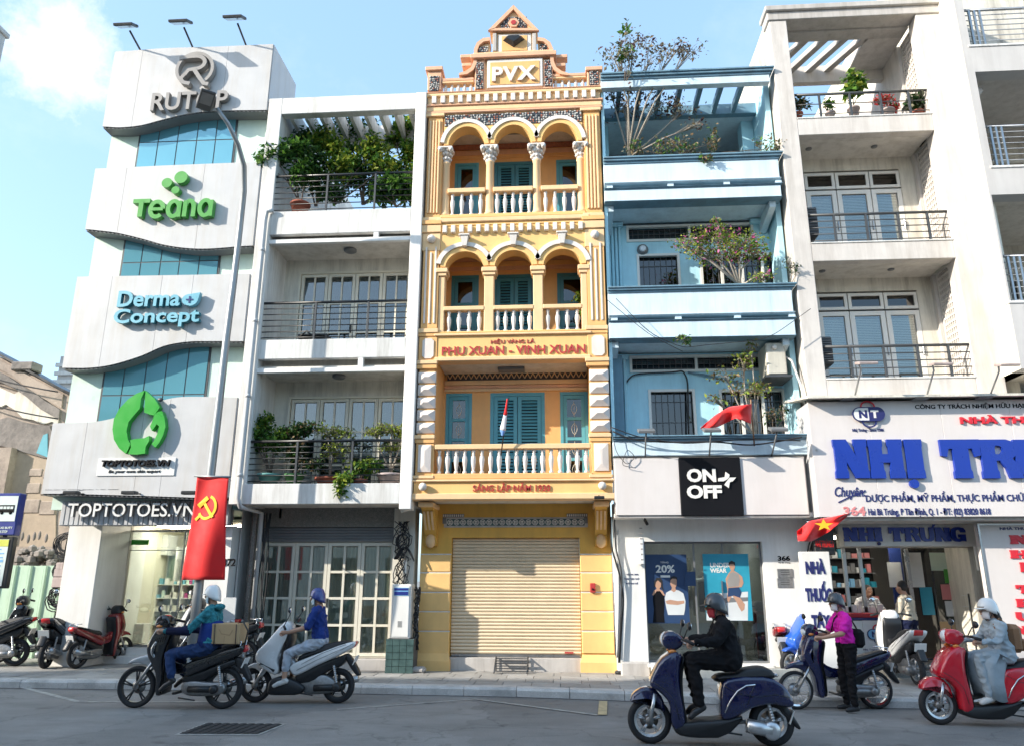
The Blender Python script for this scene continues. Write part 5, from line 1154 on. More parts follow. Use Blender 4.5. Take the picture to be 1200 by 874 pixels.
# ----- top cornice, frieze and pediment
ledge(123, 128.5, .03, 'apricot'); ledge(128.8, 131.5, .05, 'pink_orange', nm='cornice')
g = G().box(A0, A1, YY+.0, .35, Zy(131.8), Zy(108)); ypart('entablature', g, 'apricot')
dentils(112, 120.5, 19, A0+.05, A1-.05, .09)
ledge(120.7, 123, .06, 'pink_orange'); ledge(108.1, 111.5, .06, 'apricot'); ledge(106.6, 108, .07, 'pink_orange')
def ybox(xa, xb, ya, yb, y0, y1, m, nm, b=.01): # image box on the front plane
    ym = (ya+yb)/2; g = G().bbox(XX(xa, ym, YY), XX(xb, ym, YY), YY+y0, YY+y1, Zy(yb, (xa+xb)/2), Zy(ya, (xa+xb)/2), b); return ypart(nm, g, m)
for (xa, xb) in ((501, 517), (688, 704)):
    ybox(xa, xb, 84, 106, 0, .3, 'pink_orange', 'corner_post'); ybox(xa-2, xb+2, 79.5, 84, -.05, .35, 'pink_orange', 'post_cap')
    mosaic(XX(xa+2.5, 95, YY), XX(xb-2.5, 95, YY), Zy(104), Zy(86), YY-.002, xa, s=.05)
for (xa, xb, n) in ((518, 555, 5), (647, 687, 5)):
    x0_, x1_ = XX(xa, 97, YY), XX(xb, 97, YY); g = G().bbox(x0_, x1_, YY+.02, YY+.2, Zy(91.5), Zy(88), .01); ypart('handrail', g, 'pink_orange')
    g = G().bbox(x0_, x1_, YY+.02, YY+.2, Zy(94), Zy(91.6), .01); ypart('handrail', g, 'apricot')
    zb_ = Zy(105.4); me = G().lathe([(r_*.85, h) for r_, h in bal_prof(Zy(94)-zb_)], n=10).mesh('baluster', 'ornament_white')
    for k in range(n): inst('baluster', me, yh, (x0_+(x1_-x0_)*(k+.5)/n, YY+.1, zb_))
ybox(556, 648, 69, 105, .05, .4, 'apricot', 'pediment_body')
ybox(571, 636, 70, 103, -.02, .05, 'ornament_white', 'panel_frame'); ybox(574.5, 632.5, 73.5, 100, -.03, -.021, 'pink_orange' if 0 else 'orange', 'panel')
text('PVX', XX(577, 88, YY), XX(628, 88, YY), Zy(97), Zy(80.5), YY-.075, .045, 'ornament_white', yh, name='initials', offset=.035, mside='pinkish_white', spacing=1.15)
for (xa, xb) in ((556.5, 568), (636.5, 648)):
    ybox(xa, xb, 71, 105, -.0, .05, 'pink_orange', 'pediment_pilaster'); mosaic(XX(xa+1.5, 88, YY), XX(xb-1.5, 88, YY), Zy(103.5), Zy(72.5), YY-.003, xa, s=.05)
ybox(552, 652, 64, 69, -.08, .42, 'pink_orange', 'pediment_ledge'); ybox(555, 649, 61.5, 64, -.04, .4, 'apricot', 'pediment_ledge')
ybox(578, 628, 38, 61.5, .02, .38, 'apricot', 'pediment_block')
ybox(583.5, 622.5, 40, 60.5, -.0, .02, 'ornament_white', 'panel_frame'); ybox(588, 618, 42.5, 60, -.01, -.001, 'orange', 'panel')
ybox(577.5, 582, 40, 61, -.03, .02, 'concrete', 'block_pilaster'); ybox(624, 628.5, 40, 61, -.03, .02, 'concrete', 'block_pilaster')
# dark gem boss
q = at(602, 50, YY); g = G(); s_ = .0155
P8 = [(-15, 3), (-11, 9), (11, 9), (15, 3), (0, -9)]; pts = [(q[0]+a*s_, q[1]+b*s_) for a, b in P8]
outer = [(x, YY-.012, z) for x, z in pts]; mid_ = [(q[0]+(x-q[0])*.62, YY-.12, q[1]+.02+(z-q[1]-.02)*.55) for x, z in pts]
g.rings([outer[::-1], mid_[::-1]]);
ypart('gem', g, 'mosaic_gem' if 'mosaic_gem' in M else 'black_paint')
# gable triangle
T = [at(574, 38, YY), at(630, 38, YY), at(602, 10, YY)]
g = G(); g.prism(T, YY+.0, YY+.38); ypart('gable', g, 'apricot')
def tri_in(k): c = (sum(p[0] for p in T)/3, sum(p[1] for p in T)/3); return [(c[0]+(p[0]-c[0])*k, c[1]+(p[1]-c[1])*k) for p in T]
To, Ti = tri_in(1.06), tri_in(.78)
g = G()
for i in range(3): j = (i+1) % 3; g.prism([To[i], To[j], Ti[j], Ti[i]], YY-.07-.003*i, YY-.001)
ypart('gable_moulding', g, 'pink_orange')
def in_tri(x, z, t=None):
    t = t or tri_in(.7); s = [(t[(i+1) % 3][0]-t[i][0])*(z-t[i][1])-(t[(i+1) % 3][1]-t[i][1])*(x-t[i][0]) for i in range(3)]; return all(v > 0 for v in s) or all(v < 0 for v in s)
mosaic(Ti[0][0]+.12, Ti[1][0]-.12, Ti[0][1]+.01, Ti[0][1]+.03+(Ti[2][1]-Ti[0][1])*.6, YY-.003, 77, in_tri, .05)
q = at(602, 29, YY); g = G().lathe([(.12, YY-.06), (.12, YY-.005)], (q[0], 0, q[1]), 'y', 6, smooth=False); ypart('hexagon_boss', g, 'pink_orange'); g = G().lathe([(.06, YY-.075), (.06, YY-.06)], (q[0], 0, q[1]), 'y', 6, smooth=False); ypart('hexagon_boss', g, 'maroon')
# scroll shoulders
for sg in (-1, 1):
    cxm = 602; mir = lambda px: cxm+sg*(cxm-px) if sg == 1 else px
    outer = [(538, 87), (546, 84.5), (552, 80), (555, 73), (555.5, 66), (555.5, 59), (559, 51), (566, 46), (574, 45), (574, 49), (567, 50), (562, 54), (559.5, 60), (559.5, 67), (558.5, 76), (555, 83), (548, 88), (538, 89.5)]
    g = G(); g.prism([at(mir(a), b, YY) for a, b in outer], YY-.03, YY+.3); ypart('scroll', g, 'pink_orange')
    a, b = sorted((mir(560), mir(572))); g = G(); g.prism([at(mir(x), y, YY) for x, y in [(559.6, 61), (559.6, 58), (563, 53), (568, 50.5), (573.5, 49.5), (573.5, 61)]], YY+.05, YY+.3); ypart('scroll_infill', g, 'apricot')
    x0_, x1_ = XX(a+.5, 56, YY), XX(b-.5, 56, YY); mosaic(x0_, x1_, Zy(60.5), Zy(52.5), YY+.04, 60+sg, s=.05)
    for (ya, yb, xa, xb) in ((62, 66, 539, 552), (72, 76, 541, 552)):
        a, b = sorted((mir(xa), mir(xb))); ybox(a, b, ya, yb, .05, .25, 'pink_orange', 'shoulder_bar')
# ----- ground floor
gy = 0.
zs_top = ZZ(629.5, gy, 604); sx0, sx1 = XX(528, 700, gy), XX(680.5, 700, gy)
g = G(); wall(g, A0, A1, SW, Zy(585)+.03, gy, gy+.35, [(sx0, sx1, SW-.01, zs_top)]); ypart('ground_wall', g, 'deep_yellow')
# rolled shutter made of slats
sz0 = ZZ(766, gy+.1, 604); n = 34; hh = (zs_top-sz0)/n
prof = [(gy+.12, 0), (gy+.10, hh*.12), (gy+.088, hh*.5), (gy+.10, hh*.88), (gy+.12, hh*.97), (gy+.13, hh*.5)]
g = G(); g.rings([[(sx0+.01, a, b) for a, b in prof], [(sx1-.01, a, b) for a, b in prof]]); me = g.mesh('slat', 'shutter_metal')
rs_ = thing('rolling_shutter', 'closed beige rolling shutter filling the ground floor of the yellow house', 'shutter', ((sx0+sx1)/2, gy+.1, sz0))
for k in range(n): inst('slat', me, rs_, (0, 0, sz0+k*hh))
g = G().bbox(sx0+.01, sx1-.01, gy+.085, gy+.14, sz0-.05, sz0-.002, .01); part('bottom_bar', g, 'steel', rs_)
g = G().box(XX(663, 764, gy)-.02, XX(672, 764, gy), gy+.079, gy+.085, sz0+.02, sz0+.05); part('maker_plate', g, 'maroon', rs_)
g = G().box(sx0+.005, sx1-.005, gy+.16, gy+.2, SW, zs_top); part('backing', g, 'mid_grey', rs_)
g = G().bbox(sx0-.05, sx1+.04, gy-.02, gy+.3, SW-.03, sz0-.055, .01); ypart('door_step', g, 'concrete')
# pier blocks with white joints
for (a, b) in ((A0+.0, sx0), (sx1, A1)):
    ys = [586, 649, 670.5, 693.5, 716, 739, 766]
    for k in range(1, 6):
        z1, z0 = ZZ(ys[k], gy, 510 if a < -1 else 700)-.012, ZZ(ys[k+1], gy, 510 if a < -1 else 700)+.012; g = G().bbox(a+.004, b-.004, gy-.05, gy-.001, z0, z1, .012); ypart('pier_block', g, 'yellow')
        g = G().box(a+.002, b-.002, gy-.035, gy-.002, z1+.001, z1+.023); ypart('pier_joint', g, 'ornament_white')
    z1 = ZZ(766, gy)+.01; g = G(); r0 = [(a-.03, gy-.13), (b+.03, gy-.13), (b+.03, gy+.0), (a-.03, gy+.0)]; r2 = [(a+.003, gy-.05), (b-.003, gy-.05), (b-.003, gy+.0), (a+.003, gy+.0)]
    g.rings([[(*q, SW-.02) for q in r0], [(*q, z1-.13) for q in r0], [(*q, z1-.08) for q in [(a-.01, gy-.1), (b+.01, gy-.1), (b+.01, gy), (a-.01, gy)]], [(*q, z1) for q in r2]]); ypart('plinth', g, 'yellow')
# brackets under the balcony
for xm in (A0+.2, A1-.2):
    zt = Zy(586)+.02; zb_ = ZZ(640, gy, 600); H_ = zt-zb_; w_ = .11
    pr = [(gy, zb_), (gy-.1, zb_+.02), (gy-.14, zb_+.12), (gy-.1, zb_+.2), (gy-.2, zb_+.28), (gy-.32, zb_+H_*.5), (gy-.5, zb_+H_*.8), (gy-.72, zb_+H_*.9), (gy-.74, zt-.02), (gy, zt-.02)]
    g = G(); g.prism(pr, xm-w_, xm+w_, axis='x'); ypart('bracket', g, 'deep_yellow')
    g = G()
    for k in (-1, 0, 1):
        p2 = [(gy-.11, zb_+.26), (gy-.225, zb_+.3), (gy-.345, zb_+H_*.5), (gy-.52, zb_+H_*.78), (gy-.42, zb_+H_*.8)]; g.prism(p2, xm+k*.07-.018, xm+k*.07+.018, axis='x')
    ypart('bracket_fluting', g, 'apricot')
    g = G();
    g.ball((xm, gy-.1, zb_+.1), (.1, .09, .13), 10, 8); ypart('bracket_scroll', g, 'apricot'); g = G(); g.bbox(xm-w_-.03, xm+w_+.03, gy-.78, gy-.0, zt-.11, zt-.021, .015); ypart('bracket_cap', g, 'apricot')
# tile frieze over the shutter: rosettes
zf0, zf1 = ZZ(615.5, gy), ZZ(607.5, gy); xf0, xf1 = XX(524, 611, gy), XX(685, 611, gy)
g = G().bbox(xf0, xf1, gy-.02, gy-.001, zf0, zf1, .005); ypart('frieze_bed', g, 'tile_green')
g = G(); g.bbox(xf0-.06, xf1+.06, gy-.014, gy-.001, zf0-.03, zf1+.03, .004); ypart('frieze_border', g, 'concrete')
n = 21; rad = (zf1-zf0)*.43; me = G(); ring_ = G()
g = G()
for k in range(14):
    a, b = 2*math.pi*k/14, 2*math.pi*(k+1)/14
    g.prism([(rad*math.cos(a), rad*math.sin(a)), (rad*math.cos(b), rad*math.sin(b)), (rad*.78*math.cos(b), rad*.78*math.sin(b)), (rad*.78*math.cos(a), rad*.78*math.sin(a))], -.012, 0)
for k in range(4): g.ball((rad*.38*math.cos(R(45+90*k)), -.004, rad*.38*math.sin(R(45+90*k))), (rad*.26, .008, rad*.26), 6, 4)
me = g.mesh('rosette', 'ornament_white')
for k in range(n): inst('rosette', me, yh, (xf0+(xf1-xf0)*(k+.5)/n, gy-.021, (zf0+zf1)/2))
for sg, (xa, xb) in ((-1, (519, 544)), (1, (664, 688.5))):
    x0_, x1_ = XX(xa, 603, gy), XX(xb, 603, gy); g = G().bbox(x0_, x1_, gy-.018, gy-.001, ZZ(605.5, gy), ZZ(601.5, gy), .003); ypart('frieze_border', g, 'mid_grey')
    g = G()
    for k in range(10): g.box(x0_+(x1_-x0_)*(k+.2)/10, x0_+(x1_-x0_)*(k+.7)/10, gy-.024, gy-.0185, ZZ(604.8, gy), ZZ(602.2, gy))
    ypart('key_pattern', g, 'ornament_white')
    xe = x0_ if sg < 0 else x1_-.07; g = G().bbox(xe, xe+.07, gy-.018, gy-.001, ZZ(613, gy), ZZ(605.8, gy), .003); ypart('frieze_border', g, 'mid_grey')
# door bell box and folded rack on the step
q = at(694.5, 688, gy); bb = thing('wall_intercom', 'small dark intercom box on the right yellow pier beside the shutter', 'intercom', (q[0], gy-.06, q[1]))
g = G().bbox(q[0]-.05, q[0]+.05, gy-.1, gy-.052, q[1]-.09, q[1]+.08, .008); part('housing', g, 'maroon', bb); g = G().lathe([(.02, gy-.115), (.02, gy-.1)], (q[0], 0, q[1]-.03), 'y', 10); part('button', g, 'black_print', bb)
q = at(600, 777, -.2); rk = thing('metal_ramp', 'small black metal slatted ramp leaning on the step of the beige shutter', 'ramp', (q[0], -.2, SW))
g = G()
for k in range(6): y_ = -.45+k*.075; z_ = SW+.04+k*.035; g.box(q[0]-.3, q[0]+.28, y_-.018, y_+.018, z_, z_+.015)
part('slats', g, 'dark_grey', rk); g = G();
for sx in (-.3, .28): g.tube([(q[0]+sx, -.48, SW+.02), (q[0]+sx, -.04, SW+.25)], .014, 6); g.tube([(q[0]+sx, -.06, SW+.25), (q[0]+sx, -.06, SW)], .012, 6)
part('ramp_frame', g, 'dark_grey', rk)
q = at(702, 583.5, YY-.12); fl = thing('sign_floodlight', 'small black floodlight clipped under the right end of the yellow balcony', 'floodlight', (q[0], YY-.15, q[1]))
g = G().bbox(q[0]-.09, q[0]+.09, YY-.26, YY-.14, q[1]-.02, q[1]+.03, .008); part('lamp_body', g, 'black_paint', fl); g = G().tube([(q[0], YY-.16, q[1]), (q[0], YY-.02, q[1]+.08)], .012, 6); part('arm', g, 'black_paint', fl)
# limp flag on the first balcony
b0 = at(587, 533, YY-.05); t0 = at(596, 466, YY-.3)
ff = thing('furled_flag', 'limp red, white and blue flag on a stick leaning out of the yellow balcony', 'flag', (b0[0], YY-.05, b0[1]))
g = G().tube([(b0[0], YY-.04, b0[1]), (t0[0], YY-.32, t0[1])], .012, 6); part('stick', g, 'black_paint', ff)
def lerp(a, b, t): return tuple(x+(y-x)*t for x, y in zip(a, b))
A_ = (t0[0], YY-.32, t0[1]); B_ = (b0[0], YY-.04, b0[1])
for (t0_, t1_, w0, w1, m, nm) in ((0.02, .3, .012, .03, 'red_cloth', 'red_panel'), (.3, .56, .03, .05, 'flag_white', 'white_panel'), (.56, .66, .05, .02, 'flag_blue', 'blue_panel')):
    g = G(); n = 6; V = []
    for j in range(n+1):
        t = t0_+(t1_-t0_)*j/n; c = lerp(A_, B_, t); w_ = w0+(w1-w0)*j/n
        V.append([(c[0]-.02+w_*math.cos(a)*(1+.25*math.sin(3*a+t*9)), c[1]+w_*.6*math.sin(a), c[2]-.06*math.cos(a+1)*w_*8) for a in np.linspace(0, 2*math.pi, 13)[:-1]])
    g.rings(V, smooth=True); part(nm, g, m, ff)
# ================================================================== blue house
bh = thing('blue_house', 'pale blue balcony house over the white ON OFF clothes shop, right of the yellow house', 'building', (2.6, 0, SW))
BX0, BX1 = .90, 4.34; BYF = -1.0
Zb = lambda y, Y=BYF, x=810: ZZ(y, Y, x)
bp_ = lambda nm, g, m: part(nm, g, m, bh)
g = G().box(BX1-.02, BX1+.08, -.6, 11, Zb(533), Zb(88)); bp_('side_wall', g, 'sky_blue')
g = G().box(BX0+.0, BX0+.06, -.85, 11, Zb(533), Zb(88)); bp_('side_wall', g, 'sky_blue')
def moulding(z1, z0, out, m, nm='ledge', xa=BX0, xb=BX1, d=.3):
    g = G(); h = z1-z0; st = [(0, out), (.25, out), (.3, out*.7), (.6, out*.55), (.65, out*.25), (1, out*.15)]
    for (t0, o), (t1, o2) in zip(st[::2], st[1::2]): g.bbox(xa-.0, xb+o, BYF-o, BYF+d, z1-h*min(1, t1+.03), z1-h*t0, .006)
    return bp_(nm, g, m)
def fascia(y1, y0, m='light_blue', out=0., xb=BX1, d=.15): g = G().bbox(BX0+.002, xb, BYF-out, BYF+d, Zb(y0), Zb(y1), .006); return bp_('parapet', g, m)
# roof frame
moulding(Zb(84), Zb(91), .09, 'ledge_blue'); fascia(91, 99.5)
g = G().box(BX0+.06, BX1-.02, .05, .2, Zb(100), Zb(88)); bp_('rear_beam', g, 'ledge_blue')
x0, x1 = BX0+.07, BX1-.03
for k in range(7):
    x = x0+.28+k*(x1-x0-.4)/7; g = G().box(x, x+.09, BYF+.151, .05, Zb(99), Zb(92)); bp_('pergola_slat', g, 'ledge_blue')
g = G().box(x0, x1, .2, 10, Zb(99), Zb(96)); bp_('roof_slab', g, 'light_blue')
g = G().box(x0, x1, 1.6, 1.7, Zb(190), Zb(99)); bp_('terrace_wall', g, 'mid_grey')
g = G().box(x1-.25, x1, .4, .75, Zb(190), Zb(99)); bp_('pier', g, 'sky_blue')
g = G().box(x0, x0+.15, .4, .75, Zb(190), Zb(99)); bp_('pier', g, 'sky_blue')
g = G().box(BX0+.4, BX0+1.2, 1.5, 1.59, Zb(166), Zb(152)); g.box(BX0+.55, BX0+.62, 1.45, 1.58, Zb(180), Zb(150)); bp_('wall_cloth', g, 'black_paint')
# floors: (ledge top, ledge bottom, fascia end, slit end, lower fascia end)
for (a, b, c, d, e) in ((183, 190, 212, 218.5, 234.5), (335.6, 342, 368, 374.5, 396)):
    moulding(Zb(a), Zb(b), .09, 'ledge_blue'); fascia(b, c); moulding(Zb(c), Zb(c+2), .03, 'light_blue', 'string_course')
    moulding(Zb(d), Zb(d+2), .04, 'ledge_blue', 'string_course'); fascia(d+2, e-1); moulding(Zb(e-1), Zb(e), .02, 'ledge_blue', 'string_course')
    for px in (.05, 1.25, 2.35, 3.35): g = G().box(BX0+px, BX0+px+.12, BYF+.01, BYF+.14, Zb(d), Zb(c+2)); bp_('spacer_block', g, 'light_blue')
    g = G().box(BX0+.06, BX1-.02, BYF+.151, -.0, Zb(e)+.02, Zb(e)+.14); bp_('soffit', g, 'soffit_blue' if 'soffit_blue' in M else 'light_blue')
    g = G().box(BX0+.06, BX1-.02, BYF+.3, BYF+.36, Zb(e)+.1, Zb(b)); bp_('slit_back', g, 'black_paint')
    g = G().box(x0, x1, BYF+.151, 2.6, Zb(c), Zb(c)+.08); bp_('balcony_slab', g, 'concrete')
    for xx in (BX0+.061, BX1-.2): g = G().prism([(BYF+.16, Zb(e)+.018), (BYF+.16, Zb(e)-.12), (-.02, Zb(e)-.3), (-.02, Zb(e)+.018)], xx, xx+.12, axis='x'); bp_('corbel', g, 'light_blue')
moulding(Zb(510), Zb(516), .09, 'ledge_blue'); fascia(516, 533)
g = G().box(x0, x1, BYF+.151, 0, Zb(533), Zb(530)); bp_('balcony_slab', g, 'concrete')
# recess walls with windows
def bwin(xa, ya, xb, yb, n, zfloor, nm='window'):
    x0_, x1_ = XX(xa, yb-20, 0), XX(xb, yb-20, 0); z1 = ZZ(ya, 0, (xa+xb)/2); z0 = zfloor if zfloor is not None else ZZ(yb, 0, (xa+xb)/2)
    return (x0_, x1_, z0, z1, n, nm)
def recess(z0, z1, wins):
    g = G(); wall(g, BX0+.06, BX1-.02, z0, z1, 0, .16, [w_[:4] for w_ in wins]); bp_('back_wall', g, 'sky_blue')
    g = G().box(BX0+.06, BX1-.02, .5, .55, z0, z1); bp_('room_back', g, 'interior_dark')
    for (a, b, c, d, n, nm) in wins:
        g = G(); frame(g, a-.03, b+.03, c-.03 if n else c, d+.03, -.03, .05, .05); w_ = (b-a)/max(n, 1)
        for k in range(1, n): g.box(a+k*w_-.025, a+k*w_+.025, -.02, .05, c+.02, d-.02)
        wd = bp_('window', g, 'white_paint')
        g = G(); nb_ = max(3, int((b-a)/.11));
        for k in range(1, nb_): xx = a+(b-a)*k/nb_; g.box(xx-.005, xx+.005, .07, .08, c, d)
        for zz in (c+(d-c)*.25, c+(d-c)*.55, c+(d-c)*.85): g.box(a, b, .081, .088, zz-.006, zz+.006)
        part('grille', g, 'grille', wd)
        for k in range(max(1, n)): g = G().box(a+k*w_+.028, a+(k+1)*w_-.028, .1, .106, c+.005, d-.005); part('pane', g, 'dark_glass', wd)
recess(Zb(342)-.3, Zb(236)-.0, [bwin(735, 265, 880, 281, 2, None), bwin(733, 300, 775, 0, 1, Zb(342)-.2), bwin(799, 300, 884, 0, 4, Zb(342)-.2)])
recess(Zb(516)-.3, Zb(396)-.0, [bwin(739, 418, 892, 434, 2, None), bwin(738.5, 458, 782, 0, 1, Zb(516)-.2), bwin(809, 458, 893, 0, 4, Zb(516)-.2)])
g = G().box(BX0+.061, BX0+.12, -.9, -.0, Zb(396), Zb(380)); bp_('ceiling_strip', g, 'light_blue')
for zz0, zz1 in ((Zb(342)-.3, Zb(240)), (Zb(516)-.3, Zb(404))):
    for k in range(4): g = G().bbox(BX0+.09+k*.075, BX0+.145+k*.075, -.1, -.001, zz0, zz1, .01); bp_('pilaster_flute', g, 'sky_blue')
    g = G().bbox(BX0+.07, BX0+.42, -.13, -.0, zz1+.005, zz1+.1, .01); bp_('pilaster_cap', g, 'ledge_wall2' if 'ledge_wall2' in M else 'sky_blue')
    g = G().bbox(BX1-.4, BX1-.03, -.13, -.0, zz1+.005, zz1+.1, .01); bp_('pilaster_cap', g, 'sky_blue')
g = G().box(XX(717, 470, -.4), XX(731, 470, -.4), -.42, -.36, Zb(510), ZZ(417, -.4, 722)); bp_('folded_shutter', g, 'ledge_blue')
q = at(803, 243, -.5); g = G().lathe([(.08, q[1]-.02), (.14, q[1]+.01), (.14, q[1]+.05)], (q[0], -.5, 0), n=14); bp_('ceiling_lamp', g, 'mid_grey')
q = at(753, 293, -.02); g = G().lathe([(.1, -.08), (.12, -.03), (.12, 0)], (q[0], 0, q[1]), 'y', 14); bp_('wall_lamp', g, 'mid_grey'); g = G().lathe([(.06, -.11), (.08, -.08)], (q[0], 0, q[1]), 'y', 12); bp_('lamp_glass', g, 'lamp_glass')
# air conditioner
q = at(909, 420, -.75); ac = thing('air_conditioner', 'beige air conditioner unit hung at the right of the lower blue balcony', 'air conditioner', (q[0], -.75, q[1]))
za, zb_ = ZZ(441, -.75, 909), ZZ(402, -.75, 909); xa, xb = XX(898, 420, -.75), XX(921, 420, -.75)
g = G().bbox(xa, xb, -.78, -.15, za+.03, zb_, .02); part('casing', g, 'ac_beige', ac); g = G().box(xa-.05, xb+.08, -.8, -.1, za-.02, za+.02); part('shelf', g, 'dark_grey', ac)
g = G().lathe([(.04, -.83), (.05, -.79)], (q[0]-.02, 0, q[1]+.2), 'y', 8); part('knob', g, 'white_paint', ac)
g = G().tube([(xb, -.7, q[1]+.05), (xb+.1, -.75, q[1]-.05), (xb+.16, -.9, q[1]-.5), (xb+.2, -1.1, q[1]-1.2), (xb+.22, -1.2, 4.1), (xb+.2, -1.3, 3.9)], .022, 8); part('drain_hose', g, 'cable_white', ac)
# ---- sign box
SY = -1.06; sz1, sz0 = ZZ(537, SY, 830), ZZ(603, SY, 830); sx0, sx1 = XX(721, 570, SY), XX(945, 570, SY)
sb = thing('shop_sign_box', 'long white shop sign box with a black ON OFF panel under the blue balcony', 'sign', ((sx0+sx1)/2, SY, sz0))
pxa, pxb = XX(797, 570, SY), XX(869, 570, SY)
g = G().box(sx0+.01, sx1-.01, SY+.03, -.3, sz0+.01, sz1-.01); part('box', g, 'panel_side', sb)
for a, b in ((sx0, pxa-.003), (pxb+.003, sx1)): g = G().bbox(a, b, SY, SY+.029, sz0, sz1, .006); part('face_panel', g, 'sign_pale', sb)
g = G().bbox(pxa, pxb, SY-.03, SY+.028, sz0-.01, sz1+.02, .006); part('black_panel', g, 'deep_black' if 'deep_black' in M else 'black_print', sb)
g = G(); frame(g, sx0-.02, sx1+.02, sz0-.04, sz1+.03, SY+.03, SY+.06, .05); part('edge_frame', g, 'concrete', sb)
F_ = lambda cx, cy: at(690+cx/3.641, 380+cy/3.641, SY-.04)
def ttxt(s, xa, ya, xb, yb, m='white_paint', off=.03, par=sb, d=.02, Y=SY-.05):
    a = F_(xa, yb); b = F_(xb, ya); text(s, a[0], b[0], a[1], b[1], Y, d, m, par, offset=off)
ttxt('ON', 420, 614, 540, 672, off=.045); ttxt('OFF', 420, 684, 566, 742, off=.045)
P4 = [[(552, 655), (580, 650), (583, 628), (600, 640), (598, 652), (590, 660), (575, 668), (552, 668)], [(601, 652), (628, 652), (614, 668), (601, 672), (597, 697), (578, 683), (588, 668)]]
for poly in P4: g = G(); g.prism([F_(*p) for p in poly], SY-.055, SY-.031-.0); part('star_mark', g, 'white_paint', sb)
# ---- ground floor shop
gy = -.35
ox0, ox1 = XX(757, 700, gy), XX(898, 700, gy); oz1 = ZZ(634, gy, 825); oz0 = SW+.2
g = G(); wall(g, BX0+.0, BX1+.06, SW, 3.1, gy, gy+.3, [(ox0, ox1, oz0, oz1)]); bp_('ground_wall', g, 'white_clean')
g = G().box(BX0, BX1+.06, SY+.1, gy, sz0-.02, sz0-.0+.05); bp_('soffit', g, 'white_clean')
g = G().bbox(BX0+.05, BX0+.55, gy-.16, gy-.001, SW-.02, SW+.22, .02); bp_('plinth', g, 'concrete')
g = G().bbox(BX0+.56, BX1+.0, gy-.4, gy+.3, SW-.02, SW+.16, .012); bp_('step', g, 'cream_wall')
g = G().bbox(ox0-.03, ox1+.0, gy-.2, gy+.3, SW+.14, SW+.199, .01); bp_('sill', g, 'white_clean')
g = G(); frame(g, ox0, ox1, oz0, oz1, gy+.1, gy+.16, .035); mx1, mx2 = XX(816, 700, gy+.1), XX(850, 700, gy+.1)
for xx in (mx1, mx2): g.box(xx-.015, xx+.015, gy+.1, gy+.15, oz0+.035, oz1-.035)
bp_('shop_frame', g, 'mid_grey')
for a, b in ((ox0+.036, mx1-.016), (mx1+.016, mx2-.016), (mx2+.016, ox1-.036)): g = G().box(a, b, gy+.12, gy+.13, oz0+.036, oz1-.036); bp_('shop_pane', g, 'shop_glass')
g = G().box(mx2-.06, mx2-.04, gy+.05, gy+.08, ZZ(720, gy, 845), ZZ(680, gy, 845)); bp_('door_handle', g, 'steel')
g = G(); g.box(ox0-.2, ox1+.3, 3.4, 3.5, SW, 3.0); g.box(ox0-.3, ox0-.2, gy+.3, 3.4, SW, 3.0); g.box(ox1+.2, ox1+.3, gy+.3, 3.4, SW, 3.0); g.box(ox0-.2, ox1+.2, gy+.3, 3.4, 2.7, 2.8); bp_('room', g, 'interior_grey')
for k in range(2): g = G().bbox(ox0+.3+k*1., ox0+.8+k*1., 1.6, 2., 2.64, 2.695, .01); bp_('ceiling_fill_panel', g, 'fill_glow')  # added glowing panels that lighten the inside of the clothes shop
g = G().box(ox0-.2, ox1+.2, gy+.3, 3.4, SW+.1, SW+.18); bp_('room_floor', g, 'shop_floor')
rr = random.Random(21)
cr = thing('clothes_rail', 'clothes hanging on a rail inside the ON OFF shop behind the glass', 'clothes rail', ((ox0+ox1)/2, 1.6, SW+.18))
g = G().tube([(ox0+.1, 1.6, 1.75), (ox1-.1, 1.6, 1.75)], .015, 6); g.tube([(ox0+.12, 1.6, SW+.18), (ox0+.12, 1.6, 1.75)], .015, 6); g.tube([(ox1-.12, 1.6, SW+.18), (ox1-.12, 1.6, 1.75)], .015, 6); part('rail', g, 'steel', cr)
x = ox0+.25
while x < ox1-.25:
    g = G().bbox(x, x+.05, 1.4, 1.8, 1.75-rr.uniform(.55, .8), 1.72, .02); part('garment', g, rr.choice(['cloth_navy', 'cloth_black', 'cloth_white', 'cloth_grey', 'cloth_blue', 'cloth_beige']), cr); x += rr.uniform(.07, .13)
# poster: two figures on navy
C8 = lambda cx, cy, Y=gy+.09: at(700+cx/3.077, 590+cy/3.077, Y)
def poster(nm, lab, x0c, y0c, x1c, y1c, m, Y=gy+.09):
    a = C8(x0c, y1c, Y); b = C8(x1c, y0c, Y); t = thing(nm, lab, 'poster', ((a[0]+b[0])/2, Y, a[1])); g = G().box(a[0], b[0], Y, Y+.006, a[1], b[1]); part('sheet', g, m, t); return t
def shape(par, nm, m, pts, d, Y=gy+.09): g = G(); g.prism([C8(*p, Y) for p in pts], Y-d, Y-.0005); part(nm, g, m, par)
p1 = poster('sale_poster', 'navy 20% poster of a woman in black and a man in a white shirt', 183, 182, 320, 430, 'poster_navy')
def pt(par, s, xa, ya, xb, yb, m='white_paint', off=.02, Y=gy+.09): a = C8(xa, yb, Y); b = C8(xb, ya, Y); text(s, a[0], b[0], a[1], b[1], Y-.004, .004, m, par, offset=off)
pt(p1, '20%', 211, 220, 278, 248, off=.03); pt(p1, 'TẶNG', 227, 206, 256, 215, off=.01)
g = G(); a, b = C8(228, 265), C8(262, 257); g.box(a[0], b[0], gy+.085, gy+.0885, a[1], b[1]); part('caption_bar', g, 'white_paint', p1)
shape(p1, 'printed_woman', 'black_print', [(203, 318), (215, 310), (228, 312), (240, 322), (242, 360), (240, 400), (243, 428), (200, 428), (204, 380), (200, 345)], .003)
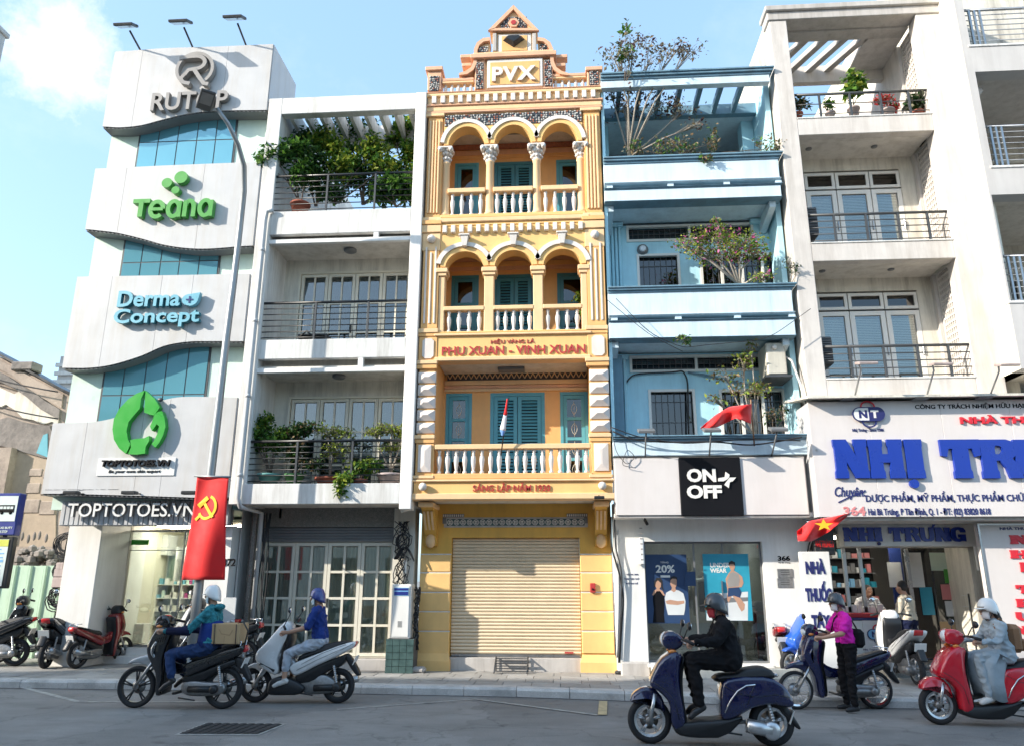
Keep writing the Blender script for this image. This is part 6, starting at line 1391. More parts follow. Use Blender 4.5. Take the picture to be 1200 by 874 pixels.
shape(p1, 'printed_skin', 'skin', [(209, 276), (222, 270), (230, 280), (229, 298), (224, 306), (236, 314), (244, 330), (238, 330), (226, 314), (214, 314), (202, 330), (197, 328), (204, 312), (214, 306), (209, 295)], .004)
shape(p1, 'printed_hair', 'hair', [(205, 280), (214, 266), (227, 266), (234, 276), (236, 300), (240, 312), (232, 306), (229, 285), (218, 275), (211, 282), (208, 300), (204, 300)], .005)
shape(p1, 'printed_man', 'poster_pale', [(262, 312), (278, 308), (294, 312), (310, 322), (318, 350), (316, 380), (312, 400), (255, 400), (248, 372), (243, 340), (248, 320)], .0045)
shape(p1, 'printed_skin', 'skin', [(264, 272), (276, 264), (286, 272), (286, 292), (281, 302), (284, 312), (276, 318), (266, 312), (269, 302), (263, 290)], .0055); shape(p1, 'printed_skin', 'skin', [(246, 350), (262, 345), (290, 350), (313, 348), (314, 358), (290, 364), (262, 362), (250, 360)], .006)
shape(p1, 'printed_hair', 'hair', [(262, 276), (264, 264), (276, 259), (288, 265), (288, 278), (284, 270), (270, 269)], .0062)
p2 = poster('underwear_poster', 'teal UNDER WEAR poster of an athlete in dark shorts and a grey vest', 394, 180, 543, 420, 'poster_teal')
shape(p2, 'printed_ground', 'poster_pale', [(394, 330), (440, 322), (543, 316), (543, 420), (394, 420)], .002)
shape(p2, 'printed_track', 'mid_grey', [(394, 350), (470, 338), (543, 336), (543, 350), (470, 356), (394, 372)], .0028)
pt(p2, 'UNDER', 407, 212, 478, 229, off=.03); pt(p2, 'WEAR', 407, 232, 466, 248, off=.03)
shape(p2, 'printed_body', 'skin', [(475, 214), (484, 208), (494, 212), (496, 228), (492, 240), (508, 250), (522, 262), (527, 285), (520, 300), (508, 300), (505, 318), (516, 340), (532, 362), (530, 380), (520, 388), (510, 372), (500, 350), (486, 330), (478, 345), (474, 355), (466, 345), (470, 315), (466, 295), (462, 270), (472, 252), (482, 240), (476, 228)], .004)
shape(p2, 'printed_vest', 'letter_grey', [(478, 250), (490, 244), (508, 252), (514, 270), (510, 296), (474, 300), (468, 280)], .005)
shape(p2, 'printed_shorts', 'poster_navy', [(472, 303), (510, 300), (520, 318), (514, 338), (492, 330), (470, 335)], .0052)
shape(p2, 'printed_hair', 'hair', [(472, 222), (474, 210), (484, 204), (496, 210), (497, 222), (490, 216), (480, 216)], .0054)
g = G().box(*(lambda a, b: (a[0], b[0], gy+.09, gy+.095, a[1], b[1]))(C8(321, 286), C8(342, 247))); bp_('door_notice', g, 'sign_white')
g = G().box(*(lambda a, b: (a[0], b[0], gy+.08, gy+.0885, a[1], b[1]))(C8(316, 295), C8(352, 244))); bp_('door_decal', g, 'poster_navy')
# projecting round-cornered light panel, wall print, number, plaques
a, b = C8(150, 220, gy-.35), C8(176, 122, gy-.35); xl = thing('projecting_sign', 'slim white projecting sign with small print at the left of the clothes shop window', 'sign', (a[0], gy-.35, a[1])); g = G().bbox(a[0], a[0]+.09, gy-.5, gy-.02, a[1], b[1], .02); part('sign_box', g, 'sign_white', xl)
g = G(); [g.box(a[0]+.02, a[0]+.07, gy-.504, gy-.5, a[1]+.08+k*.09, a[1]+.1+k*.09) for k in range(7)]; part('print', g, 'letter_grey', xl)
pt(bh, 'TẶNG 20%', 104, 250, 148, 258, 'navy_print', .01, gy-.002); pt(bh, 'ĐƯỢC MẶC THỬ', 98, 266, 150, 274, 'navy_print', .01, gy-.002); pt(bh, 'ĐỔI TRẢ DỄ', 104, 282, 146, 289, 'navy_print', .01, gy-.002)
pt(bh, '366', 651, 187, 694, 205, 'black_print', .04, gy-.002); pt(bh, 'Hai Bà Trưng', 653, 209, 695, 215, 'black_print', .0, gy-.002)
for ya, yb in ((234, 266), (268, 302)):
    a, b = C8(650, yb, gy), C8(703, ya, gy); g = G().bbox(a[0], b[0], gy-.015, gy-.001, a[1], b[1], .004); pq = bp_('plaque', g, 'cast_metal');
    g = G(); [g.box(a[0]+.06, b[0]-.06, gy-.018, gy-.0155, a[1]+.05+k*.04, a[1]+.06+k*.04) for k in range(3)]; part('plaque_print', g, 'dark_grey', pq)
q = C8(172, 68, gy-.3); cm = thing('dome_camera', 'small black camera hanging under the ON OFF sign box', 'camera', (q[0], gy-.3, q[1])); g = G().tube([(q[0], gy-.3, q[1]+.05), (q[0]+.03, gy-.38, q[1]-.03)], .03, 8); part('camera_body', g, 'black_paint', cm); g = G().tube([(q[0], gy-.3, q[1]+.14), (q[0], gy-.3, q[1]+.04)], .012, 6); part('bracket', g, 'black_paint', cm)
# floodlights standing on the ledge above the sign
for (bx, by_, hx, hy, lab) in ((756, 533, 757.5, 506, 'leftmost floodlight rising from the ON OFF sign box'), (831, 534, 834, 505, 'middle floodlight over the ON OFF sign box, by the red flag'), (904, 533, 912, 504, 'rightmost floodlight rising from the ON OFF sign box')):
    b0, h0 = at(bx, by_, SY+.1), at(hx, hy, SY-.5); t = thing('sign_floodlight', lab, 'floodlight', (b0[0], SY+.1, b0[1]), 'floodlights over the clothes shop sign')
    g = G().tube([(b0[0], SY+.1, b0[1]-.02), (h0[0], SY-.45, h0[1])], .014, 6); part('arm', g, 'mid_grey', t)
    g = G().bbox(-.15, .15, -.1, .1, -.025, .03, .01); g.xf(Matrix.Translation((h0[0], SY-.5, h0[1]+.02)) @ Matrix.Rotation(R(20), 4, 'X')); part('lamp_body', g, 'mid_grey', t)
# drooping red flag over the sign
def flag_cloth(par, pts_top, pts_bot, Yf, m='red_cloth', nx=16, nz=8, nm='cloth'):
    V = []
    for j in range(nz+1):
        v_ = j/nz
        for i in range(nx+1):
            u = i/nx*(len(pts_top)-1); k = min(int(u), len(pts_top)-2); f = u-k; a = (pts_top[k][0]*(1-f)+pts_top[k+1][0]*f, pts_top[k][1]*(1-f)+pts_top[k+1][1]*f); b = (pts_bot[k][0]*(1-f)+pts_bot[k+1][0]*f, pts_bot[k][1]*(1-f)+pts_bot[k+1][1]*f)
            px, py = a[0]*(1-v_)+b[0]*v_, a[1]*(1-v_)+b[1]*v_; yy = Yf+.10*math.sin(i*.75+v_*2.2)+.06*math.sin(v_*6+i*.3); q = at(px, py, yy); V.append((q[0], yy, q[1]))
    g = G(); g.add(V, grid_idx(nx, nz), smooth=True); o = part(nm, g, m, par); md = o.modifiers.new('thickness', 'SOLIDIFY'); md.thickness = .004; return V
f1 = thing('red_flag', 'bright red flag drooping over the floodlight above the ON OFF sign', 'flag', (at(850, 500, SY-.3)[0], SY-.3, 4.3))
flag_cloth(f1, [(821, 501), (838, 486), (855, 476), (881, 473)], [(823, 503), (842, 500), (862, 489), (880, 496)], SY-.35)
g = G(); q0, q1 = at(880, 471, SY-.33), at(884, 522, SY); g.tube([(q0[0], SY-.33, q0[1]+.05), (q1[0], SY, q1[1])], .014, 6); part('stick', g, 'wood', f1)
# cables looping across the blue front
cb = thing('facade_cables', 'black cables looped across the lower blue balcony and down its right edge', 'cables', (3, BYF, 4.4))
def cable(par, pts, r=.012, m='cable', nm='cable'):
    P_ = []
    for k in range(len(pts)-1):
        a, b = pts[k], pts[k+1]; n = 6
        for j in range(n):
            t = j/n; P_.append((a[0]*(1-t)+b[0]*t, a[1]*(1-t)+b[1]*t-(0), a[2]*(1-t)+b[2]*t))
    P_.append(pts[-1])
    for _ in range(3): P_ = [P_[0]]+[tuple((P_[i-1][c]+2*P_[i][c]+P_[i+1][c])/4 for c in range(3)) for i in range(1, len(P_)-1)]+[P_[-1]]
    g = G().tube(P_, r, 6); return part(nm, g, m, par)
def imc(pts, Y): return [(*(lambda q: (q[0], Y, q[1]))(at(x, y, Y)),) for x, y in pts]
cable(cb, imc([(718, 505), (740, 515), (784, 518), (840, 517), (880, 522), (940, 512)], BYF-.14), .014)
cable(cb, imc([(716, 500), (745, 511), (800, 520), (870, 514), (938, 516)], BYF-.17), .01)
cable(cb, imc([(731, 500), (732, 450), (742, 438), (790, 436), (800, 434), (806, 445), (807, 508)], -.06), .016, 'cable')
cable(cb, imc([(806, 436), (840, 442), (880, 452), (900, 450)], -.06), .02, 'ledge_blue')
cable(cb, imc([(722, 350), (760, 390), (800, 408), (830, 404), (900, 398), (950, 362)], BYF-.25), .006)
cable(cb, imc([(712, 352), (760, 392), (800, 412)], BYF-.2), .006)
for k in range(5):
    o = k*.03; cable(cb, [(BX1+.03+o, -1.05-o, 4.7), (BX1+.05+o*1.3+.03*math.sin(k), -1.15, 4.0), (BX1+.0+o, -1.2, 3.3), (BX1+.06+o, -1.1, 2.7), (BX1+.02+o*.6, -.3, 2.3), (BX1+.03+o*.5, -.1, 1.0)], .012, 'cable_white' if k % 2 else 'cable')
cable(cb, imc([(716, 500), (722, 530), (735, 545), (745, 535), (735, 525), (728, 545), (745, 548)], SY-.06), .006)
cj = thing('pilaster_cables', 'black cables and grey conduit dropping down beside the right yellow pier', 'cables', (.88, -.1, 1.5))
cable(cj, imc([(716, 605), (716, 640), (726, 672), (731, 700), (728, 740), (726, 776)], -.4), .016); cable(cj, imc([(720, 605), (721, 640), (729, 670), (728, 710), (725, 776)], -.43), .012); cable(cj, imc([(724, 620), (725, 700), (723, 770)], -.38), .02, 'pipe')
g = G();
for k in range(9): q = at(724+k*1.6, 778, -.5); g.ball((q[0], -.35+rr.uniform(-.05, .05), SW+.03), (.05, .05, .04), 6, 4)
part('fallen_coil', g, 'cable', cj)
# ================================================================== grey framed house at number 364
ch = thing('concrete_frame_house', 'beige concrete framed balcony house above the pharmacy sign', 'building', (6, 0, SW))
cp_ = lambda nm, g, m: part(nm, g, m, ch)
CX0, CXa, CXb, CX1 = 4.45, 4.80, 7.42, 7.92; CY = -1.0
Zc = lambda y, Y=CY, x=1010: ZZ(y, Y, x)
zc_top = Zc(7);
g = G().bbox(CX0, CXa, CY, CY+.35, Zc(468), Zc(20), .01); cp_('left_pier', g, 'concrete_pale')
g = G().box(CX0+.01, CXa-.02, CY+.35, 11, Zc(468), zc_top-.05); cp_('side_wall', g, 'old_wall')
g = G().bbox(CXb, CX1, CY+.0, CY+.35, Zc(468), Zc(20), .01); cp_('right_pier', g, 'concrete_pale')
g = G().bbox(CX0-.04, CX1+.02, CY-.03, CY+.35, Zc(20), Zc(11), .01); cp_('roof_beam', g, 'concrete'); g = G().bbox(CX0-.08, CX1+.03, CY-.09, CY+.4, Zc(10.9), Zc(5), .012); cp_('roof_cornice', g, 'concrete')
LV = [(137, 156), (284.5, 305), (444.5, 468)]        # slab faces
for a, b in LV:
    g = G().bbox(CXa+.001, CXb-.001, CY+.004, CY+.2, Zc(b), Zc(a), .008); cp_('slab_edge', g, 'concrete_pale')
    g = G().bbox(CXa+.001, CXb-.001, CY-.012, CY+.16, Zc(a)+.001, Zc(a)+.03, .006); cp_('sill', g, 'white_plaster')
    g = G().box(CXa, CXb, CY+.201, 3, Zc(b)+.05, Zc(b)+.2); cp_('floor_slab', g, 'soffit')
    for k in range(3): g = G().bbox(CXa, CXb, CY+.201+k*.09, CY+.285+k*.09, Zc(b)+.0+k*.018, Zc(b)+.051, .004); cp_('soffit_moulding', g, 'soffit')
# top storey: beams with open roof
g = G().box(CXa, CXb, CY+.35, -.35, Zc(22), Zc(14)); cp_('ceiling', g, 'concrete')
for k in range(4): x = CXa+.5+k*.42; g = G().prism([(x, -.35), (x+.15, -.35), (x-.3, .7), (x-.45, .7)], Zc(22)-.0, Zc(16), axis='z'); cp_('roof_slat', g, 'concrete')
g = G().box(CXa+1.85, CXb, -.35, .7, Zc(22)-.0, Zc(16)); cp_('ceiling', g, 'concrete_pale')
g = G().box(CXa, CXb, .7, .85, Zc(22)-.25, Zc(14)); cp_('rear_beam', g, 'concrete_pale')
g = G().box(CXa, CXb+.2, 4.6, 4.7, Zc(140), Zc(100)+.6); cp_('awning', g, 'awning_green')
g = G();
for k in range(9): g.tube([(CXa+.1+k*.17, 2.2, Zc(120)+.3), (CXa+.1+k*.17, 3.4, Zc(120)+.55)], .06, 6)
tin = cp_('tin_roof', g, 'tin_red'); tin['kind'] = 'stuff'
# right return wall with breeze blocks (faces left)
def breeze(z0, z1, yb):
    g = G(); xw = CXb+.06; g.box(xw, xw+.12, CY+.35, -.35, z0, z1) if 0 else None
    y0_, y1_ = CY+.38, -.12+.0
    ny, nz = 7, max(4, int((z1-z0-.15)/.115)); dy = (y1_-y0_)/ny; dz = (z1-z0-.1)/nz
    holes = [(y0_+i*dy+dy*.2, y0_+(i+1)*dy-dy*.16, z0+.08+j*dz+dz*.2, z0+.08+(j+1)*dz-dz*.16) for i in range(ny) for j in range(nz)]
    wall(g, CY+.351, y1_+.05, z0, z1, -xw-.1, -xw, holes); g.v = [(-b, a, c) for a, b, c in g.v]
    o = cp_('breeze_wall', g, 'concrete_pale')
    g = G().box(xw+.2, xw+.25, CY+.35, .2, z0, z1); cp_('breeze_backing', g, 'interior_dark')  # near-black sheet: the shade inside the holes put into its colour
    g = G().box(CXb+.0, CXb+.14, y1_+.06, 3 if z1 > Zc(100) else .35, z0, z1); cp_('return_wall', g, 'concrete_pale')
breeze(Zc(137), Zc(22), 0); breeze(Zc(284.5), Zc(156)+.05, 0); breeze(Zc(444.5), Zc(305)+.05, 0)
# glazed doors with transoms
def glazed(z0, z1, ytr0, ytr1, xs_):
    Yw = .05; zt0, zt1 = ZZ(ytr1, Yw, 1000), ZZ(ytr0, Yw, 1000)
    X = [XX(x, (ytr0+ytr1)/2+60, Yw) for x in xs_]; X[0] = CXa
    g = G(); wall(g, CXa, CXb+.1, z0, z1, Yw, Yw+.15, [(CXa, X[-1], z0, zt1+.04)]); cp_('back_wall', g, 'cream_wall')
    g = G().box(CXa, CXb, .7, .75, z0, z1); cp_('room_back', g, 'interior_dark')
    for a, b in zip(X, X[1:]):
        g = G(); frame(g, a+.01, b-.01, z0+.02, zt0-.04, Yw, Yw+.06, .09, .12); d = part('door_leaf', g, 'white_paint', ch)
        g = G().box(a+.1, b-.1, Yw+.03, Yw+.036, z0+.14, zt0-.13); part('pane', g, 'clear_glass', d)
        g = G(); hh = .035; nb_ = int((zt0-z0-.3)/hh)
        for k in range(nb_): zz = z0+.15+k*hh; g.add([(a+.1, Yw+.1, zz), (b-.1, Yw+.1, zz), (b-.1, Yw+.112, zz+hh*.9), (a+.1, Yw+.112, zz+hh*.9)], [(0, 1, 2, 3)])
        part('blind', g, 'blind', d)
        g = G(); frame(g, a+.01, b-.01, zt0, zt1, Yw, Yw+.06, .06); w_ = part('transom', g, 'white_paint', ch); g = G().box(a+.07, b-.07, Yw+.03, Yw+.036, zt0+.06, zt1-.06); part('pane', g, 'dark_glass', w_)
        g = G().bbox(b-.06, b-.035, Yw-.04, Yw, z0+.75, z0+.95, .005); part('handle', g, 'steel', d)
glazed(Zc(284.5), Zc(156)+.06, 202, 221, (928, 949, 986, 1027, 1064))
glazed(Zc(444.5), Zc(305)+.06, 344, 363, (941, 963, 1001, 1044, 1085))
for (x_, y_) in ((949, 187), (1026, 184)): q = at(x_, y_, -.4); g = G().lathe([(.06, Zc(156)+.03), (.07, Zc(156)+.06)], (q[0], -.4, 0), n=10); cp_('downlight', g, 'mid_grey')
for (x_, y_) in ((965, 331), (1046, 329)): q = at(x_, y_, -.4); g = G().lathe([(.06, Zc(305)+.03), (.07, Zc(305)+.06)], (q[0], -.4, 0), n=10); cp_('downlight', g, 'mid_grey')
for (a, yr, lab) in ((137, 109, 'grey railing of the topmost open balcony with plants on the concrete house'), (284.5, 251, 'grey railing of the middle balcony on the concrete house'), (444.5, 406, 'grey railing of the balcony just above the pharmacy sign')):
    t = railing(Zc(a)+.02, Zc(yr, CY+.06), CXa, CXb+.02, CY+.06, 4 if a > 200 else 2, [CXa+.5, CXa+1.1, CXa+1.7, CXa+2.25], mtop='dark_grey', m='dark_grey', label=lab)
# condenser units on the left of the balconies
for (y0_, y1_, lab) in ((243, 276, 'dark louvred air conditioner on the middle balcony of the concrete house'), (395, 427, 'dark louvred air conditioner on the balcony just above the pharmacy sign')):
    q = at(937 if y0_ < 300 else 955, y1_, -.55); t = thing('air_conditioner', lab, 'air conditioner', (q[0], -.5, q[1])); xa = CXa+.01
    z0, z1 = ZZ(y1_, -.8, 945), ZZ(y0_, -.8, 945); wq = .24; g = G().bbox(xa, xa+wq, -.8, -.1, z0, z1, .02); part('casing', g, 'ac_dark', t)
    for hf in (0, 1):
        for k in range(5): zz = z0+.04+(z1-z0)*.5*hf+k*(z1-z0)*.085; g = G().bbox(xa+.03, xa+wq-.03, -.82, -.801, zz, zz+.014, .003); part('louvre', g, 'mid_grey', t)
# ================================================================== white building at the right edge
rb2 = thing('stepped_apartment', 'white apartment building with a bright flank and stacked balconies at the right edge', 'building', (10, 0, SW))
rp_ = lambda nm, g, m: part(nm, g, m, rb2)
RX = CX1-.03
Yfr = atX(1157, 215, RX)[0]; Yfr = max(-2.6, min(-1.3, Yfr));
zlow = atX(1185, 432, RX)[1]
zlow = ZZ(432, Yfr, 1190)
g = G();
Rz = lambda y, x=1180: ZZ(y, Yfr, x)
bx1 = 14.
ops = [(XX(1133, 30, Yfr), bx1-1, Rz(54), Rz(-60)), (XX(1153, 140, Yfr), bx1-1, Rz(197), Rz(83)), (XX(1173, 290, Yfr), bx1-1, Rz(356), Rz(228))]
g = G(); wall(g, RX, bx1, zlow, 15.5, Yfr, Yfr+.3, ops); rp_('front_wall', g, 'grey_face')
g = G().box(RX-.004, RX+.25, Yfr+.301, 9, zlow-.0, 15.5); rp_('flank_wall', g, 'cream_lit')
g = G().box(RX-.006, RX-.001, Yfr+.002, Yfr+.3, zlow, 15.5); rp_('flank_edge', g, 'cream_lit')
g = G().box(RX+.25, bx1, 1.4, 9, SW, 15.5); rp_('rear_wall', g, 'cream_wall')
for k, (a, b, c, d) in enumerate(ops):
    g = G().box(RX+.25, bx1, Yfr+.301, 1.4, c-.25, c-.02); rp_('balcony_slab', g, 'soffit')
    g = G().bbox(a-.05, b, Yfr-.02, Yfr+.3, c+.001, c+.05, .006); rp_('sill', g, 'white_plaster')
    g = G(); zt_ = min(d, c+2.5); frame(g, RX+.6, RX+3.6, c+.02, zt_-.5, 1.3, 1.36, .07);
    for q_ in range(1, 4): g.box(RX+.6+q_*.75-.04, RX+.6+q_*.75+.04, 1.3, 1.36, c+.09, zt_-.57)
    g.box(RX+.67, RX+3.53, 1.31, 1.35, c+1.75, c+1.83); wd = rp_('window', g, 'white_paint')
    for q_ in range(4): g = G().box(RX+.6+q_*.75+.05, RX+.6+(q_+1)*.75-.05, 1.34, 1.345, c+.1, zt_-.6); part('pane', g, 'dark_glass', wd)
    t = railing(c+.05, c+.95, a, b, Yfr+.12, 7, [a+.15, a+.25, a+.35, a+1.4], mtop='steel', m='steel', label=['pale metal railing of the topmost balcony at the right edge', 'pale metal railing of the second balcony from the top at the right edge', 'pale metal railing of the lowest balcony at the right edge'][k])
g = G().box(RX, bx1, Yfr+.301, 1.4, zlow+.0, zlow+.2); rp_('soffit', g, 'soffit')
q = at(1180, 98, -.3); g = G().lathe([(.12, ops[1][3]+.1), (.2, ops[1][3]+.16), (.2, ops[1][3]+.22)], (ops[1][0]+.45, -.6, 0), n=18); rp_('ceiling_lamp', g, 'lamp_glass')
g = G().box(RX+.25, bx1, Yfr+.31, 1.39, ops[1][3]+.2, ops[1][3]+.3); rp_('ceiling', g, 'concrete_pale')
g = G().box(RX+.3, RX+.5, -.6, 1.4, Zc(470), zlow+.01); rp_('lower_pier', g, 'cream_wall')
g = G().box(RX-.0, RX+.3, CY+.4, 1.4, Zc(470), zlow+.02); rp_('lower_pier', g, 'concrete_pale')
g = G(); frame(g, RX+.7, RX+3, Zc(470), zlow-.5, 1.2, 1.3, .08); rp_('window', g, 'dark_grey')
# ================================================================== pharmacy sign
NY = -1.3
nx0, nx1 = XX(951, 520, NY), XX(1200, 520, NY)+1.6; nz0, nz1 = ZZ(605, NY, 1080), ZZ(469, NY, 1080)
ns = thing('pharmacy_sign', 'large white pharmacy signboard with blue NHỊ TRƯNG letters at the right', 'sign', ((nx0+nx1)/2, NY, nz0))
np_ = lambda nm, g, m: part(nm, g, m, ns)
seams = [nx0, nx0+1.02, nx0+2.25, nx0+3.4, nx1]
for a, b in zip(seams, seams[1:]): g = G().bbox(a+.001, b-.001, NY, NY+.03, nz0, nz1, .004); np_('face_panel', g, 'sign_pale')
g = G().box(nx0+.01, nx1-.01, NY+.031, -.2, nz0+.01, nz1-.01); np_('box', g, 'panel_side')
g = G(); g.rings([[(nx0-.2, -.5, nz1+.16), (nx1, -.5, nz1+.16), (nx1, -.5, nz1+.2), (nx0-.2, -.5, nz1+.2)], [(nx0-.06, NY-.25, nz1+.01), (nx1, NY-.25, nz1+.01), (nx1, NY-.25, nz1+.05), (nx0-.06, NY-.25, nz1+.05)]]); np_('hood', g, 'cream_wall')
N3 = lambda cx, cy, Y=NY-.05: at(920+cx/4.286, 440+cy/4.286, Y)
def nt_(s, xa, ya, xb, yb, m, off=.02, d=.01, Y=NY-.01, par=ns, ref=None, shear=0., nm='lettering', spacing=1.):
    a, b = N3(xa, yb, Y), N3(xb, ya, Y); text(s, a[0], b[0], a[1], b[1], Y, d, m, par, offset=off, z1ref=ref, shear=shear, name=nm, spacing=spacing)
# big slab letters, each on its own
D0, D1 = NY-.11, NY-.001
def slab(letter, xa, xb, ya, yb, m, par, Yb, d, F=N3, hook=False, dot=False):
    a, b = F(xa, yb, Yb-d), F(xb, ya, Yb-d); x0_, z0_, x1_, z1_ = a[0], a[1], b[0], b[1]; w_ = x1_-x0_; h = z1_-z0_; g = G(); eps = [0.]
    def bx(u0, u1, v0, v1): eps[0] += .0016; g.box(x0_+u0*w_, x0_+u1*w_, Yb-d-eps[0], Yb, z0_+v0*h, z0_+v1*h)
    def pg(pts): eps[0] += .0016; g.prism([(x0_+u*w_, z0_+v*h) for u, v in pts], Yb-d-eps[0], Yb)
    def wob(u0, u1):     # stem with notched ends
        pg([(u0-.03, 0), (u1+.03, 0), (u1+.03, .16), (u1, .22), (u1, .78), (u1+.03, .84), (u1+.03, 1), (u0-.03, 1), (u0-.03, .84), (u0, .78), (u0, .22), (u0-.03, .16)])
    if letter == 'N': wob(.04, .36); wob(.64, .96); pg([(.02, 1), (.40, 1), (.98, 0), (.60, 0)])
    if letter == 'H': wob(.04, .40); wob(.60, .96); bx(.3, .7, .4, .62)
    if letter == 'I': wob(.12, .88)
    if letter == 'T': wob(.30, .70); pg([(0, 1), (1, 1), (1, .58), (.86, .55), (.80, .76), (.20, .76), (.14, .55), (0, .58)])
    if letter == 'R':
        wob(.05, .40); pg([(.3, 1), (.7, 1), (.88, .93), (.95, .78), (.93, .62), (.8, .5), (.6, .45), (.3, .45), (.3, .62), (.52, .62), (.6, .7), (.58, .8), (.5, .84), (.3, .84)]); pg([(.5, .5), (.78, .52), (.92, .35), (.98, .12), (1, 0), (.68, 0), (.62, .25), (.5, .42)])
    if letter == 'U': pg([(0, 1), (.34, 1), (.34, .35), (.40, .2), (.5, .16), (.6, .2), (.64, .35), (.64, 1), (.96, 1), (.96, .35), (.9, .12), (.7, 0), (.3, 0), (.08, .12), (.0, .35)])
    if letter == 'G': pg([(1, .78), (.88, .96), (.6, 1.02), (.3, 1), (.08, .85), (0, .5), (.06, .16), (.28, 0), (.55, -.02), (.75, .06), (.98, 0), (.98, .5), (.52, .5), (.52, .3), (.66, .3), (.62, .2), (.5, .17), (.38, .25), (.34, .5), (.38, .76), (.5, .84), (.64, .78), (.7, .64), (1, .64)])
    if hook: pg([(.8, .9), (1.0, 1.0), (1.12, 1.18), (1.0, 1.3), (.92, 1.24), (.97, 1.15), (.9, 1.06)])
    part('letter', g, m, par)
    if dot: q_ = F((xa+xb)/2, yb+27, Yb-d); g = G().lathe([(h*.115, Yb-d), (h*.115, Yb)], (q_[0], 0, q_[1]), 'y', 20, smooth=False); part('letter_dot', g, m, par)
for L_, xa, xb, kw in (('N', 252, 412, {}), ('H', 428, 590, {}), ('I', 606, 697, {'dot': True}), ('T', 798, 976, {}), ('R', 990, 1172, {}), ('U', 1172, 1360, {'hook': True}), ('N', 1380, 1550, {}), ('G', 1570, 1740, {})):
    slab(L_, xa+5, xb-5, 318, 514, 'royal_blue', ns, NY-.001, .06, **kw)
nt_('CÔNG TY TRÁCH NHIỆM HỮU HẠN', 655, 138, 1215, 166, 'black_print', .012, ref='CONG')
nt_('NHÀ THUỐC', 885, 200, 1390, 240, 'red_sign', .03, .035, NY-.036, ref='NHA')
nt_('Chuyên:', 252, 556, 402, 606, 'navy_print', .01, ref='Ch', shear=.25)
g = G(); stroke(g, [N3(272, 634), N3(330, 606), N3(408, 578)], .02, NY-.012, NY-.001); np_('flourish', g, 'navy_print')
nt_('DƯỢC PHẨM, MỸ PHẨM, THỰC PHẨM CHỨC NĂNG', 408, 594, 1360, 632, 'navy_print', .012, ref='DUOC')
nt_('364', 296, 655, 402, 702, 'red_faded', .03); nt_('Hai Bà Trưng, P Tân Định, Q. 1 - ĐT: (02) 83820 8618', 420, 664, 1030, 698, 'navy_print', .012, ref='Hi')
nt_('Nhị Trưng - Since 1986', 340, 262, 494, 284, 'navy_print', .005)
def nt_logo(par, F, cx, cy, k, Y, lab=True):
    c = F(cx, cy, Y); s_ = k
    g = G();
    for (ang0, ang1, zc, m) in ((0, 180, .5, 0), (180, 360, -.5, 1)):
        pts = [(c[0]+s_*.42*math.cos(R(a)), c[1]+s_*(zc+.34*math.sin(R(a)))) for a in np.linspace(ang0-8, ang1+8, 14)]; g2 = G(); stroke(g2, pts, s_*.1, Y-.012, Y-.001); part('emblem_loop', g2, 'red_sign' if m == 0 else 'navy_print', par)
    g = G(); pts = arc(c[0]-s_*.55, c[1], s_*.42, s_*.42, 90, 270, 10)+[(c[0], c[1]-s_*.42), (c[0], c[1]+s_*.42)]; g.prism(pts, Y-.02, Y-.001); part('emblem_half', g, 'sign_white' if k > .2 else 'info_blue', par)
    g = G(); g.prism(arc(c[0]+s_*.55, c[1], s_*.42, s_*.42, -90, 90, 10)+[(c[0], c[1]+s_*.42), (c[0], c[1]-s_*.42)], Y-.022, Y-.001); part('emblem_half', g, 'navy_print', par)
    g = G(); st = arc(c[0]-s_*.55, c[1], s_*.44, s_*.44, 90, 270, 10)+arc(c[0]+s_*.55, c[1], s_*.44, s_*.44, -90, 90, 10); stroke(g, st+[st[0]], s_*.06, Y-.024, Y-.001); part('emblem_outline', g, 'navy_print', par)
    text('N', c[0]-s_*.62, c[0]-s_*.1, c[1]-s_*.26, c[1]+s_*.26, Y-.024, .006, 'navy_print', par, offset=.05); text('T', c[0]+s_*.12, c[0]+s_*.62, c[1]-s_*.26, c[1]+s_*.26, Y-.026, .006, 'sign_white', par, offset=.05)
nt_logo(ns, N3, 418, 193, .27, NY-.03)
g = G()
# arm lamps over the sign
for (bx, by_, hx, hy, lab) in ((1001, 466, 1016, 426, 'leftmost arm lamp over the pharmacy sign'), (1085, 466, 1103, 427, 'middle arm lamp over the pharmacy sign'), (1159, 465, 1181, 428, 'rightmost arm lamp over the pharmacy sign')):
    b0, h0 = at(bx, by_, NY-.1), at(hx, hy, NY-.6); t = thing('arm_lamp', lab, 'lamp', (b0[0], NY-.1, b0[1]), 'lamps on long arms over the pharmacy sign')
    g = G().tube([(b0[0], NY-.1, b0[1]-.02), (b0[0]+(h0[0]-b0[0])*.6, NY-.4, h0[1]-.05), (h0[0]-.12, NY-.55, h0[1]+.02)], .016, 6); part('arm', g, 'steel', t)
    g = G().bbox(-.17, .15, -.1, .1, -.02, .03, .01); g.xf(Matrix.Translation((h0[0], NY-.6, h0[1])) @ Matrix.Rotation(R(15), 4, 'X')); part('lamp_body', g, 'pot_pale', t)
    g = G().bbox(b0[0]-.22, b0[0]+.02, NY-.2, NY-.02, b0[1]-.03, b0[1]+.0, .008); part('foot', g, 'cast_metal', t)
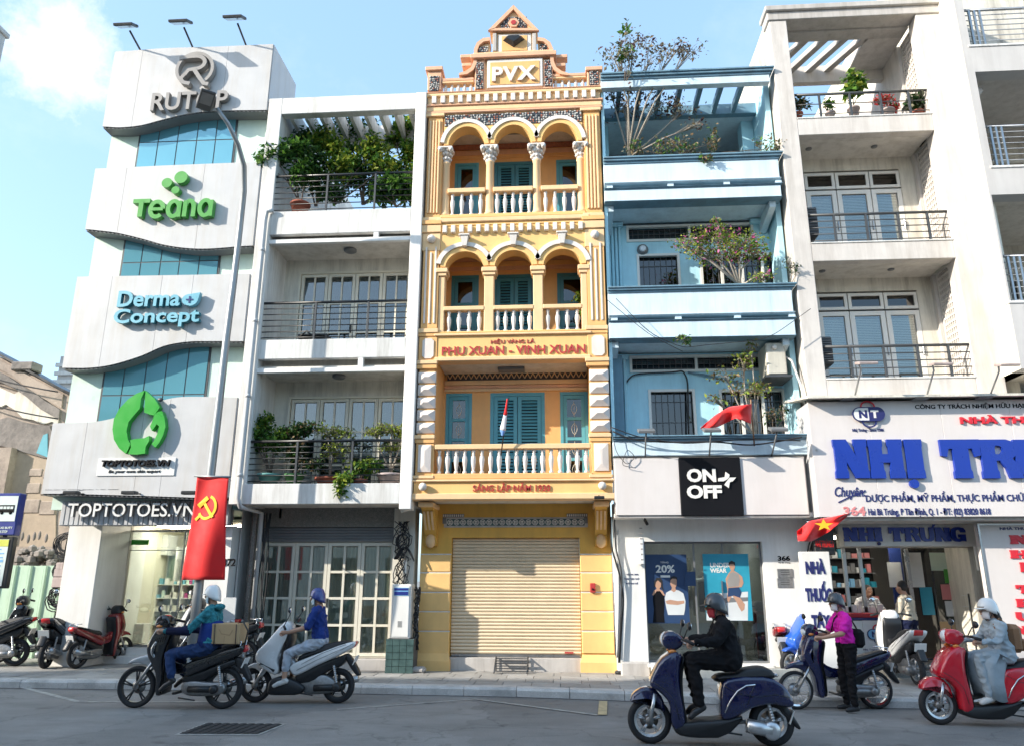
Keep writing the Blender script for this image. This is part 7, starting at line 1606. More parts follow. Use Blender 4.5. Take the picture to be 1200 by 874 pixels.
# ================================================================== pharmacy ground floor
PY = .1
C4 = lambda cx, cy, Y=PY: at(900+cx/3.077, 590+cy/3.077, Y)
ps = thing('pharmacy_shop', 'open fronted pharmacy under the big sign with dark glass cabinets inside', 'shop', (6, PY, SW))
pp = lambda nm, g, m: part(nm, g, m, ps)
a, b = C4(255, 155), C4(768, 55); s2x0, s2x1, s2z0, s2z1 = a[0], b[0], a[1], b[1]
s2 = thing('lower_pharmacy_sign', 'smaller white NHỊ TRƯNG signboard right above the pharmacy opening', 'sign', ((a[0]+b[0])/2, PY-.25, a[1]))
g = G().bbox(s2x0, s2x1, PY-.3, PY-.05, s2z0, nz0-.05, .01); part('board', g, 'white_paint', s2)
F4 = lambda cx, cy, Y: C4(cx, cy, Y)
for L_, xa, xb, kw in (('N', 275, 322, {}), ('H', 330, 380, {}), ('I', 385, 411, {'dot': False}), ('T', 440, 490, {}), ('R', 497, 545, {}), ('U', 553, 598, {'hook': True}), ('N', 606, 655, {}), ('G', 662, 710, {})):
    slab(L_, xa, xb, 84, 135, 'royal_blue', s2, PY-.301, .03, F=F4, **kw)
q = C4(402, 143, PY-.33); g = G().lathe([(.03, PY-.33), (.03, PY-.301)], (q[0], 0, q[1]), 'y', 14, smooth=False); part('letter_dot', g, 'navy_print', s2)
g = G().box(CX0+.1, 12, NY+.1, PY+.3, nz0-.05, nz0+.02); pp('soffit', g, 'soffit')
# shell of the shop
ox0, ox1 = C4(232, 400)[0], C4(752, 400)[0]; oz = C4(0, 158)[1]
g = G().box(CX0-.05, ox0, PY-.05, PY+3.5, SW, nz0-.06); pp('left_wall', g, 'white_clean')
g = G().box(ox1, ox1+.5, PY-.05, PY+3.5, SW, nz0-.06); pp('right_pier', g, 'cream_wall')
g = G().box(ox0, ox1, PY+3.4, PY+3.5, SW, 3.0); g.box(ox0, ox1, PY-.0, PY+3.4, oz+.25, oz+.3); pp('room', g, 'interior_grey')
for k in range(2): g = G().bbox(ox0+.4+k*1.2, ox0+.5+k*1.2, PY+.6, PY+1.8, oz+.2, oz+.245, .01); pp('ceiling_fill_tube', g, 'fill_glow')  # added glowing tubes that lighten the inside of the pharmacy
g = G().box(ox0, ox1, PY-.1, PY+3.4, SW, SW+.12); pp('room_floor', g, 'mid_grey')
g = G().bbox(ox0-.1, ox1+.2, PY-.45, PY-.101, SW-.02, SW+.11, .01); pp('step', g, 'granite')
g = G().box(s2x0, ox1+.5, PY-.04, PY+.1, oz, nz0-.05); pp('lintel', g, 'cream_wall')
# left panel NHÀ THUỐC TÂY
a, b = C4(128, 470, PY-.8), C4(243, 172, PY-.8)
lp = thing('vertical_pharmacy_panel', 'white upright panel reading NHÀ THUỐC TÂY in navy letters', 'sign', (a[0], PY-.8, a[1])); g = G().bbox(a[0]+.08, C4(230, 300, PY-.8)[0]+.02, PY-.8, PY-.65, SW+.1, b[1], .01); part('panel', g, 'sign_white', lp)
for s_, xa, ya, xb, yb, rf in (('NHÀ', 138, 207, 204, 252, 'NHA'), ('THUỐC', 138, 303, 228, 352, 'THUOC'), ('TÂY', 160, 400, 222, 446, 'TAY')):
    a, b = C4(xa, yb, PY-.81), C4(xb, ya, PY-.81); text(s_, a[0], b[0], a[1], b[1], PY-.812, .012, 'navy_print', lp, offset=.05, z1ref=rf)
# small red LED-like sign and flag
a, b = C4(170, 184, -.6), C4(236, 118, -.6); ls = thing('small_red_sign', 'small black box sign with red NHỊ TRƯNG 3 lettering under the red star flag', 'sign', (a[0], -.6, a[1])); g = G().bbox(a[0], b[0], -.62, -.4, a[1], b[1]+.2, .01); part('box', g, 'black_paint', ls)
text('NHỊ TRƯNG 3', a[0]+.02, b[0]-.02, a[1]+.1, a[1]+.27, -.623, .004, 'tail_red', ls, offset=.03)
f2 = thing('star_flag', 'red flag with a yellow star jutting over the pharmacy entrance', 'flag', (C4(200, 90, -1.6)[0], -1.6, 3.0))
V = flag_cloth(f2, [(934, 622), (948, 610), (968, 606), (996, 601)], [(935, 634), (952, 634), (972, 622), (992, 605)], -1.65)
sc = at(965, 615, -1.8); g = G(); st = [(sc[0]+(.13 if k % 2 == 0 else .05)*math.cos(R(90+36*k))*1.2, sc[1]+(.10 if k % 2 == 0 else .04)*math.sin(R(90+36*k))) for k in range(10)]; g.prism(st, -1.83, -1.822); part('star', g, 'gold_cloth', f2)
g = G(); q0, q1 = at(998, 600, -1.65), at(938, 612, -.7); g.tube([(q0[0], -1.65, q0[1]), (q1[0], -.7, q1[1]-.3)], .013, 6); part('stick', g, 'steel', f2)
# right hand pier with red letters and small logo sign
a, b = C4(757, 240, PY-.4), C4(822, 152, PY-.4); lg = thing('hanging_logo_sign', 'small square white sign with an NT emblem hanging by the pharmacy doorway', 'sign', ((a[0]+b[0])/2, PY-.4, a[1])); g = G().bbox(a[0], b[0], PY-.42, PY-.36, a[1], b[1], .008); part('board', g, 'sign_white', lg); nt_logo(lg, C4, 787, 194, .13, PY-.421)
a, b = C4(768, 240, PY-.43), C4(812, 230, PY-.43); text('NhịTrưng', a[0], b[0], a[1], b[1], PY-.423, .003, 'info_blue', lg, offset=.02)
for s_, xa, ya, xb, yb in (('NHỊ', 787, 293, 829, 335), ('TRƯNG', 783, 368, 850, 412)):
    a, b = C4(xa, yb, PY-.06), C4(xb, ya, PY-.06); text(s_, a[0], b[0], a[1], b[1], PY-.062, .008, 'red_sign', ps, name='wall_lettering', offset=.03, z1ref='NHI')
a, b = C4(822, 600, PY-.8), C4(960, 62, PY-.8); rp2 = thing('tall_red_letter_panel', 'tall pale panel with stacked red slab letters at the right edge', 'sign', (a[0], PY-.8, SW)); px_ = a[0]
g = G().bbox(px_, px_+1.6, PY-.92, PY-.8, SW+.05, nz0-.08, .01); part('panel', g, 'sign_pale', rp2); g = G(); frame(g, px_, px_+1.6, SW+.05, nz0-.08, PY-.94, PY-.921, .03); part('trim', g, 'steel', rp2)
text('NHÀ THUỐC', *(lambda a, b: (a[0], b[0], a[1], b[1]))(C4(836, 94, PY-.92), C4(960, 78, PY-.92)), PY-.925, .006, 'navy_print', rp2, offset=.03)
for L_, ya, yb in (('N', 112, 144), ('H', 166, 196), ('I', 210, 245), ('T', 292, 322), ('R', 342, 372), ('U', 390, 420), ('N', 440, 470), ('G', 490, 520)):
    slab(L_, 876 + (35 if L_ == 'I' else 0)+(22 if L_ in 'TRU' else 0), 945+(0 if L_ != 'I' else -10)+(10 if L_ in 'TRU' else 0), ya, yb, 'red_sign', rp2, PY-.921, .02, F=F4)
# counter, screens, cabinets, merchandise
ct = thing('pharmacy_counter', 'white pharmacy counter with an NT emblem under a purple and red top edge', 'counter', (C4(350, 480, .9)[0], .9, SW+.12))
cx0, cx1 = ox0+.02, C4(455, 450, .6)[0]; zct = ZZ(718, .6, 1010)
g = G().bbox(cx0, cx1, .62, 1.1, SW+.12, zct-.13, .01); part('body', g, 'sign_white', ct)
g = G().bbox(cx0, cx1+.05, .58, 1.15, zct-.075, zct, .01); part('top', g, 'mask_red', ct); g = G().bbox(cx0, cx1+.02, .6, 1.12, zct-.13, zct-.076, .006); part('band', g, 'navy_print', ct)
a = C4(340, 420, .6); b = C4(455, 540, .6); g = G().box(a[0], b[0]-.02, .605, .619, b[1], a[1]); part('front_panel', g, 'mask_white', ct)
nt_logo(ct, C4, 398, 470, .20, .6)
a, b = C4(345, 530, .6), C4(450, 522, .6); text('Nhị Trưng, Since 1986', a[0], b[0], a[1], b[1], .6, .004, 'navy_print', ct, offset=.01)
rr = random.Random(31)
def goods(par_label, x0_, x1_, y_, z_, n, hmin, hmax, group, cols):
    x = x0_
    while x < x1_:
        w_ = rr.uniform(.05, .13); h = rr.uniform(hmin, hmax); g = G().bbox(x, x+w_, y_, y_+.1, z_, z_+h, .004); solo('medicine_box', g, rr.choice(cols), par_label, 'box', group, base=(x, y_, z_)); x += w_+rr.uniform(.005, .03)
goods('medicine pack standing on the pharmacy counter', cx0+.1, cx1-.1, .8, zct+.001, 8, .06, .2, 'packs on the pharmacy counter', ['white_paint', 'poster_pale', 'cream_paint', 'info_blue'])
g = G(); xl, xr = C4(345, 300, 1.2)[0], C4(485, 300, 1.2)[0]
for xx in (C4(287, 300, .8)[0], C4(345, 300, .8)[0], xr): g.box(xx-.03, xx+.03, .8, .86, zct if xx < xr-.1 else SW+.12, oz+.24)
pp('screen_posts', g, 'steel')
cab = thing('glass_cabinet', 'tall dark glass display cabinet of medicine posters on the right side of the pharmacy', 'cabinet', (C4(650, 560, 1.0)[0], 1.0, SW+.12))
kx0, kx1 = C4(500, 300, .9)[0], C4(748, 300, .9)[0]
zsh = [ZZ(y, .9, 1090) for y in (770, 748, 724, 704, 680, 655)]
g = G().box(kx0, kx1, 1.5, 1.55, SW+.12, oz+.2); part('back', g, 'deep_blue', cab)
for z in zsh[1:]: g = G().box(kx0+.9, kx1, .95, 1.5, z-.015, z); part('shelf_board', g, 'shelf_green', cab)
for xx in (kx0, (kx0+kx1)/2-.12, kx1-.03): g = G().box(xx, xx+.03, .93, .96, SW+.12, oz+.2); part('upright', g, 'dark_grey', cab)
g = G().box(kx0+.03, kx1-.03, .94, .946, SW+.2, oz+.19); part('pane', g, 'dark_glass', cab)
for z in zsh[1:]: goods('medicine box on a shelf of the dark glass cabinet', kx0+.95, kx1-.1, 1.2, z+.001, 10, .08, .24, 'boxes in the pharmacy cabinet', ['cardboard', 'poster_pale', 'mask_blue', 'derma_blue', 'red_faded', 'pot_teal', 'mint'])
for (xa, ya, xb, yb, m) in ((590, 175, 690, 240, 'mint'), (640, 195, 680, 232, 'tail_red'), (640, 235, 690, 285, 'green_teana'), (630, 290, 700, 345, 'red_faded'), (645, 350, 720, 405, 'poster_pale'), (560, 300, 590, 400, 'poster_teal'), (625, 425, 720, 470, 'cardboard'), (630, 480, 720, 540, 'pot_pale'), (505, 175, 550, 300, 'poster_pale'), (440, 210, 478, 300, 'poster_pale')):
    Yq = .925-.004*rr.random() if xa > 500 else 1.2; a, b = C4(xa, yb, Yq), C4(xb, ya, Yq); g = G().box(a[0], b[0], Yq, Yq+.008, a[1], b[1]); pp('stuck_poster', g, m)
bk = G()
g = G().box(ox0+.1, xr, 2.6, 2.65, 1.2, oz+.2); pp('shelf_back', g, 'interior_dark')
for z in np.arange(1.3, oz, .3):
    g = G().box(ox0+.1, xr, 2.4, 2.6, z-.015, z); pp('rear_shelf', g, 'mid_grey'); goods('medicine box on the shelf behind the counter', ox0+.15, xr-.1, 2.42, z+.001, 10, .08, .2, 'boxes on the shelves behind the counter', ['poster_pale', 'info_blue', 'mid_grey', 'poster_teal', 'red_faded'])
t = thing('display_rack', 'narrow white metal rack at the right side of the pharmacy doorway', 'rack', (C4(765, 450, .3)[0], .3, SW+.12)); xa, xb = C4(736, 420, .25)[0], ox1-.02
g = G();
for xx in (xa, xb): g.box(xx, xx+.025, .25, .28, SW+.12, ZZ(695, .25, 1140))
part('upright', g, 'steel', t)
for yy in (697, 710, 738, 760): g = G().box(xa, xb, .25, .5, ZZ(yy, .25, 1140)-.015, ZZ(yy, .25, 1140)); part('shelf_board', g, 'shelf_white', t)
# ================================================================== motorbikes (local frame: +x forward, +y left, +z up)
def pillow(poly, w, b=.02, y=0.):
    a = sum(poly[i][0]*poly[(i+1) % len(poly)][1]-poly[(i+1) % len(poly)][0]*poly[i][1] for i in range(len(poly)))
    if a > 0: poly = poly[::-1]
    # round the outline once, then stack inset copies across the width
    q = []
    for i in range(len(poly)): p, r_ = poly[i], poly[(i+1) % len(poly)]; q += [(p[0]*.78+r_[0]*.22, p[1]*.78+r_[1]*.22), (p[0]*.22+r_[0]*.78, p[1]*.22+r_[1]*.78)]
    n = len(q)
    def inset(d):
        o = []
        for i in range(n):
            p0, p1, p2 = Vector(q[i-1]), Vector(q[i]), Vector(q[(i+1) % n]); t = (p2-p0); t = t.normalized() if t.length > 1e-6 else Vector((1, 0)); o.append((p1.x+t.y*d, p1.y-t.x*d))
        return o
    R_ = []
    for yy, d in ((-w, b), (-w+b*.35, b*.35), (-w+b, 0), (w-b, 0), (w-b*.35, b*.35), (w, b)): R_.append([(x, y+yy, z) for x, z in inset(d)])
    g = G(); g.rings(R_, smooth=True); return g
def wheel(par, x, r_, w_, tyre, rimm, n, wire, y=0.):
    e = part('wheel', G().lathe([(.035, y-.05), (.045, y-.03), (.045, y+.03), (.035, y+.05)], (x, 0, r_), 'y', 12), 'cast_metal', par, local=True)
    ti = w_*.72; g = G(); prof = [(r_-ti, -w_*.32), (r_-ti*.6, -w_*.5), (r_-ti*.2, -w_*.42), (r_, -w_*.12), (r_, w_*.12), (r_-ti*.2, w_*.42), (r_-ti*.6, w_*.5), (r_-ti, w_*.32)]
    rings = []
    for k in range(37):
        a = 2*math.pi*(k % 36)/36; rings.append([(x+p*math.cos(a), y+h, r_+p*math.sin(a)) for p, h in prof])
    g.rings(rings, caps=False, smooth=True); part('tyre', g, tyre, e, local=True)
    g = G(); ri = r_-ti
    rings = [[(x+p*math.cos(a), y+h, r_+p*math.sin(a)) for p, h in ((ri+.004, -w_*.36), (ri+.004, w_*.36), (ri-.022, w_*.28), (ri-.022, -w_*.28))] for a in [2*math.pi*(k % 36)/36 for k in range(37)]]
    g.rings(rings, caps=False, smooth=False)
    if wire:
        for k in range(20): a = 2*math.pi*k/20; g.tube([(x+.04*math.cos(a+.9*(-1)**k), y+.03*(-1)**(k//2), r_+.04*math.sin(a+.9*(-1)**k)), (x+(ri-.01)*math.cos(a), y, r_+(ri-.01)*math.sin(a))], .0028, 4, caps=False)
    else:
        for k in range(n):
            a = 2*math.pi*k/n+.3
            for d_ in (-.10, .10): g.tube([(x+.035*math.cos(a), y+.012, r_+.035*math.sin(a)), (x+ri*math.cos(a+d_), y, r_+ri*math.sin(a+d_))], [.014, .011], 5)
    part('rim', g, rimm, e, local=True)
    g = G().lathe([(.10, y-.062), (.10, y-.058)], (x, 0, r_), 'y', 20); part('brake_disc', g, 'steel', e, local=True)
    return e
BT = {
 'classic': dict(c=(540, 882, 535.), wb=(.636, -.636), r=(.232, .232), tw=.10, P=[
   ('front_fender', 0, .085, [(88, 660), (110, 615), (170, 578), (235, 585), (282, 640), (290, 715), (262, 705), (240, 665), (180, 652), (130, 668)]),
   ('front_shield', 0, .17, [(345, 380), (270, 430), (212, 530), (208, 575), (262, 600), (318, 660), (318, 770), (340, 800), (395, 770), (392, 700), (372, 560), (376, 470), (400, 395)]),
   ('inner_panel', 1, .15, [(372, 480), (400, 400), (415, 420), (392, 520), (392, 640), (408, 740), (392, 780), (370, 700)]),
   ('floorboard', 1, .16, [(318, 775), (345, 822), (430, 836), (610, 832), (740, 712), (600, 738), (400, 752)]),
   ('rear_body', 0, .17, [(590, 735), (598, 600), (620, 530), (700, 512), (880, 510), (960, 560), (1000, 640), (985, 672), (870, 648), (760, 676), (700, 712), (640, 738)]),
   ('seat', 2, .14, [(560, 535), (600, 505), (690, 500), (740, 474), (830, 460), (885, 468), (912, 500), (900, 522), (760, 526), (620, 548)]),
   ('headlight_cowl', 0, .13, [(292, 345), (288, 300), (318, 272), (370, 276), (412, 312), (402, 352), (360, 380), (310, 368)]),
   ('mudguard', 1, .06, [(905, 650), (965, 665), (1038, 780), (1020, 792), (975, 745), (930, 700)]),
   ('tail_lamp', 3, .10, [(940, 570), (965, 575), (992, 620), (990, 645), (950, 610)]),
   ('grab_rail', 4, .12, [(808, 524), (830, 506), (905, 490), (938, 500), (915, 515), (850, 530)])],
   sw=.17, seams=[[(620, 560), (700, 600), (800, 615), (900, 600), (975, 615)], [(740, 660), (760, 600), (790, 545)], [(225, 545), (290, 585), (340, 640), (360, 740)]], arcs=[[(612, 700), (645, 640), (690, 585), (740, 556), (790, 550)]], hb=(392, 330), mir=(440, 238), head=(300, 318), fork=((225, 640), (190, 770)), cvt=((730, 765), (862, 788), .088), plate=(985, 735, 35)),
 'sport': dict(c=(873, 557, 287.), wb=(.638, -.641), r=(.25, .25), tw=.085, P=[
   ('front_fender', 0, .07, [(640, 418), (664, 398), (702, 390), (732, 402), (735, 430), (716, 452), (706, 428), (680, 414)]),
   ('front_shield', 0, .16, [(800, 226), (768, 264), (733, 306), (690, 348), (692, 384), (718, 410), (760, 432), (792, 442), (804, 415), (786, 385), (806, 325), (834, 288), (832, 246)]),
   ('shield_graphic', 1, .162, [(705, 392), (730, 388), (765, 405), (790, 428), (765, 420), (730, 405)]),
   ('inner_panel', 1, .158, [(812, 300), (824, 262), (838, 252), (848, 290), (832, 330), (824, 370), (824, 410), (804, 430), (796, 390), (806, 340)]),
   ('centre_tunnel', 5, .10, [(740, 345), (790, 340), (850, 372), (875, 392), (850, 430), (800, 420), (770, 385)]),
   ('footboard', 1, .17, [(755, 510), (762, 460), (800, 446), (850, 452), (905, 476), (922, 494), (900, 520), (800, 522), (765, 520)]),
   ('rear_body', 0, .15, [(838, 408), (868, 388), (960, 352), (1080, 308), (1134, 300), (1122, 326), (1050, 364), (962, 402), (905, 432), (868, 446)]),
   ('under_body', 1, .11, [(865, 440), (905, 428), (962, 398), (1050, 366), (1090, 352), (1080, 400), (1000, 430), (950, 470), (880, 480)]),
   ('seat', 2, .13, [(872, 386), (886, 358), (940, 338), (980, 316), (1060, 300), (1098, 300), (1100, 312), (1010, 342), (905, 378)]),
   ('headlight_cowl', 0, .12, [(782, 262), (792, 232), (812, 216), (838, 232), (842, 262), (820, 285), (795, 285)]),
   ('mudguard', 1, .06, [(1072, 356), (1098, 352), (1132, 398), (1156, 442), (1138, 444), (1108, 410)]),
   ('tail_lamp', 3, .08, [(1118, 304), (1135, 300), (1126, 324), (1108, 330)]),
   ('engine', 6, .10, [(890, 462), (940, 440), (1000, 436), (1052, 462), (1075, 492), (1050, 512), (960, 520), (905, 514)])],
   sw=.15, seams=[[(880, 420), (960, 380), (1040, 345), (1105, 318)], [(900, 395), (985, 350), (1090, 312)], [(745, 320), (770, 345), (785, 385)]], arcs=[], hb=(806, 246), mir=(850, 168), head=(702, 362), fork=((735, 400), (690, 487)), cvt=((960, 492), (1057, 488), .06), plate=(1128, 385, 14)),
 'under': dict(c=(337, 577, 297.), wb=(.64, -.64), r=(.283, .283), tw=.075, P=[
   ('front_fender', 4, .06, [(98, 404), (118, 382), (160, 368), (204, 362), (214, 384), (196, 420), (180, 402), (140, 394)]),
   ('front_shield', 0, .14, [(222, 250), (200, 290), (186, 330), (192, 364), (220, 404), (242, 444), (246, 522), (272, 524), (272, 440), (262, 385), (272, 330), (288, 272), (262, 246)]),
   ('shield_trim', 4, .152, [(206, 330), (226, 300), (236, 312), (222, 340), (236, 372), (222, 376), (206, 354)]),
   ('inner_panel', 1, .13, [(262, 392), (272, 330), (290, 268), (300, 285), (286, 335), (278, 385), (286, 440), (286, 515), (268, 520)]),
   ('spine', 0, .07, [(262, 340), (290, 380), (340, 400), (400, 388), (392, 420), (340, 440), (290, 436), (262, 400)]),
   ('rear_body', 0, .12, [(345, 420), (372, 388), (450, 366), (560, 330), (604, 318), (612, 336), (586, 366), (500, 396), (420, 432), (366, 452)]),
   ('under_body', 1, .09, [(345, 450), (420, 430), (500, 398), (570, 372), (575, 400), (500, 430), (440, 470), (360, 480)]),
   ('seat', 2, .12, [(372, 388), (392, 356), (450, 348), (520, 330), (585, 318), (600, 324), (560, 342), (460, 372)]),
   ('headlight_cowl', 0, .11, [(206, 246), (208, 214), (232, 196), (262, 204), (276, 234), (262, 262), (228, 268)]),
   ('mudguard', 1, .055, [(556, 372), (592, 368), (622, 412), (648, 462), (632, 468), (600, 432)]),
   ('tail_lamp', 3, .07, [(596, 322), (614, 320), (620, 346), (602, 352)]),
   ('engine', 6, .10, [(352, 470), (400, 462), (470, 470), (530, 468), (545, 492), (530, 520), (440, 526), (380, 524), (350, 506)]),
   ('footpeg', 1, .22, [(330, 505), (350, 505), (350, 515), (330, 515)])],
   sw=.12, seams=[[(380, 420), (470, 385), (580, 345)], [(450, 368), (470, 400)]], arcs=[[(560, 360), (590, 340), (598, 306), (560, 304)]], hb=(244, 232), mir=(262, 170), head=(208, 236), fork=((226, 380), (147, 492)), cvt=((390, 496), (500, 496), .055), plate=(612, 398, 14))}
def bike(kind, name, label, X, Y, rot, cols, group, sc=1., rim='alloy', wire=False, nsp=5, z=0., mirrors=True):
    T = BT[kind]; cx, cz, k = T['c']; L_ = lambda p: ((cx-p[0])/k, (cz-p[1])/k)
    t = thing(name, label, 'motorbike', (X, Y, z), group, rot); t.scale = (sc,)*3; t.rotation_euler = (0, 0, rot)
    mm = [cols[0], 'plastic_black', 'seat_vinyl', 'tail_red', cols[1], cols[2], 'cast_metal']
    pt_ = lambda nm, g, m: part(nm, g, m, t, local=True)
    for nm, mi, w_, poly in T['P']:
        if z and kind == 'under' and nm == 'headlight_cowl': mi = 1
        pt_(nm, pillow([L_(p) for p in poly], w_, .03 if w_ > .08 else .015), mm[mi])
    wheel(t, T['wb'][0], T['r'][0], T['tw'], 'rubber', rim, nsp, wire); wheel(t, T['wb'][1], T['r'][1], T['tw']*1.15, 'rubber', rim, nsp, wire)
    a, b = L_(T['fork'][0]), (T['wb'][0], T['r'][0]); g = G()
    for s in (-1, 1): g.tube([(a[0]-.02, s*.075, a[1]+.05), (b[0], s*.075, b[1])], [.024, .02], 8)
    pt_('fork', g, 'alloy' if kind != 'under' else 'steel')
    h = L_(T['hb']); g = G().tube([(h[0]-.10, .34, h[1]+.0), (h[0]-.02, .2, h[1]+.03), (h[0]+.02, 0, h[1]), (h[0]-.02, -.2, h[1]+.03), (h[0]-.10, -.34, h[1])], .013, 8); pt_('handlebar', g, 'plastic_black')
    for s in (-1, 1):
        g = G().tube([(h[0]-.045, s*.23, h[1]+.025), (h[0]-.105, s*.355, h[1]-.002)], .019, 8); pt_('grip', g, 'rubber'); g = G().tube([(h[0]-.0, s*.2, h[1]+.02), (h[0]-.03, s*.34, h[1]+.0)], .006, 5); pt_('brake_lever', g, 'steel')
        if mirrors:
            m_ = L_(T['mir']); g = G().tube([(h[0]-.02, s*.2, h[1]+.02), (m_[0]+.03, s*.27, (h[1]+m_[1])/2+.05), (m_[0], s*.3, m_[1]-.02)], .007, 5); st = pt_('mirror', g, 'plastic_black')
            g = G().ball((m_[0]+.012, s*.32, m_[1]), (.022, .062, .045), 10, 7); part('mirror_shell', g, 'plastic_black', st, local=True); g = G().ball((m_[0]-.006, s*.32, m_[1]), (.008, .055, .038), 10, 6); part('mirror_glass', g, 'mirror', st, local=True)
    hd = L_(T['head'])
    g = G().ball((hd[0]-.01, 0, hd[1]), (.05, .085, .07) if kind == 'classic' else (.035, .10, .05), 12, 8); pt_('headlight', g, 'lamp_glass')
    for s in (-1, 1): g = G().ball((hd[0]-.08, s*.12, hd[1]-(.12 if kind == 'classic' else .03)), (.045, .02, .022), 8, 6); pt_('indicator', g, 'amber')
    for pl in T['arcs']:
        for s in (-1, 1): g = G().tube([(L_(p)[0], s*(.172 if kind == 'classic' else .10), L_(p)[1]) for p in pl], .009, 6); pt_('chrome_trim', g, 'chrome')
    for pl in T.get('seams', []):
        for s in (-1, 1): g = G().tube([(L_(p)[0], s*(T['sw']+.001), L_(p)[1]) for p in pl], .0035, 4); pt_('panel_gap', g, 'black_paint')
    a, b, r_ = T['cvt']; a, b = L_(a), L_(b); g = G(); g.tube([(a[0], .13, a[1]), (b[0], .13, b[1])], r_*.8, 12); g.lathe([(r_*1.05, .08), (r_*1.05, .165), (r_*.8, .185), (r_*.3, .19)], (b[0], 0, b[1]), 'y', 18); pt_('drive_cover', g, cols[3] if len(cols) > 3 else 'cast_metal')
    g = G(); rw = (T['wb'][1], T['r'][1]); g.tube([(rw[0]+.38, -.12, rw[1]-.03), (rw[0]+.22, -.15, rw[1]-.02), (rw[0]+.12, -.16, rw[1]+.0)], .022, 8); g.tube([(rw[0]+.14, -.16, rw[1]), (rw[0]-.26, -.17, rw[1]+.09)], [.045, .055], 12); pt_('exhaust', g, 'steel')
    for s in (-1, 1):
        g = G(); top = (rw[0]+.06, rw[1]+.3); n = 9
        g.tube([(rw[0]+(top[0]-rw[0])*j/40, s*.11, rw[1]+.03+(top[1]-rw[1]-.03)*j/40) for j in range(41)], [.017+.007*(j % 4 < 2) for j in range(41)], 7); pt_('shock_absorber', g, 'steel')
    px_ = L_((T['plate'][0], T['plate'][1])); s_ = T['plate'][2]; g = G(); g.box(-.004, .004, -.095, .095, -.07, .07); g.xf(Matrix.Translation((px_[0]-.0, 0, px_[1]+.02)) @ Matrix.Rotation(R(-22), 4, 'Y')); pt_('number_plate', g, 'plate')
    g = G().tube([(-.12, .12, .28), (-.2, .2, .02)] if z else [(-.05, .14, .16), (-.3, .15, .13)], .01, 6); pt_('side_stand', g, 'plastic_black')
    return t
PI = math.pi
def onroad(a, b): return ((a[0]+b[0])/2, (a[1]+b[1])/2)
BG = 'motorbikes being ridden along the road'; BP = 'motorbikes parked on the pavement'
b1 = bike('under', 'underbone_motorbike', 'black motorbike with black alloy wheels carrying a cardboard box, leftmost of the ridden ones', -5.38, -3.66, PI+R(1.), ('bike_black', 'bike_silver', 'plastic_black', 'plastic_black'), BG, sc=.97, rim='plastic_black')
b2 = bike('sport', 'sport_scooter', 'white and black scooter ridden by the man in the dark blue shirt', -3.93, -3.04, PI+R(1.), ('bike_white', 'bike_silver', 'bike_silver', 'plastic_black'), BG, sc=.955, rim='plastic_black')
b3 = bike('classic', 'classic_scooter', 'glossy dark blue retro scooter with chrome trim in the foreground', 1.56, -5.50, PI-R(2.), ('bike_blue', 'bike_silver', 'bike_silver', 'alloy'), BG, sc=1.03)
b4 = bike('under', 'spoked_motorbike', 'dark blue motorbike with wire wheels beside the woman in pink', 3.76, -2.95, PI+R(7), ('bike_blue', 'bike_blue', 'plastic_black', 'cast_metal'), BG, sc=.89, rim='chrome', wire=True)
b5 = bike('classic', 'red_scooter', 'bright red scooter at the right edge ridden by the woman in grey', 5.28, -4.06, PI-R(1.), ('bike_red', 'bike_red', 'bike_white', 'alloy'), BG, sc=1.0)
q = gnd(18, 781, SW); p1_ = bike('sport', 'parked_scooter', 'black scooter cut off by the left edge, parked before the green fence', q[0]-.75, q[1]+.02, PI+R(8), ('bike_black', 'bike_silver', 'plastic_black'), BP, z=SW, rim='plastic_black')
q = gnd(36, 779, SW); bike('under', 'parked_scooter', 'black parked motorbike just behind the leftmost parked scooter', q[0]-.3, q[1]+.45, PI+R(22), ('bike_black', 'bike_silver', 'plastic_black'), BP, z=SW)
def by_rear(kind, px, py, rot, *a, sc=1., **kw):
    q = gnd(px, py, SW); d = BT[kind]['wb'][1]*sc; return bike(kind, a[0], a[1], q[0]-d*math.cos(rot), q[1]-d*math.sin(rot), rot, a[2], BP, z=SW, sc=sc, **kw)
by_rear('sport', 52, 783, R(100), 'parked_scooter', 'black scooter with silver flanks seen from behind, parked left of the red motorbike', ('bike_black', 'bike_silver', 'plastic_black'), rim='plastic_black')
by_rear('under', 89, 783, R(78), 'parked_motorbike', 'dark red parked motorbike with a black seat in front of the cosmetics shop glass', ('bike_dkred', 'bike_dkred', 'plastic_black'), rim='plastic_black', sc=.86)
by_rear('under', 284, 789, PI-R(4), 'parked_motorbike', 'dark parked motorbike half hidden behind the rider with the cardboard box', ('bike_black', 'bike_silver', 'plastic_black'), rim='plastic_black')
by_rear('sport', 262, 785, PI-R(25), 'parked_scooter', 'silver and black scooter parked against the 372 wall behind the box rider', ('bike_silver', 'bike_black', 'plastic_black'), rim='plastic_black')
by_rear('under', 915, 791, R(92), 'parked_motorbike', 'red parked motorbike seen from behind, against the wall under number 366', ('bike_dkred', 'bike_silver', 'plastic_black'), sc=.95, wire=True)
by_rear('sport', 990, 791, PI+R(24), 'parked_motorbike', 'bright blue parked motorbike between the red one and the woman in pink', ('bike_bright_blue', 'bike_white', 'plastic_black'), sc=.88)
by_rear('sport', 1077, 803, R(90), 'parked_scooter', 'white and black scooter with a red tail lamp parked before the pharmacy counter', ('bike_white', 'bike_silver', 'plastic_black'), sc=.95)
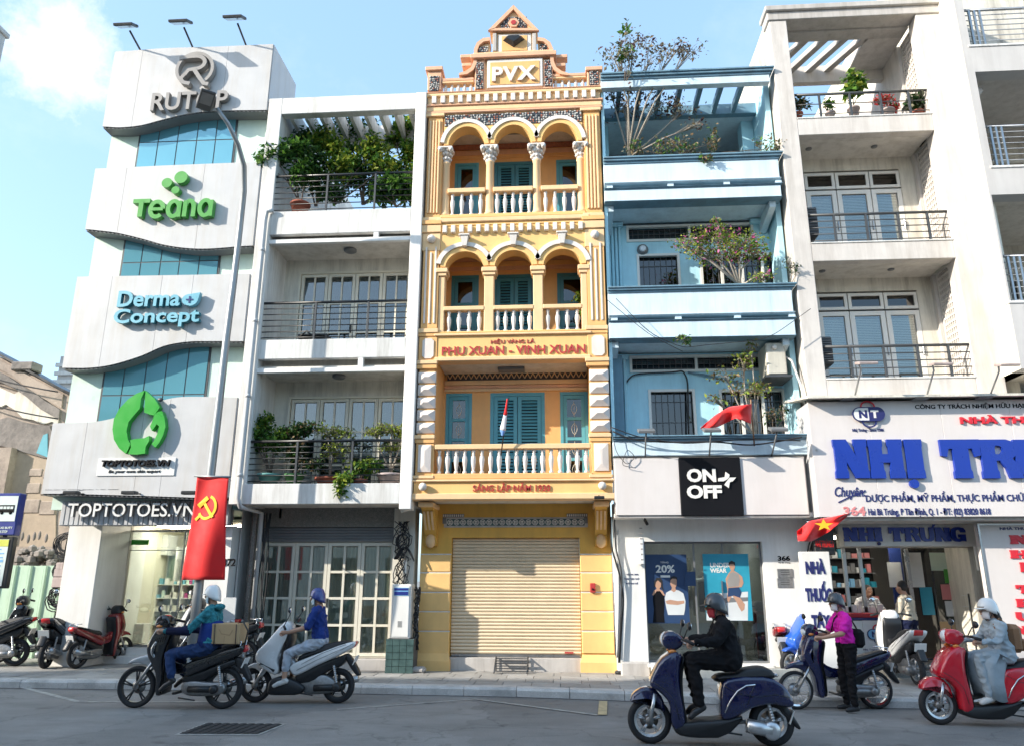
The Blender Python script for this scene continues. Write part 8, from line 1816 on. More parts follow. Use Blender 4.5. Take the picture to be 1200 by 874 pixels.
# cargo box strapped behind the left rider
T = BT['under']; cx, cz, k = T['c']
bxo = thing('cardboard_box', 'brown cardboard box strapped across the tail of the leftmost ridden motorbike', 'box', (b1.location.x, b1.location.y, 0), None, b1.rotation_euler.z); bxo.scale = b1.scale
X0, X1, Z0, Z1 = (cx-592)/k, (cx-466)/k, (cz-326)/k+.04, (cz-232)/k
g = G(); g.bbox(X0, X1, -.17, .17, Z0, Z1, .006); g.xf(Matrix.Translation((0, 0, 0)) @ Matrix.Rotation(R(0), 4, 'X')); part('carton', g, 'cardboard', bxo, local=True)
g = G(); zc = (Z0+Z1)/2; stroke(g, [(X0+.1, zc+.05), (X0+.14, zc-.02), (X0+.26, zc-.0), (X0+.3, zc+.06)], .012, .171, .174); g.box((X0+X1)/2-.003, (X0+X1)/2+.003, .1705, .172, Z0, zc-.03); part('flap_lines', g, 'cardboard_dark', bxo, local=True)
g = G()
for xx in (X0+.05, X1-.06): g.tube([(xx, .14, Z0-.06), (xx-.01, .178, Z0+.02), (xx, .178, Z1-.01), (xx, .1, Z1+.006), (xx, -.1, Z1+.006), (xx, -.178, Z1-.02)], .006, 5)
part('strap', g, 'black_paint', bxo, local=True)
g = G().tube([(X0-.06, .1, Z0-.05), (X0-.1, .1, Z1-.1), (X0-.02, .1, Z1+.02)], .012, 6); part('rack_loop', g, 'plastic_black', bxo, local=True)
# script lettering on the blue scooter's flank
text('Grande', -.5, -.28, .42, .475, 0, .004, 'chrome', b3, name='script_badge', offset=0, shear=.3, basis=lambda x, y, z: (-.78-x, .176+ (y)*-1, z)).location = (0, 0, 0)
o = b3.children[-1]; o.data.transform(Matrix.Translation(Vector(ROOT[b3.name])))
from mathutils import noise
# ================================================================== people: one continuous skin per body, clothes coloured by region
def capsule(g, p0, r0, p1, r1, n=12):
    p0, p1 = Vector(p0), Vector(p1); d = (p1-p0); L_ = d.length; d = d.normalized() if L_ > 1e-6 else Vector((0, 0, 1)); u = d.orthogonal().normalized(); w_ = d.cross(u); R_ = []
    for c, r_, sg in ((p0, r0, -1), (p1, r1, 1)):
        an = [(-1, .05), (-.8, .6), (-.45, .893), (0, 1)] if sg < 0 else [(0, 1), (.45, .893), (.8, .6), (1, .05)]
        for h, q_ in an: R_.append([c+d*h*r_+(u*math.cos(2*PI*k/n)+w_*math.sin(2*PI*k/n))*r_*q_ for k in range(n)])
    g.rings(R_, smooth=True)
def body(prims, vox=.0075):
    """prims: (p0, r0, p1, r1, material index) or ('e', centre, radii, material index)"""
    g = G()
    for p in prims:
        if p[0] == 'e': g.ball(p[1], p[2], 14, 10)
        else: capsule(g, p[0], p[1], p[2], p[3])
    me = g.mesh('raw', 'skin'); ob = bpy.data.objects.new('raw', me); COL.objects.link(ob)
    m = ob.modifiers.new('r', 'REMESH'); m.mode = 'VOXEL'; m.voxel_size = vox; s = ob.modifiers.new('s', 'SMOOTH'); s.iterations = 3; s.factor = .5
    bpy.context.view_layer.update(); me2 = bpy.data.meshes.new_from_object(ob.evaluated_get(bpy.context.evaluated_depsgraph_get())); bpy.data.objects.remove(ob); bpy.data.meshes.remove(me)
    me2.materials.clear()
    nv = len(me2.vertices); co = np.empty(nv*3); me2.vertices.foreach_get('co', co); co = co.reshape(-1, 3); no = np.empty(nv*3); me2.vertices.foreach_get('normal', no); no = no.reshape(-1, 3)
    vd = np.full(nv, 1e9); vi = np.zeros(nv, int)
    for p in prims:
        if p[0] == 'e': d = (np.linalg.norm((co-np.array(p[1]))/np.array(p[2]), axis=1)-1)*min(p[2]); mi = p[3]
        else: a, b = np.array(p[0], float), np.array(p[2], float); ab = b-a; t = np.clip(((co-a)@ab)/max(ab@ab, 1e-9), 0, 1); d = np.linalg.norm(co-(a+t[:, None]*ab), axis=1)-(p[1]+(p[3]-p[1])*t); mi = p[4]
        k = d < vd; vd[k] = d[k]; vi[k] = mi
    for i in np.nonzero((vi == 1) | (vi == 2))[0]:       # folds and creases in the clothing
        q = Vector(co[i]); w_ = noise.noise(Vector((q.x*9+q.z*5, q.y*7, q.z*13-q.x*6))); w2 = noise.noise(q*31); co[i] += no[i]*((.5-abs(w_)*2.4)*.013+w2*.0035)
    me2.vertices.foreach_set('co', co.ravel()); nf = len(me2.polygons); c = np.empty(nf*3); me2.polygons.foreach_get('center', c); c = c.reshape(-1, 3); best = np.full(nf, 1e9); idx = np.zeros(nf, int)
    for p in prims:
        if p[0] == 'e': d = (np.linalg.norm((c-np.array(p[1]))/np.array(p[2]), axis=1)-1)*min(p[2]); mi = p[3]
        else:
            a, b = np.array(p[0], float), np.array(p[2], float); ab = b-a; t = np.clip(((c-a)@ab)/max(ab@ab, 1e-9), 0, 1); d = np.linalg.norm(c-(a+t[:, None]*ab), axis=1)-(p[1]+(p[3]-p[1])*t); mi = p[4]
        k = d < best; best[k] = d[k]; idx[k] = mi
    me2.polygons.foreach_set('material_index', idx); me2.polygons.foreach_set('use_smooth', [True]*nf); return me2
def V3(*a): return Vector(a)
def mixv(a, b, t): return tuple(Vector(a)*(1-t)+Vector(b)*t)
def person(label, root, head, neck, hip, sh_w, hip_w, arms, legs, mats, helmet=None, mask=None, hair=None, sleeve=1., calf=1., bulk=1., face=(1, 0, 0), skin=0, hood=None, sit=True, vox=.0075, glasses=False, shoe='x'):
    """mats: [skin, shirt, trousers, shoes]; joints in the local frame; arms/legs: list of (joint chain)"""
    t = thing('person', label, 'person', root[0], root[3] if len(root) > 3 else None, root[1]); t.scale = (root[2],)*3
    H = Vector(head); Nk = Vector(neck); Hp = Vector(hip); f = Vector(face).normalized(); up = Vector((0, 0, 1)); sd = up.cross(f).normalized(); tor = Nk-Hp
    P = [('e', tuple(H+up*.02), (.082, .076, .108), 0), ('e', tuple(H+f*.02-up*.055), (.062, .055, .062), 0), (tuple(H-up*.06-f*.01), .052, tuple(Nk), .058, 0), (tuple(H+f*.075+up*.012), .012, tuple(H+f*.1-up*.018), .017, 0),
         ('e', tuple(H+f*.085-up*.052), (.016, .028, .012), 0)]
    for s in (-1, 1): P += [('e', tuple(H+sd*s*.078-up*.005-f*.01), (.02, .012, .032), 0)]
    ch = Nk-up*.10-tor*.12; wa = Hp+tor*.32
    for s in (-1, 1):
        P += [(tuple(Nk+sd*s*.03-up*.04), .055*bulk, tuple(Nk+sd*s*sh_w*.8-up*.075), .062*bulk, 1), (tuple(ch+sd*s*sh_w*.42), .105*bulk, tuple(wa+sd*s*hip_w*.35), .098*bulk, 1), (tuple(wa+sd*s*hip_w*.35), .10*bulk, tuple(Hp+sd*s*hip_w*.5+up*.05), .112*bulk, 1), (tuple(Hp+sd*s*hip_w*.45-up*.01), .112*bulk, tuple(Hp+sd*s*hip_w*.55-up*.02), .112*bulk, 2)]
    for s, (sh, el, wr, hd) in arms:
        sh, el, wr, hd = map(Vector, (sh, el, wr, hd)); P += [(tuple(sh), .062*bulk, tuple(el), .047*bulk, 1)]
        if sleeve >= 1: P += [(tuple(el), .047*bulk, tuple(wr), .036*bulk, 1)]
        else: P[-1] = (tuple(sh), .066*bulk, mixv(sh, el, sleeve+.2), .062*bulk, 1); P += [(mixv(sh, el, sleeve*.5), .043, tuple(el), .04, 0), (tuple(el), .040, tuple(wr), .026, 0)]
        d = (hd-wr).normalized() if (hd-wr).length > .01 else f; kn = wr+d*.085; P += [(tuple(wr), .026, tuple(kn), .030, 0)]
        perp = Vector((0, 1, 0)); perp = (perp-d*perp.dot(d)).normalized(); cu = (Vector((0, 0, -1))-d*Vector((0, 0, -1)).dot(d)).normalized()
        for k, ln in ((-1.5, .055), (-.5, .066), (.5, .07), (1.5, .064)):
            a = kn+perp*k*.019; b = a+d*ln*.45+cu*.012; c = b+cu*ln*.45-d*.008; e = c-d*ln*.45+cu*.008
            P += [(tuple(a), .0105, tuple(b), .0098, 0), (tuple(b), .0098, tuple(c), .009, 0), (tuple(c), .009, tuple(e), .008, 0)]
        a = wr+d*.035+cu*.012; b = a+perp*-s*.03+d*.025+cu*.02; P += [(tuple(a), .013, tuple(b), .011, 0), (tuple(b), .011, tuple(b+d*.028+cu*.006), .009, 0)]
    for s, (hp_, kn, an, toe) in legs:
        hp_, kn, an, toe = map(Vector, (hp_, kn, an, toe)); P += [(tuple(hp_), .098*bulk, tuple(kn), .062*bulk, 2)]
        if calf >= 1: P += [(tuple(kn), .062*bulk, tuple(mixv(kn, an, .35)), .06*bulk, 2), (tuple(mixv(kn, an, .35)), .06*bulk, tuple(an+(kn-an)*.06), .047*bulk, 2), (tuple(an+(kn-an)*.1), .034, tuple(an), .034, 0)]
        else: P += [(tuple(kn), .062*bulk, mixv(kn, an, calf), .056*bulk, 2), (mixv(kn, an, calf*.8), .044, tuple(an), .034, 0)]
        fd = (toe-an); heel = an-Vector((fd.x, fd.y, 0)).normalized()*.035-up*.03; fl = Vector((toe.x, toe.y, toe.z))
        P += [(tuple(an), .036, tuple(heel), .036, 3), (tuple(heel), .036, tuple(an+fd*.6-up*.01), .038, 3), (tuple(an+fd*.55-up*.012), .036, tuple(fl), .030, 3)]
    me = body(P, vox)
    for m_ in mats: me.materials.append(M[m_])
    me.name = 'body'; ob = bpy.data.objects.new('body', me); place(ob, t)
    pt_ = lambda nm, g, m_: part(nm, g, m_, t, local=True)
    fr = Matrix((( f.x, sd.x, 0, H.x), (f.y, sd.y, 0, H.y), (f.z, sd.z, 1, H.z), (0, 0, 0, 1)))
    for s in (-1, 1):
        g = G().ball((.073, s*.028, .02), (.011, .013, .009), 8, 6); g.xf(fr); e = pt_('eye', g, 'white_paint'); g = G().ball((.081, s*.028, .02), (.005, .006, .006), 6, 5); g.xf(fr); part('pupil', g, 'hair', e, local=True)
    if helmet:
        hm, brim = helmet; n, k = 22, 9; R_ = []
        for j in range(k+1):
            ring = []
            for i in range(n):
                a = 2*PI*i/n; low = -.03-.055*max(0, -math.cos(a))+.055*max(0, math.cos(a)); th = (PI/2+.0)*(1-j/k); zz = low+(.155-low)*math.sin((j/k)*PI/2)
                r_ = math.cos((j/k)*PI/2*.97)**.75; ring.append((.125*math.cos(a)*r_-.008, .112*math.sin(a)*r_, zz))
            R_.append(ring)
        g = G(); g.rings(R_, caps=True, smooth=True); g.xf(fr); hl = pt_('helmet', g, hm)
        g = G();
        for sgn in (1,):
            va = [(.118*math.cos(a)-.008, .106*math.sin(a), .03-.0*a*a) for a in np.linspace(-1.1, 1.1, 12)]; vb = [(.118*math.cos(a)+brim*math.cos(a*.8), .108*math.sin(a), .022-.014*math.cos(a)) for a in np.linspace(-1.1, 1.1, 12)]
            g.rings([[a for a in va], [(x, y, z+.006) for x, y, z in vb], [(x, y, z) for x, y, z in vb], [(x, y, z-.012) for x, y, z in va]], closed=False, caps=False, smooth=True)
        g.xf(fr); part('peak', g, 'plastic_black' if hm != 'helmet_white' else hm, hl, local=True)
        g = G();
        for s in (-1, 1): g.tube([(.0, s*.1, -.03), (.02, s*.07, -.09), (.04, 0, -.125)], .006, 5)
        g.xf(fr); part('chin_strap', g, 'black_paint', hl, local=True)
    if glasses: g = G(); g.add([(.118*math.cos(a)+.004, .1*math.sin(a), z) for z in (-.005, .045) for a in np.linspace(-1.0, 1.0, 11)], [(i, i+1, i+12, i+11) for i in range(10)], smooth=True); g.xf(fr); pt_('goggles', g, 'visor')
    if mask:
        R_ = [[((.092-.02*abs(z_)/.05)*math.cos(a)*1.0+.004, (.075)*math.sin(a), -.045+z_-.01) for a in np.linspace(-1.35, 1.35, 13)] for z_ in (-.055, -.03, 0, .025, .045)]
        g = G(); g.rings(R_, caps=False, closed=False, smooth=True); g.xf(fr); o = pt_('mask', g, mask); md = o.modifiers.new('thickness', 'SOLIDIFY'); md.thickness = .004
    if hair:
        ln, = hair; g = G(); g.ball((-.012, 0, .03), (.094, .086, .105), 14, 10); keep = []
        g.xf(fr @ Matrix.Translation((-.012, 0, .01)))
        if ln > 0:
            for k in range(-4, 5): y_ = k*.018; g.tube([(-.06-.02*math.cos(k), y_, .0), (-.085, y_*1.1, -.1), (-.08+.01*math.sin(k*2), y_*1.15, -.1-ln*.6), (-.06, y_*.9, -.1-ln)], [.03, .03, .026, .008], 6)
            g.v[-9*4*6:] = [tuple(fr @ Vector(q)) for q in g.v[-9*4*6:]]
        pt_('hair', g, 'hair')
    return t
def rider(kind, bk, label, J, mats, **kw):
    """J: joints in the traced picture units of the bike template"""
    T = BT[kind]; cx, cz, k = T['c']; L3 = lambda p, y: ((cx-p[0])/k, y, (cz-p[1])/k)
    sh, el, wr, hd = J['arm']; hp_, kn, an, toe = J['leg']; sw = kw.pop('sw', .17)
    arms = [(s, (L3(sh, s*sw), L3(el, s*(sw+.06)), L3(wr, s*.27), L3(hd, s*.27))) for s in (-1, 1)]
    legs = [(s, (L3(hp_, s*.09), L3(kn, s*J.get('ky', .16)), L3(an, s*J.get('ay', .19)), L3(toe, s*(J.get('ay', .19)+.02)))) for s in (-1, 1)]
    return person(label, (tuple(bk.location), bk.rotation_euler.z, bk.scale[0]), L3(J['head'], 0), L3(J['neck'], 0), L3(J['hip'], 0), sw, .16, arms, legs, mats, **kw)
r1 = rider('under', b1, 'rider in white helmet and teal hooded jacket with dark jeans on the box motorbike', dict(head=(436, 118), neck=(446, 158), hip=(452, 318), arm=(( 446, 188), (372, 262), (285, 262), (250, 258)), leg=((440, 335), (298, 358), (322, 452), (285, 496)), ay=.2), ['skin', 'cloth_teal', 'denim', 'shoe_black'], helmet=('helmet_white', .04), mask='mask_blue', bulk=1.12, calf=.85)
T = BT['under']; cx, cz, k = T['c']
# the jacket's dark lower half and its hood are separate pieces of clothing
g = G(); R_ = []
for zz, rx, ry, xo in ((.86, .17, .2, -.33), (.95, .165, .2, -.335), (1.08, .15, .2, -.34), (1.18, .145, .19, -.345)): R_.append([(xo-.04+rx*math.cos(a)*(1+.05*math.sin(5*a)), ry*math.sin(a), zz+.02*math.sin(3*a)) for a in [2*PI*i/24 for i in range(24)]])
g.rings(R_, smooth=True); part('jacket_skirt', g, 'cloth_blue', r1, local=True)
hx, hz = (cx-462)/k, (cz-165)/k; g = G().ball((hx-.04, 0, hz), (.075, .11, .05), 12, 8); part('hood', g, 'cloth_teal', r1, local=True)
for s in (-1, 1):
    a, b = Vector(((cx-372)/k, s*.23, (cz-262)/k)), Vector(((cx-290)/k, s*.27, (cz-262)/k)); g = G(); g.tube([a+(a-b)*.15, a, b], [.06, .066, .05], 12); part('sleeve', g, 'cloth_navy', r1, local=True)
r2 = rider('sport', b2, 'man in dark blue shirt, blue helmet and pale jeans riding the white scooter', dict(head=(938, 118), neck=(950, 152), hip=(962, 296), arm=((948, 172), (920, 240), (840, 262), (798, 262)), leg=((948, 312), (836, 350), (830, 455), (790, 482)), ay=.17), ['skin', 'cloth_navyshirt' if 'cloth_navyshirt' in M else 'cloth_blue', 'denim_pale', 'shoe_white'], helmet=('helmet_blue', .02), mask='mask_blue', calf=.6, sleeve=.75)
r3 = rider('classic', b3, 'man in black suit jacket, grey helmet and face mask riding the dark blue retro scooter', dict(head=(612, 138), neck=(640, 190), hip=(668, 408), arm=((650, 238), (585, 325), (478, 325), (420, 335)), leg=((650, 430), (452, 430), (480, 660), (425, 725)), ay=.13, ky=.13), ['skin', 'cloth_black', 'cloth_black', 'shoe_black'], helmet=('helmet_grey', .07), mask='mask_red', bulk=1.22, glasses=False)
g = G().tube([((540-478)/535, .27, (882-325)/535), ((540-470)/535, .27, (882-327)/535)], .034, 12); part('watch', g, 'steel', r3, local=True)
g = G(); g.prism([((540-605)/535, (882-255)/535), ((540-598)/535, (882-225)/535), ((540-620)/535, (882-190)/535), ((540-640)/535, (882-195)/535)], -.05, .05); part('shirt_collar', g, 'white_paint', r3, local=True)
r5 = rider('classic', b5, 'woman in pale grey dress, white helmet and mask with brown backpack on the red scooter', dict(head=(615, 150), neck=(632, 205), hip=(665, 430), arm=((640, 250), (590, 340), (480, 352), (425, 345)), leg=((650, 440), (470, 460), (500, 690), (440, 730)), ay=.15, ky=.13), ['skin', 'cloth_grey', 'cloth_grey', 'shoe_white'], helmet=('helmet_white', .05), mask='mask_white', hair=(.32,), glasses=True)
# her long skirt, draped over the knees
g = G(); R_ = []
for t_, c0, rx, ry in ((0, (-.23, .80), .17, .19), (.2, (-.12, .86), .2, .2), (.45, (-.02, .74), .22, .21), (.7, (.0, .55), .2, .2), (1, (-.02, .34), .19, .2)):
    R_.append([(c0[0]+rx*math.cos(a)*(1+.06*math.sin(7*a+t_*3)), ry*math.sin(a)*(1+.05*math.sin(6*a)), c0[1]+.05*math.sin(2*a+1)*t_) for a in [2*PI*i/40 for i in range(40)]])
g.rings(R_, smooth=True); part('skirt', g, 'cloth_grey', r5, local=True)
g = G(); g.bbox(-.46, -.29, -.13, .13, .86, 1.2, .05); bp = thing('backpack', 'brown backpack on the back of the woman in grey on the red scooter', 'backpack', tuple(b5.location), None, b5.rotation_euler.z); bp.scale = b5.scale; part('bag', g, 'bag_brown', bp, local=True)
g = G().bbox(-.5, -.43, -.1, .1, .88, 1.03, .025); part('pocket', g, 'bag_brown', bp, local=True); g = G()
for s in (-1, 1): g.tube([(-.3, s*.1, 1.18), (-.2, s*.12, 1.27), (-.12, s*.13, 1.2), (-.14, s*.14, 1.05), (-.26, s*.12, .9)], .014, 6)
part('strap', g, 'bag_brown', bp, local=True)
# woman in pink standing astride her bike
zt = 0
r4 = person('woman in bright pink T-shirt and black trousers standing beside her dark blue motorbike', ((3.83, -3.2, 0), PI+R(8), .95), (.02, .0, 1.50), (-.03, 0, 1.38), (-.07, 0, .92), .16, .15, [(1, ((-.03, .17, 1.28), (.08, .2, 1.08), (.33, .12, 1.02), (.42, .08, 1.02))), (-1, ((-.03, -.17, 1.28), (.1, -.2, 1.07), (.33, -.3, 1.0), (.42, -.33, 1.0)))], [(1, ((-.07, .09, .88), (-.04, .1, .48), (-.05, .1, .09), (.08, .12, .045))), (-1, ((-.07, -.09, .88), (-.02, -.12, .48), (-.06, -.14, .09), (.07, -.15, .045)))], ['skin', 'cloth_pink', 'cloth_black', 'shoe_black'], helmet=('helmet_grey', .05), mask='mask_white', sleeve=.5, bulk=1.02)
hb = thing('shoulder_bag', 'black bag slung behind the hip of the woman in pink', 'bag', (3.83, -3.2, 0), None, PI+R(8)); hb.scale = (.95,)*3
g = G().bbox(-.28, -.12, -.02, .2, .88, 1.14, .05); part('bag', g, 'cloth_black', hb, local=True); g = G().tube([(-.2, .12, 1.12), (-.12, .1, 1.3), (-.03, .03, 1.39), (.06, -.03, 1.28), (.08, -.12, 1.1)], .012, 6); part('strap', g, 'black_paint', hb, local=True)
# customer and pharmacist
q = at(1063, 740, .2); fz = SW+.0
r6 = person('customer in beige jacket and dark trousers standing at the pharmacy counter, seen from behind', ((q[0], .15, fz), PI-R(50), .97), (.02, 0, 1.52), (-.02, 0, 1.39), (-.03, 0, .93), .18, .16, [(1, ((-.02, .19, 1.29), (.02, .24, 1.05), (.22, .2, 1.02), (.3, .18, 1.04))), (-1, ((-.02, -.19, 1.29), (.0, -.23, 1.04), (.2, -.2, 1.02), (.28, -.18, 1.04)))], [(1, ((-.03, .09, .88), (-.02, .1, .48), (-.04, .1, .09), (.09, .12, .045))), (-1, ((-.03, -.09, .88), (-.02, -.1, .48), (-.04, -.1, .09), (.09, -.12, .045)))], ['skin', 'cloth_beige', 'cloth_navy', 'shoe_black'], hair=(0,), bulk=1.12, vox=.009)
q = at(1015, 700, 1.6)
r7 = person('pharmacist in white coat with dark hair bending over behind the counter', ((q[0], 1.65, SW+.12), -R(80), .95), (.16, 0, 1.34), (.08, 0, 1.24), (-.06, 0, .86), .19, .16, [(1, ((.06, .2, 1.15), (.12, .3, .98), (.3, .2, .98), (.38, .16, .98))), (-1, ((.06, -.2, 1.15), (.12, -.3, .98), (.3, -.2, .98), (.38, -.16, .98)))], [(1, ((-.06, .09, .84), (-.02, .1, .46), (-.04, .1, .09), (.09, .12, .045))), (-1, ((-.06, -.09, .84), (-.02, -.1, .46), (-.04, -.1, .09), (.09, -.12, .045)))], ['skin_dark', 'cloth_white', 'cloth_navy', 'shoe_black'], hair=(0,), vox=.01)
# ================================================================== plants
def plant(name, label, base, Y, clumps, n, s, mats, cat='plant', group=None, bark='bark', r0=.02, pot=None, twigs=3, spread=1., droop=0., fill=.5):
    rr = random.Random(len(label)*7+n); b = at(*base, Y); t = thing(name, label, cat, (b[0], Y, b[1]), group)
    cs = [((lambda q: (q[0], Y+c[4] if len(c) > 4 else Y, q[1]))(at(c[0], c[1], Y+(c[4] if len(c) > 4 else 0))), c[2], c[3]) for c in clumps]; tot = sum(c[1]*c[2] for c in cs)
    g = G(); st = G()
    for (c, rx, rz) in cs:
        root = Vector((b[0]+rr.uniform(-.03, .03), Y, b[1])); C = Vector(c); mid = root.lerp(C, .5)+Vector((rr.uniform(-.1, .1), rr.uniform(-.05, .05), .06)); st.tube([root, mid, C], [r0, r0*.7, r0*.35], 5)
        tips = []
        for k in range(twigs*3):
            a = rr.random()*2*PI; e = rr.uniform(-.6, 1.2); d = Vector((math.cos(a)*rx*.85*math.cos(e*.8), math.sin(a)*rx*.6*spread, math.sin(e)*rz*.85)); p1 = C+d*.5+Vector((0, 0, .02)); st.tube([mid.lerp(C, rr.uniform(.3, 1)), p1, C+d], [r0*.35, r0*.22, r0*.1], 4); tips.append(C+d)
        for k in range(int(n*rx*rz/tot)):
            if rr.random() < fill: tp = rr.choice(tips); p = tp+Vector((rr.gauss(0, .28)*rx, rr.gauss(0, .22)*rx, rr.gauss(0, .28)*rz))
            else:
                a = rr.random()*2*PI; u = rr.uniform(-1, 1); q = rr.random()**.45*(1+.25*math.sin(a*3+u*4)); p = C+Vector((rx*q*math.cos(a)*math.sqrt(1-u*u), rx*.75*spread*q*math.sin(a)*math.sqrt(1-u*u), rz*q*u))
            sz = s*rr.choice((.5, .75, 1, 1, 1.5))*rr.uniform(.8, 1.15); dr = Vector((rr.gauss(0, 1), rr.gauss(0, 1), rr.gauss(-droop, .8))).normalized(); nn = Vector((rr.gauss(0, .8), rr.gauss(-.3, .7), rr.gauss(.8, .6))); sd = dr.cross(nn)
            if sd.length < .05: continue
            sd.normalize(); up_ = sd.cross(dr)*sz*.12; w_ = rr.random(); g.mi = 0
            for i, (mm, wt) in enumerate(mats):
                if w_ < wt: g.mi = i; break
                w_ -= wt
            g.add([p, p+dr*sz*.45+sd*sz*.28+up_, p+dr*sz, p+dr*sz*.45-sd*sz*.28+up_], [(0, 1, 2), (0, 2, 3)])
    part('crown', g, [m for m, _ in mats], t); part('stem', st, bark, t)
    if pot:
        pm, r_, h = pot; z = b[1]; g = G(); g.lathe([(r_*.7, z-h), (r_*.95, z-.03), (r_*1.05, z-.03), (r_*1.05, z+.01), (r_*.9, z+.01), (r_*.85, z-.03)], (b[0], Y, 0), n=18); part('pot', g, pm, t)
    return t
GT = 'shrubs crowding the roof terrace of the white balcony house'; D, Mi, Li = 'leaf_dark', 'leaf_mid', 'leaf_lime'
plant('terrace_shrub', 'dark shrub leaning left over the tower from the roof terrace', (352, 240), -.75, [(322, 183, .32, .26, -.1), (345, 178, .3, .2), (352, 205, .28, .35), (310, 192, .2, .14, -.15)], 2600, .10, [(Mi, .6), (D, .4)], group=GT, pot=('terracotta', .2, .25))
plant('terrace_shrub', 'dark leafy shrub low behind the terrace railing at its left', (370, 242), -.4, [(365, 205, .35, .45), (352, 165, .2, .25), (385, 225, .3, .25)], 2000, .10, [(D, .85), (Mi, .15)], group=GT)
plant('terrace_tree', 'lime green bush bright at the middle of the roof terrace', (392, 240), -.3, [(378, 168, .3, .3), (392, 178, .3, .25), (400, 200, .35, .3), (435, 180, .35, .3), (450, 195, .3, .2)], 3600, .10, [(Li, .55), (Mi, .45)], group=GT)
plant('terrace_tree', 'tall dark tree reaching the pergola beams of the roof terrace', (425, 240), .2, [(408, 155, .35, .35), (430, 160, .3, .35), (420, 205, .5, .5), (455, 215, .5, .4), (480, 215, .35, .4)], 4200, .11, [(D, .7), (Mi, .3)], group=GT, r0=.03)
plant('terrace_tree', 'mid green tree at the right end of the roof terrace beside the yellow house', (475, 240), -.2, [(480, 180, .18, .35), (476, 150, .25, .22, .3), (482, 205, .15, .25), (462, 165, .2, .12, .3)], 1700, .11, [(Mi, .7), (Li, .3)], group=GT)
plant('palm_clump', 'feathery palm clump at the foot of the terrace railing on the right', (465, 243), -.7, [(462, 218, .3, .25), (478, 228, .2, .18), (445, 228, .2, .16)], 1500, .13, [(D, .5), (Mi, .5)], group=GT)
GP = 'potted shrubs on the lowest balcony of the white house'
plant('potted_shrub', 'bright green bonsai tree in a teal pot at the left end of the lowest balcony', (316, 556), -.72, [(306, 505, .22, .22), (322, 520, .2, .2), (310, 495, .15, .15), (300, 522, .14, .12), (330, 508, .13, .13)], 2600, .065, [('leaf_mid', .75), (Li, .25)], group=GP, pot=('pot_teal', .22, .15))
plant('potted_shrub', 'dark shrub in a light green pot, second from the left of the lowest balcony', (345, 556), -.7, [(348, 508, .22, .15), (345, 530, .2, .25), (358, 503, .2, .12), (366, 545, .2, .1)], 1900, .07, [(D, .8), ('leaf_dry', .2)], group=GP, pot=('pot_green', .18, .17))
plant('potted_shrub', 'thin lime leaved bonsai in a red bowl at the middle of the lowest balcony', (385, 560), -.68, [(384, 506, .2, .12), (404, 508, .2, .1), (394, 530, .3, .14)], 1100, .06, [(Li, .6), ('leaf_greyish', .4)], group=GP, bark='bark_pale', pot=('terracotta', .25, .12))
plant('potted_fern', 'arching fern spilling over the parapet of the lowest balcony', (422, 562), -.8, [(425, 548, .28, .14), (405, 560, .16, .12, -.2), (398, 573, .08, .12, -.25), (438, 545, .16, .12)], 1300, .075, [(Mi, .6), (Li, .4)], group=GP, droop=.6, pot=('terracotta', .14, .12))
plant('potted_shrub', 'shrub with bare lower stems in a pale planter by the yellow house', (459, 556), -.7, [(440, 506, .18, .1), (460, 503, .25, .12), (474, 510, .16, .12), (458, 525, .2, .08)], 1500, .06, [(Li, .55), ('leaf_greyish', .45)], group=GP, bark='bark_pale', pot=('pot_pale', .27, .2))
plant('balcony_plant', 'small green plant behind the right arch of the middle yellow loggia', (682, 380), -.5, [(681, 350, .14, .12), (685, 372, .1, .14)], 420, .07, [(Li, .5), (Mi, .5)], pot=('terracotta', .1, .1))
# blue house
plant('sparse_tree', 'thin sparse tree with purplish leaves rising through the blue roof frame', (738, 184), -.6, [(722, 70, .35, .25, -.5), (742, 50, .3, .2, -.5), (760, 70, .35, .22, -.5), (785, 62, .35, .2, -.5), (808, 60, .3, .12, -.5), (770, 120, .4, .25, .0), (735, 125, .4, .25), (800, 130, .3, .2), (815, 148, .25, .1), (715, 105, .25, .25)], 1700, .075, [('leaf_purple', .3), ('leaf_greyish', .4), ('leaf_dry', .3)], 'tree', bark='bark_pale', r0=.025, twigs=4, fill=.9)
plant('climbing_vine', 'upright vine with heart shaped leaves above the left end of the blue roof', (733, 95), -1.1, [(733, 35, .08, .22), (733, 60, .16, .2), (726, 68, .12, .1), (737, 85, .06, .1)], 90, .13, [(Mi, .6), ('leaf_greyish', .4)], 'plant', r0=.01, twigs=1)
plant('terrace_weeds', 'low tangle of green and dry weeds along the top blue parapet', (790, 188), -.8, [(745, 175, .2, .12), (788, 172, .35, .16), (812, 178, .25, .1), (838, 168, .12, .25), (826, 186, .1, .12, -.3), (900, 175, .25, .2)], 1000, .07, [('leaf_dry', .4), ('leaf_greyish', .3), (Mi, .3)], fill=.8, r0=.01)
plant('bougainvillea', 'pink flowering bougainvillea bush on the upper blue balcony', (868, 336), -.85, [(812, 283, .3, .14), (835, 278, .35, .2), (865, 285, .4, .2), (885, 300, .25, .2), (850, 300, .4, .2), (822, 296, .25, .14), (800, 290, .2, .07), (890, 325, .2, .12, -.2), (842, 262, .1, .1)], 3800, .058, [('leaf_lime', .56), ('leaf_greyish', .16), ('blossom_pink', .14), (Mi, .14)], 'shrub', bark='bark_pale', fill=.75, r0=.025)
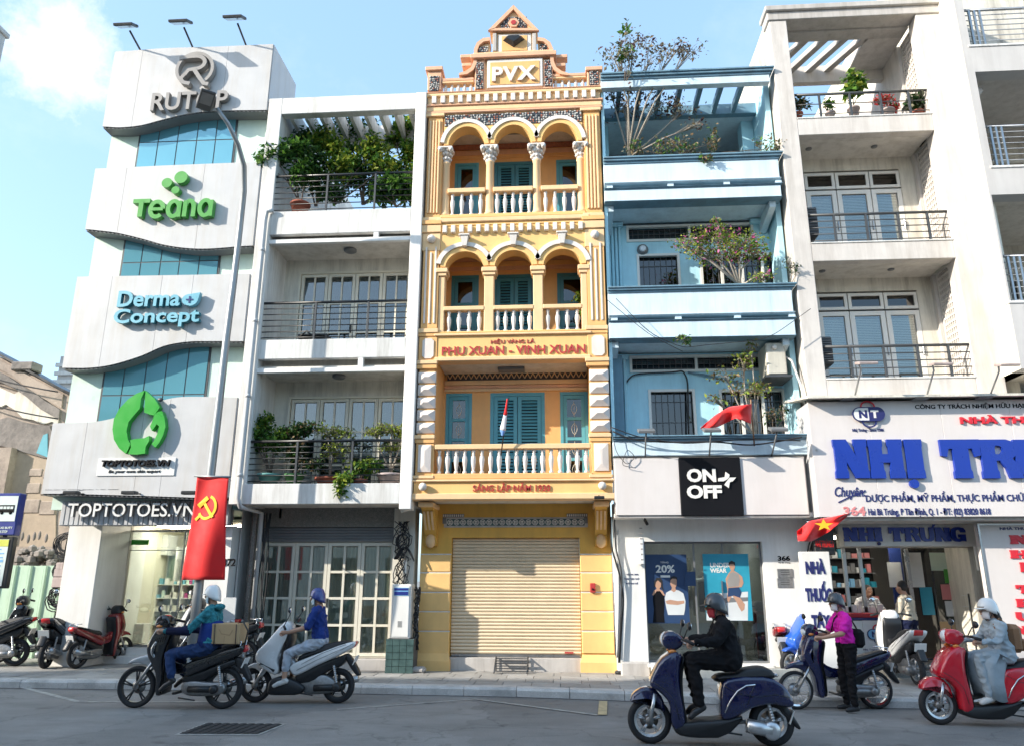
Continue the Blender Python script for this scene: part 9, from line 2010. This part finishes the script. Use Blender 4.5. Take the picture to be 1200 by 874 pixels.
plant('dry_shrub', 'straggly half dry shrub above the red flag on the lower blue balcony', (885, 512), -.75, [(870, 425, .2, .2), (880, 408, .12, .14), (850, 440, .25, .12), (890, 455, .2, .15), (875, 460, .3, .2), (840, 470, .2, .1)], 650, .07, [('leaf_lime', .45), ('leaf_dry', .35), ('leaf_greyish', .2)], 'shrub', bark='bark_pale', fill=.9, r0=.02, twigs=4)
plant('trailing_weed', 'small weed hanging from the ledge in the middle of the blue front', (803, 394), -1.1, [(800, 397, .12, .06), (806, 402, .08, .06)], 150, .06, [(Mi, .6), ('leaf_greyish', .4)], fill=.4, r0=.006)
plant('dry_plant', 'small bare twiggy plant at the right end of the lower blue ledge', (908, 508), -1.05, [(905, 488, .12, .14), (917, 484, .1, .12)], 120, .05, [('leaf_dry', .6), (D, .4)], fill=.9, r0=.008, twigs=4)
plant('dry_plant', 'thin bare plant at the right end of the upper blue ledge', (925, 334), -1.05, [(925, 312, .12, .16), (933, 318, .1, .12)], 100, .05, [('leaf_greyish', .6), (D, .4)], fill=.9, r0=.008, twigs=4)
GC = 'potted plants on the top balcony of the concrete house'
plant('potted_plant', 'tall leafy plant at the middle of the open top balcony of the concrete house', (1000, 128), -.6, [(1000, 92, .16, .14), (997, 108, .14, .14), (1005, 100, .14, .1)], 260, .15, [(Mi, .7), (Li, .3)], group=GC, droop=.5, pot=('pot_pale', .12, .2), r0=.012)
plant('potted_plant', 'red flowering plant on the open top balcony of the concrete house', (1040, 130), -.7, [(1035, 118, .2, .08), (1048, 126, .1, .1)], 420, .06, [('blossom_red', .75), (D, .25)], group=GC, pot=('pot_pale', .13, .15))
plant('potted_plant', 'spiky grey green plant at the right end of the open top balcony', (1075, 132), -.7, [(1076, 120, .18, .16)], 380, .12, [('leaf_greyish', .5), (D, .5)], group=GC, pot=('terracotta', .12, .12))
plant('potted_plant', 'small green plant left of centre on the open top balcony', (973, 133), -.7, [(972, 124, .08, .12)], 160, .07, [(Mi, 1)], group=GC, pot=('pot_pale', .1, .1))
plant('potted_plant', 'dark reddish plant at the left end of the open top balcony', (935, 134), -.7, [(936, 122, .2, .14)], 300, .08, [(D, .6), ('leaf_dry', .4)], group=GC, pot=('terracotta', .1, .1))
